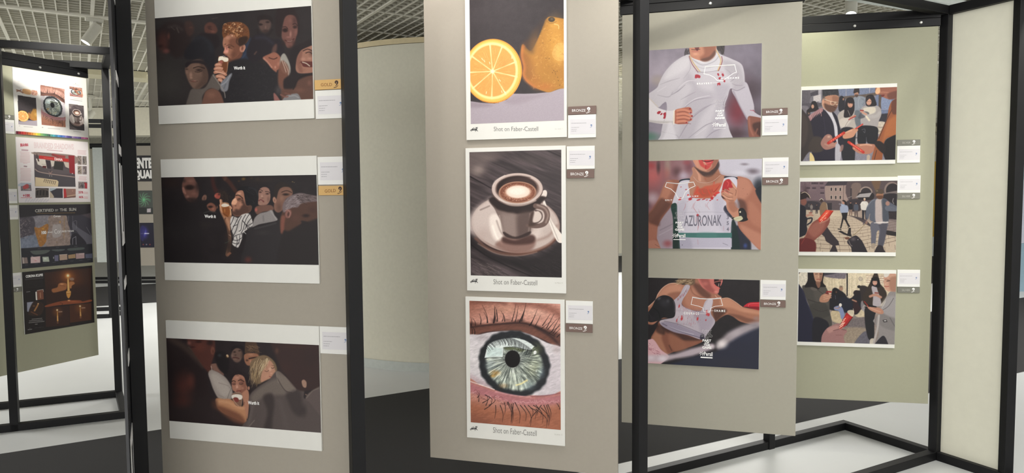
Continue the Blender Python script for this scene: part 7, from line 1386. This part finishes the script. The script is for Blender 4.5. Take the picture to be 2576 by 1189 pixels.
p = poster('cen', (1171.8, 371, 1424.7, 367.3, 1422, 738.6, 1174.1, 729.5), 'portrait drawing poster of a coffee cup on its saucer, middle of its board', GC)
p.print((1181.9, 380.8, 1413.6, 378.1, 1411.6, 698.2, 1183.2, 691.5), (900, 380, 2.973), art_coffee, gain=1.1, con=1.3)
castell(p, 1241.5, 714.2, 1351.5, 704.5, 717, 1193.2, 706, 'by Mena  E')
p = poster('cen', (1173, 744.5, 1420.7, 755.1, 1420.3, 1121.7, 1172.6, 1099), 'portrait drawing poster of a large green grey eye, lowest on its board', GC)
p.print((1182.8, 755.1, 1410.5, 764.9, 1409.7, 1080.9, 1182.4, 1060.9), (1165, 740, 3.049), art_eye, gain=1.1, con=1.2)
castell(p, 1240.8, 1087.5, 1350, 1082, 1096, 1192.5, 1076.5, 'by javier  E')

GP = 'landscape sports posters'
def slogan(p, px_, cx, y0, s, extra):
    """stacked slogan: thin outlined words above heavy ones, then the wordmark"""
    (x0, y_, sc) = px_
    for (w_, hw, ya, yb, b_, o_) in extra:
        X0 = x0 + (cx - hw) / sc; X1 = x0 + (cx + hw) / sc
        p.text(w_, X0, y_ + yb / sc, X1, y_ + ya / sc, M_whiteink, b_, name='slogan', outline=o_)
def burst(p, x, y, r):
    g = MB(); c_ = np.array(p.loc(x, y)); k = abs(p.loc(x + r, y)[0] - c_[0])
    for a in (20, 75, 130, 175, 230, 300, 345):
        d_ = np.array([math.cos(R(a)), math.sin(R(a))]); n_ = np.array([-d_[1], d_[0]])
        g.poly([tuple(c_ + d_ * k * .2 - n_ * k * .06), tuple(c_ + d_ * k - n_ * k * .13), tuple(c_ + d_ * k * 1.05 + n_ * k * .13), tuple(c_ + d_ * k * .2 + n_ * k * .06)], y=-p.th - .0006)
    g.build('burst_mark', M_whiteink, p.t)
CP1 = (1610, 100, 4.573); CP2 = (1610, 390, 4.756); CP3 = (1610, 690, 4.756)
def block(ys, hws, xs=0):
    out = []
    for w_, (a, b), h, bo, ol in zip(('EVERY', 'STAIN', 'SHOULD', 'BE', 'PART', 'OF', 'THE', 'GAME'), ys, hws, (0,) * 4 + (.045,) * 4, (.012,) * 4 + (0,) * 4):
        out.append((w_, h, a, b, bo, ol))
    return out
p = poster('per', (1623, 128.5, 1916, 107.6, 1915, 342.4, 1620.7, 353.8), 'poster of a footballer in a blood stained white shirt', GP, uw=.577)
p.print((1623, 128.5, 1916, 107.6, 1915, 342.4, 1620.7, 353.8), CP1, art_p1, full=True, gain=1.0, con=1.25)
slogan(p, CP1, 920, 0, 1, block([(690, 715), (720, 744), (748, 772), (776, 800), (806, 830), (834, 855), (860, 882), (886, 914)], [58, 48, 68, 22, 50, 27, 38, 56]))
def wm(p, c, x0, y0, x1, y1): p.text('Persil', c[0] + x0 / c[2], c[1] + y0 / c[2], c[0] + x1 / c[2], c[1] + y1 / c[2], M_whiteink, .02, name='wordmark', shear=0)
wm(p, CP1, 885, 1000, 986, 955); burst(p, 1610 + 858 / 4.573, 100 + 974 / 4.573, 6.2)
cl = lambda c, s_: ' '.join('%.2f %.2f' % (c[0] + a / c[2], c[1] + b / c[2]) for a, b in pts(s_))
p.line(cl(CP1, '752 312 1090 290 1110 375 1075 385 1010 430 950 472 890 470 850 430 800 405 735 392'), 1.5, M_whiteink, closed=True)
p.line(cl(CP1, '752 310 1090 288'), 2.4, M_whiteink)
p.line(cl(CP1, '832 497 905 493'), .7, M_whiteink); p.line(cl(CP1, '930 448 1005 442'), .7, M_whiteink)
def cap(p, c, t_, x0, y0, x1, y1, yr=None): p.text(t_, c[0] + x0 / c[2], c[1] + y0 / c[2], c[0] + x1 / c[2], c[1] + y1 / c[2], M_whiteink, .03, name='caption', y0r=None if yr is None else c[1] + yr / c[2])
cap(p, CP1, 'B R A V E R Y', 655, 516, 828, 489, 510); cap(p, CP1, 'S H A M E', 1010, 451, 1140, 426, 447)
p.bars([(1610 + 845 / 4.573, 1610 + 985 / 4.573, 100 + 1021 / 4.573)], M_whiteink, h=1.7, name='web_line')
p = poster('per', (1619.7, 406.2, 1916, 397.8, 1915.4, 626.6, 1618, 624.9), 'poster of a runner with a bloodied chin and a race bib', GP, uw=.577)
p.print((1619.7, 406.2, 1916, 397.8, 1915.4, 626.6, 1618, 624.9), CP2, art_p2, full=True, gain=1.0, con=1.18)
slogan(p, CP2, 475, 0, 1, block([(682, 705), (710, 734), (738, 762), (766, 790), (796, 818), (824, 845), (850, 872), (877, 903)], [54, 46, 70, 22, 50, 27, 38, 56]))
wm(p, CP2, 442, 984, 543, 940); burst(p, 1610 + 415 / 4.756, 390 + 962 / 4.756, 6)
p.line(cl(CP2, '318 330 450 338 640 320 660 368 600 395 540 445 512 515 455 515 425 455 370 405 300 378'), 1.5, M_whiteink, closed=True)
p.line(cl(CP2, '318 328 450 340 640 322'), 2.2, M_whiteink)
cap(p, CP2, 'G R I T', 300, 548, 385, 528); cap(p, CP2, 'S H A M E', 570, 500, 698, 482)
M_bib = mat('bib_grey_ink', 0x6e6a78, .6)
p.text('AZURONAK', 1610 + 528 / 4.756, 390 + 850 / 4.756, 1610 + 978 / 4.756, 390 + 714 / 4.756, M_bib, .012, name='bib_lettering', y0r=390 + 846 / 4.756, lift=.0005)
for d_, y_ in (('3', 720), ('5', 790), ('4', 862)):
    p.text(d_, 1610 + 1036 / 4.756, 390 + (y_ + 46) / 4.756, 1610 + 1064 / 4.756, 390 + y_ / 4.756, M_bib, .03, name='bib_lettering', lift=.0005)
p.bars([(1610 + 400 / 4.756, 1610 + 545 / 4.756, 390 + 1009 / 4.756)], M_whiteink, h=1.6, name='web_line')
p = poster('per', (1618.3, 698, 1910.2, 703.5, 1910.2, 927.4, 1621.3, 913.3), 'poster of a boxer in a stained white top throwing a punch', GP, uw=.577)
p.print((1618.3, 698, 1910.2, 703.5, 1910.2, 927.4, 1621.3, 913.3), CP3, art_p3, full=True, gain=1.0, con=1.18)
slogan(p, CP3, 800, 0, 1, block([(664, 688), (692, 716), (721, 746), (750, 770), (777, 801), (806, 827), (831, 854), (860, 886)], [58, 46, 68, 22, 52, 27, 38, 56]))
wm(p, CP3, 765, 972, 868, 928); burst(p, 1610 + 738 / 4.756, 690 + 945 / 4.756, 6)
p.line(cl(CP3, '630 275 800 296 965 282 990 370 900 380 850 398 832 450 765 446 755 400 700 378 610 358'), 1.3, M_whiteink, closed=True)
p.line(cl(CP3, '630 272 720 288 800 293 890 290 965 281'), 2.8, M_whiteink)
p.line(cl(CP3, '708 467 800 467'), .7, M_whiteink); p.line(cl(CP3, '800 434 880 434'), .7, M_whiteink)
cap(p, CP3, 'C O U R A G E', 525, 476, 705, 452); cap(p, CP3, 'S H A M E', 890, 446, 1020, 422)
p.bars([(1610 + 725 / 4.756, 1610 + 868 / 4.756, 690 + 993 / 4.756)], M_whiteink, h=1.7, name='web_line')

GF = 'landscape street posters'
def fp(x, y, c, s): return (c[0] + x / s, c[1] + y / s)
p = poster('far', (2017.4, 219.7, 2254.9, 207.4, 2254.5, 409.8, 2014.6, 416.9), 'street poster of a bespectacled man and others holding red wrappers', GF, uw=.594)
k = 5.404
p.print((2005 + 65 / k, 200 + 155 / k, 2005 + 1350 / k, 200 + 92 / k, 2005 + 1345 / k, 200 + 1082 / k, 2005 + 52 / k, 200 + 1116 / k), (2005, 200, k), art_f1, gain=.9, con=1.15)
p = poster('far', (2013, 449.4, 2255.8, 442, 2255.8, 642.9, 2010.3, 643.5), 'street poster of a cobbled square with a man walking a dog', GF, uw=.594)
p.print((2005 + 44 / k, 440 + 100 / k, 2005 + 1356 / k, 440 + 66 / k, 2005 + 1356 / k, 440 + 1046 / k, 2005 + 28 / k, 440 + 1046 / k), (2005, 440, k), art_f2, gain=.95, con=1.18)
p = poster('far', (2009.6, 677.2, 2253.1, 677.8, 2252.4, 874.6, 2006.8, 868.4), 'street poster of a waiting crowd looking down at wrappers, lowest on its board', GF, uw=.594)
p.print((2000 + 50 / k, 665 + 112 / k, 2000 + 1368 / k, 665 + 118 / k, 2000 + 1360 / k, 665 + 1082 / k, 2000 + 38 / k, 665 + 1050 / k), (2000, 665, k), art_f3, gain=.95, con=1.18)

GL = 'campaign board posters'
q1 = (31.8, 172.5, 218.4, 194.2, 221, 350, 38.8, 337)
p = poster('lf', q1, 'white campaign poster with fruit, eye and coffee pictures above a strip of colour swatches', GL)
p.print(q1, (0, 160, 6.257), art_lf1, full=True, gain=.95, step=.002)
q1 = (40.4, 347, 222, 354.6, 227, 507, 46.4, 510.5)
p = poster('lf', q1, 'pale pink campaign poster with red text and a shop street photograph', GL)
p.print(q1, (0, 340, 6.604), art_lf2, full=True, gain=1.05, step=.002)
M_red = mat('red_ink', 0xc0485a, .6); M_pink = mat('pink_outline_ink', 0xd9a3a8, .6)
lt = lambda t_, a, b, c_, d_, m_, bo=0, yr=None, nm='lettering', ol=0: p.text(t_, a / 6.604, 340 + b / 6.604, c_ / 6.604, 340 + d_ / 6.604, m_, bo, y0r=None if yr is None else 340 + yr / 6.604, name=nm, outline=ol)
lt('BRAHMA', 338, 190, 470, 130, M_red, .05, 182, 'wordmark')
lt('BRANDED SHADOWS', 568, 212, 1220, 150, M_pink, .0, 240, 'heading', .012)
lt('DIANA', 905, 415, 1040, 385, M_whiteink, .03, 428); lt('+100', 380, 1025, 495, 975, M_red, .05); lt('25%', 1302, 966, 1382, 926, M_red, .04); lt('46%', 1308, 1046, 1382, 1006, M_red, .04)
q1 = (48, 516, 229.5, 512, 232.7, 657, 53.9, 678.2)
p = poster('lf', q1, 'dark campaign poster with a painted street wall and stairs', GL)
p.print(q1, (0, 505, 6.427), art_lf3, full=True, gain=1.1, step=.002)
lt = lambda t_, a, b, c_, d_, m_, bo=0, yr=None, nm='lettering': p.text(t_, a / 6.427, 505 + b / 6.427, c_ / 6.427, 505 + d_ / 6.427, m_, bo, y0r=None if yr is None else 505 + yr / 6.427, name=nm)
M_g1 = mat('greyed_white_ink', 0xc9c6bf, .6)
lt('CERTIFIED', 567, 184, 868, 126, M_g1, .02, 172); lt('BY', 895, 168, 940, 134, M_g1, 0); lt('THE', 968, 168, 1078, 120, M_g1, .02, 164); lt('SUN', 1116, 163, 1228, 112, M_g1, .02, 160)
lt('100', 672, 540, 748, 482, M_whiteink, .06); lt('YEARS', 764, 520, 848, 494, M_whiteink, .02); lt('UNDER THE SUN', 990, 508, 1190, 470, M_whiteink, .02, 500); lt('Corona', 866, 264, 978, 228, M_whiteink, .03); lt('Cor', 880, 530, 985, 455, M_whiteink, .0)
q1 = (56.4, 685.7, 232.7, 665.6, 236.8, 807.6, 61.5, 844.4)
p = poster('lf', q1, 'dark brown campaign poster with a candle lit bottle neck', GL)
p.print(q1, (0, 655, 5.945), art_lf4, full=True, gain=1.1, step=.002)
p.text('CORONA ECLIPSE', 385 / 5.945, 655 + 258 / 5.945, 640 / 5.945, 655 + 193 / 5.945, M_whiteink, .05, y0r=655 + 232 / 5.945, name='heading')

# distant posters on the far board
fb = Plane(-6.4, 11.6, 0); pl['bg'] = fb
tg = thing('display_board', (-5.99, 11.6, ZB), 0, 'distant grey board carrying the black lettering poster', 'display board', 'display boards')
MB().box(-.41, .41, 0, BT, 0, z0 - ZB - .002).build('panel', M_board, tg)
def dposter(za, zb_, label, artf, crop):
    t_ = Sheet.__new__(Sheet); t_.b = fb; t_.q = fb; t_.th = .0085; t_.uc = .385; t_.zb = za; t_.r = (.04, .73, za, zb_)
    t_.t = thing('poster', fb.pt(.385, za), 0, label, 'poster', 'distant posters')
    MB().box(-.345, .345, -.0085, -.0006, 0, zb_ - za).build('backing_board', M_black, t_.t)
    if artf:
        c4 = [(.04, zb_), (.73, zb_), (.73, za), (.04, za)]
        make_print(t_.t, (.045, .725, za + .005, zb_ - .005), (.385, za), (c4, [tuple(proj(fb.pt(*c_))) for c_ in c4]), crop, artf, y=-.0088, step=.004)
    return t_
zz = lambda y: fb.uv(370, y)[1]
t_ = dposter(zz(456), zz(391), 'distant black poster with heavy white condensed lettering', None, None)
for w_, x0, y0, x1, y1 in (('CENTER', 326, 424, 396, 396), ('SQUARE', 330, 453, 398, 427)):
    t_.text(w_, x0, y0, x1, y1, M_whiteink, .06)
dposter(zz(538), zz(479), 'distant dark poster with a green tangle on it', art_d1, (230, 330, 2.53))
dposter(zz(622), zz(560), 'distant dark poster with a glowing blue shape', art_d2, (230, 330, 2.53))

# ------------------------------------------------------------------ caption cards and award plates
medal('left', (790.6, 201.4, 867.5, 197.9, 868.3, 222.8, 792.1, 225.8), 'GOLD', 'gold award plate fixed above the caption card of the curly haired man poster')
info_card('left', (791.9, 227.8, 868.6, 224.8, 870.5, 296.5, 794.6, 299), 'white caption card under the gold plate beside the curly haired man poster')
info_card('left', (798.3, 394.4, 874.3, 393, 875.6, 463.7, 800, 464.4), 'white caption card above the gold plate beside the striped shirt poster')
medal('left', (800.6, 468.4, 876.3, 465.4, 876.6, 487.9, 801.3, 493.3), 'GOLD', 'gold award plate fixed below the caption card of the striped shirt poster')
info_card('left', (804.6, 820.2, 881.8, 823.1, 881.8, 891.4, 805, 888.5), 'white caption card without award plate beside the smiling woman poster')
medal('cen', (1429, 267.4, 1500, 266, 1499.7, 286.8, 1429, 288), 'BRONZE', 'brown bronze plate above the caption card beside the orange poster')
info_card('cen', (1429, 288.9, 1499.5, 287.7, 1498.7, 345.4, 1428.8, 346.8), 'white caption card beside the orange poster')
info_card('cen', (1425.7, 367.6, 1496.7, 366.6, 1495.4, 425, 1425.7, 424.4), 'white caption card beside the coffee cup poster')
medal('cen', (1425.7, 426.3, 1494.7, 426.6, 1494, 448, 1425.7, 447.3), 'BRONZE', 'brown bronze plate below the caption card beside the coffee cup poster')
info_card('cen', (1423.3, 755.9, 1491.3, 757.4, 1491.3, 814.4, 1423.3, 812.1), 'white caption card beside the eye poster')
medal('cen', (1423.3, 813.8, 1490.5, 816.4, 1489.8, 838.2, 1423.3, 832.5), 'BRONZE', 'brown bronze plate below the caption card beside the eye poster')
medal('per', (1918.3, 272.7, 1981.7, 271, 1981.3, 288, 1917.2, 290.2), 'BRONZE', 'brown bronze plate above the caption card beside the footballer poster')
info_card('per', (1917.2, 291.2, 1981.3, 289, 1981.3, 338.8, 1917, 341), 'white caption card beside the footballer poster')
info_card('per', (1918.2, 396.7, 1983.8, 395.3, 1983.2, 445.3, 1918.2, 445.9), 'white caption card beside the runner poster')
medal('per', (1918.2, 447, 1983.2, 446.6, 1982.6, 464, 1918.2, 465), 'BRONZE', 'brown bronze plate below the caption card beside the runner poster')
info_card('per', (1912.8, 704.1, 1976.9, 704.5, 1976.9, 753.7, 1912.8, 753.1), 'white caption card beside the boxer poster')
medal('per', (1912.8, 754.5, 1976.5, 755.4, 1975.9, 773.5, 1912.8, 771.2), 'BRONZE', 'brown bronze plate below the caption card beside the boxer poster')
medal('far', (2258.2, 351.4, 2315.9, 350.8, 2314.8, 364.6, 2257.1, 365.8), 'SILVER', 'grey silver plate above the caption card beside the spectacled man poster')
info_card('far', (2257.1, 366.9, 2314.8, 365.5, 2314.5, 408.4, 2256.7, 409.5), 'white caption card beside the spectacled man poster')
info_card('far', (2257.8, 441.9, 2315.6, 440.9, 2315.6, 484.4, 2257.8, 485), 'white caption card beside the cobbled square poster')
medal('far', (2257.8, 486, 2315.2, 485.5, 2313.7, 499.6, 2257.8, 500.7), 'SILVER', 'grey silver plate below the caption card beside the cobbled square poster')
info_card('far', (2256.9, 678, 2314.6, 678, 2314.3, 720.9, 2257.3, 720.9), 'white caption card beside the waiting crowd poster')
medal('far', (2257.3, 722, 2314.2, 722, 2313.5, 736, 2258.2, 736), 'SILVER', 'grey silver plate below the caption card beside the waiting crowd poster')
medal('lf', (-6, 284.8, 35.5, 290.5, 35.9, 300.8, -5, 297.5), 'SILVER', 'grey silver plate above the caption card at the far left edge')
info_card('lf', (-5, 298.6, 35.6, 301.8, 36.8, 337.4, -4, 333.5), 'white caption card left of the campaign poster with the colour swatches')
info_card('lf', (3.8, 474.8, 42.7, 474.8, 44.4, 511.1, 5.3, 511), 'white caption card left of the pale pink campaign poster')
info_card('lf', (6.2, 516.7, 45.1, 515.1, 46.4, 550.9, 8.6, 552.9), 'white caption card left of the painted wall poster')
info_card('lf', (15.1, 688.6, 53.5, 684.4, 54.7, 719.8, 16.8, 724.3), 'white caption card left of the candle lit poster')
medal('lf', (16.8, 725.3, 54.7, 720.8, 54.7, 732, 17.3, 737.4), 'SILVER', 'grey silver plate below the caption card of the candle lit poster')
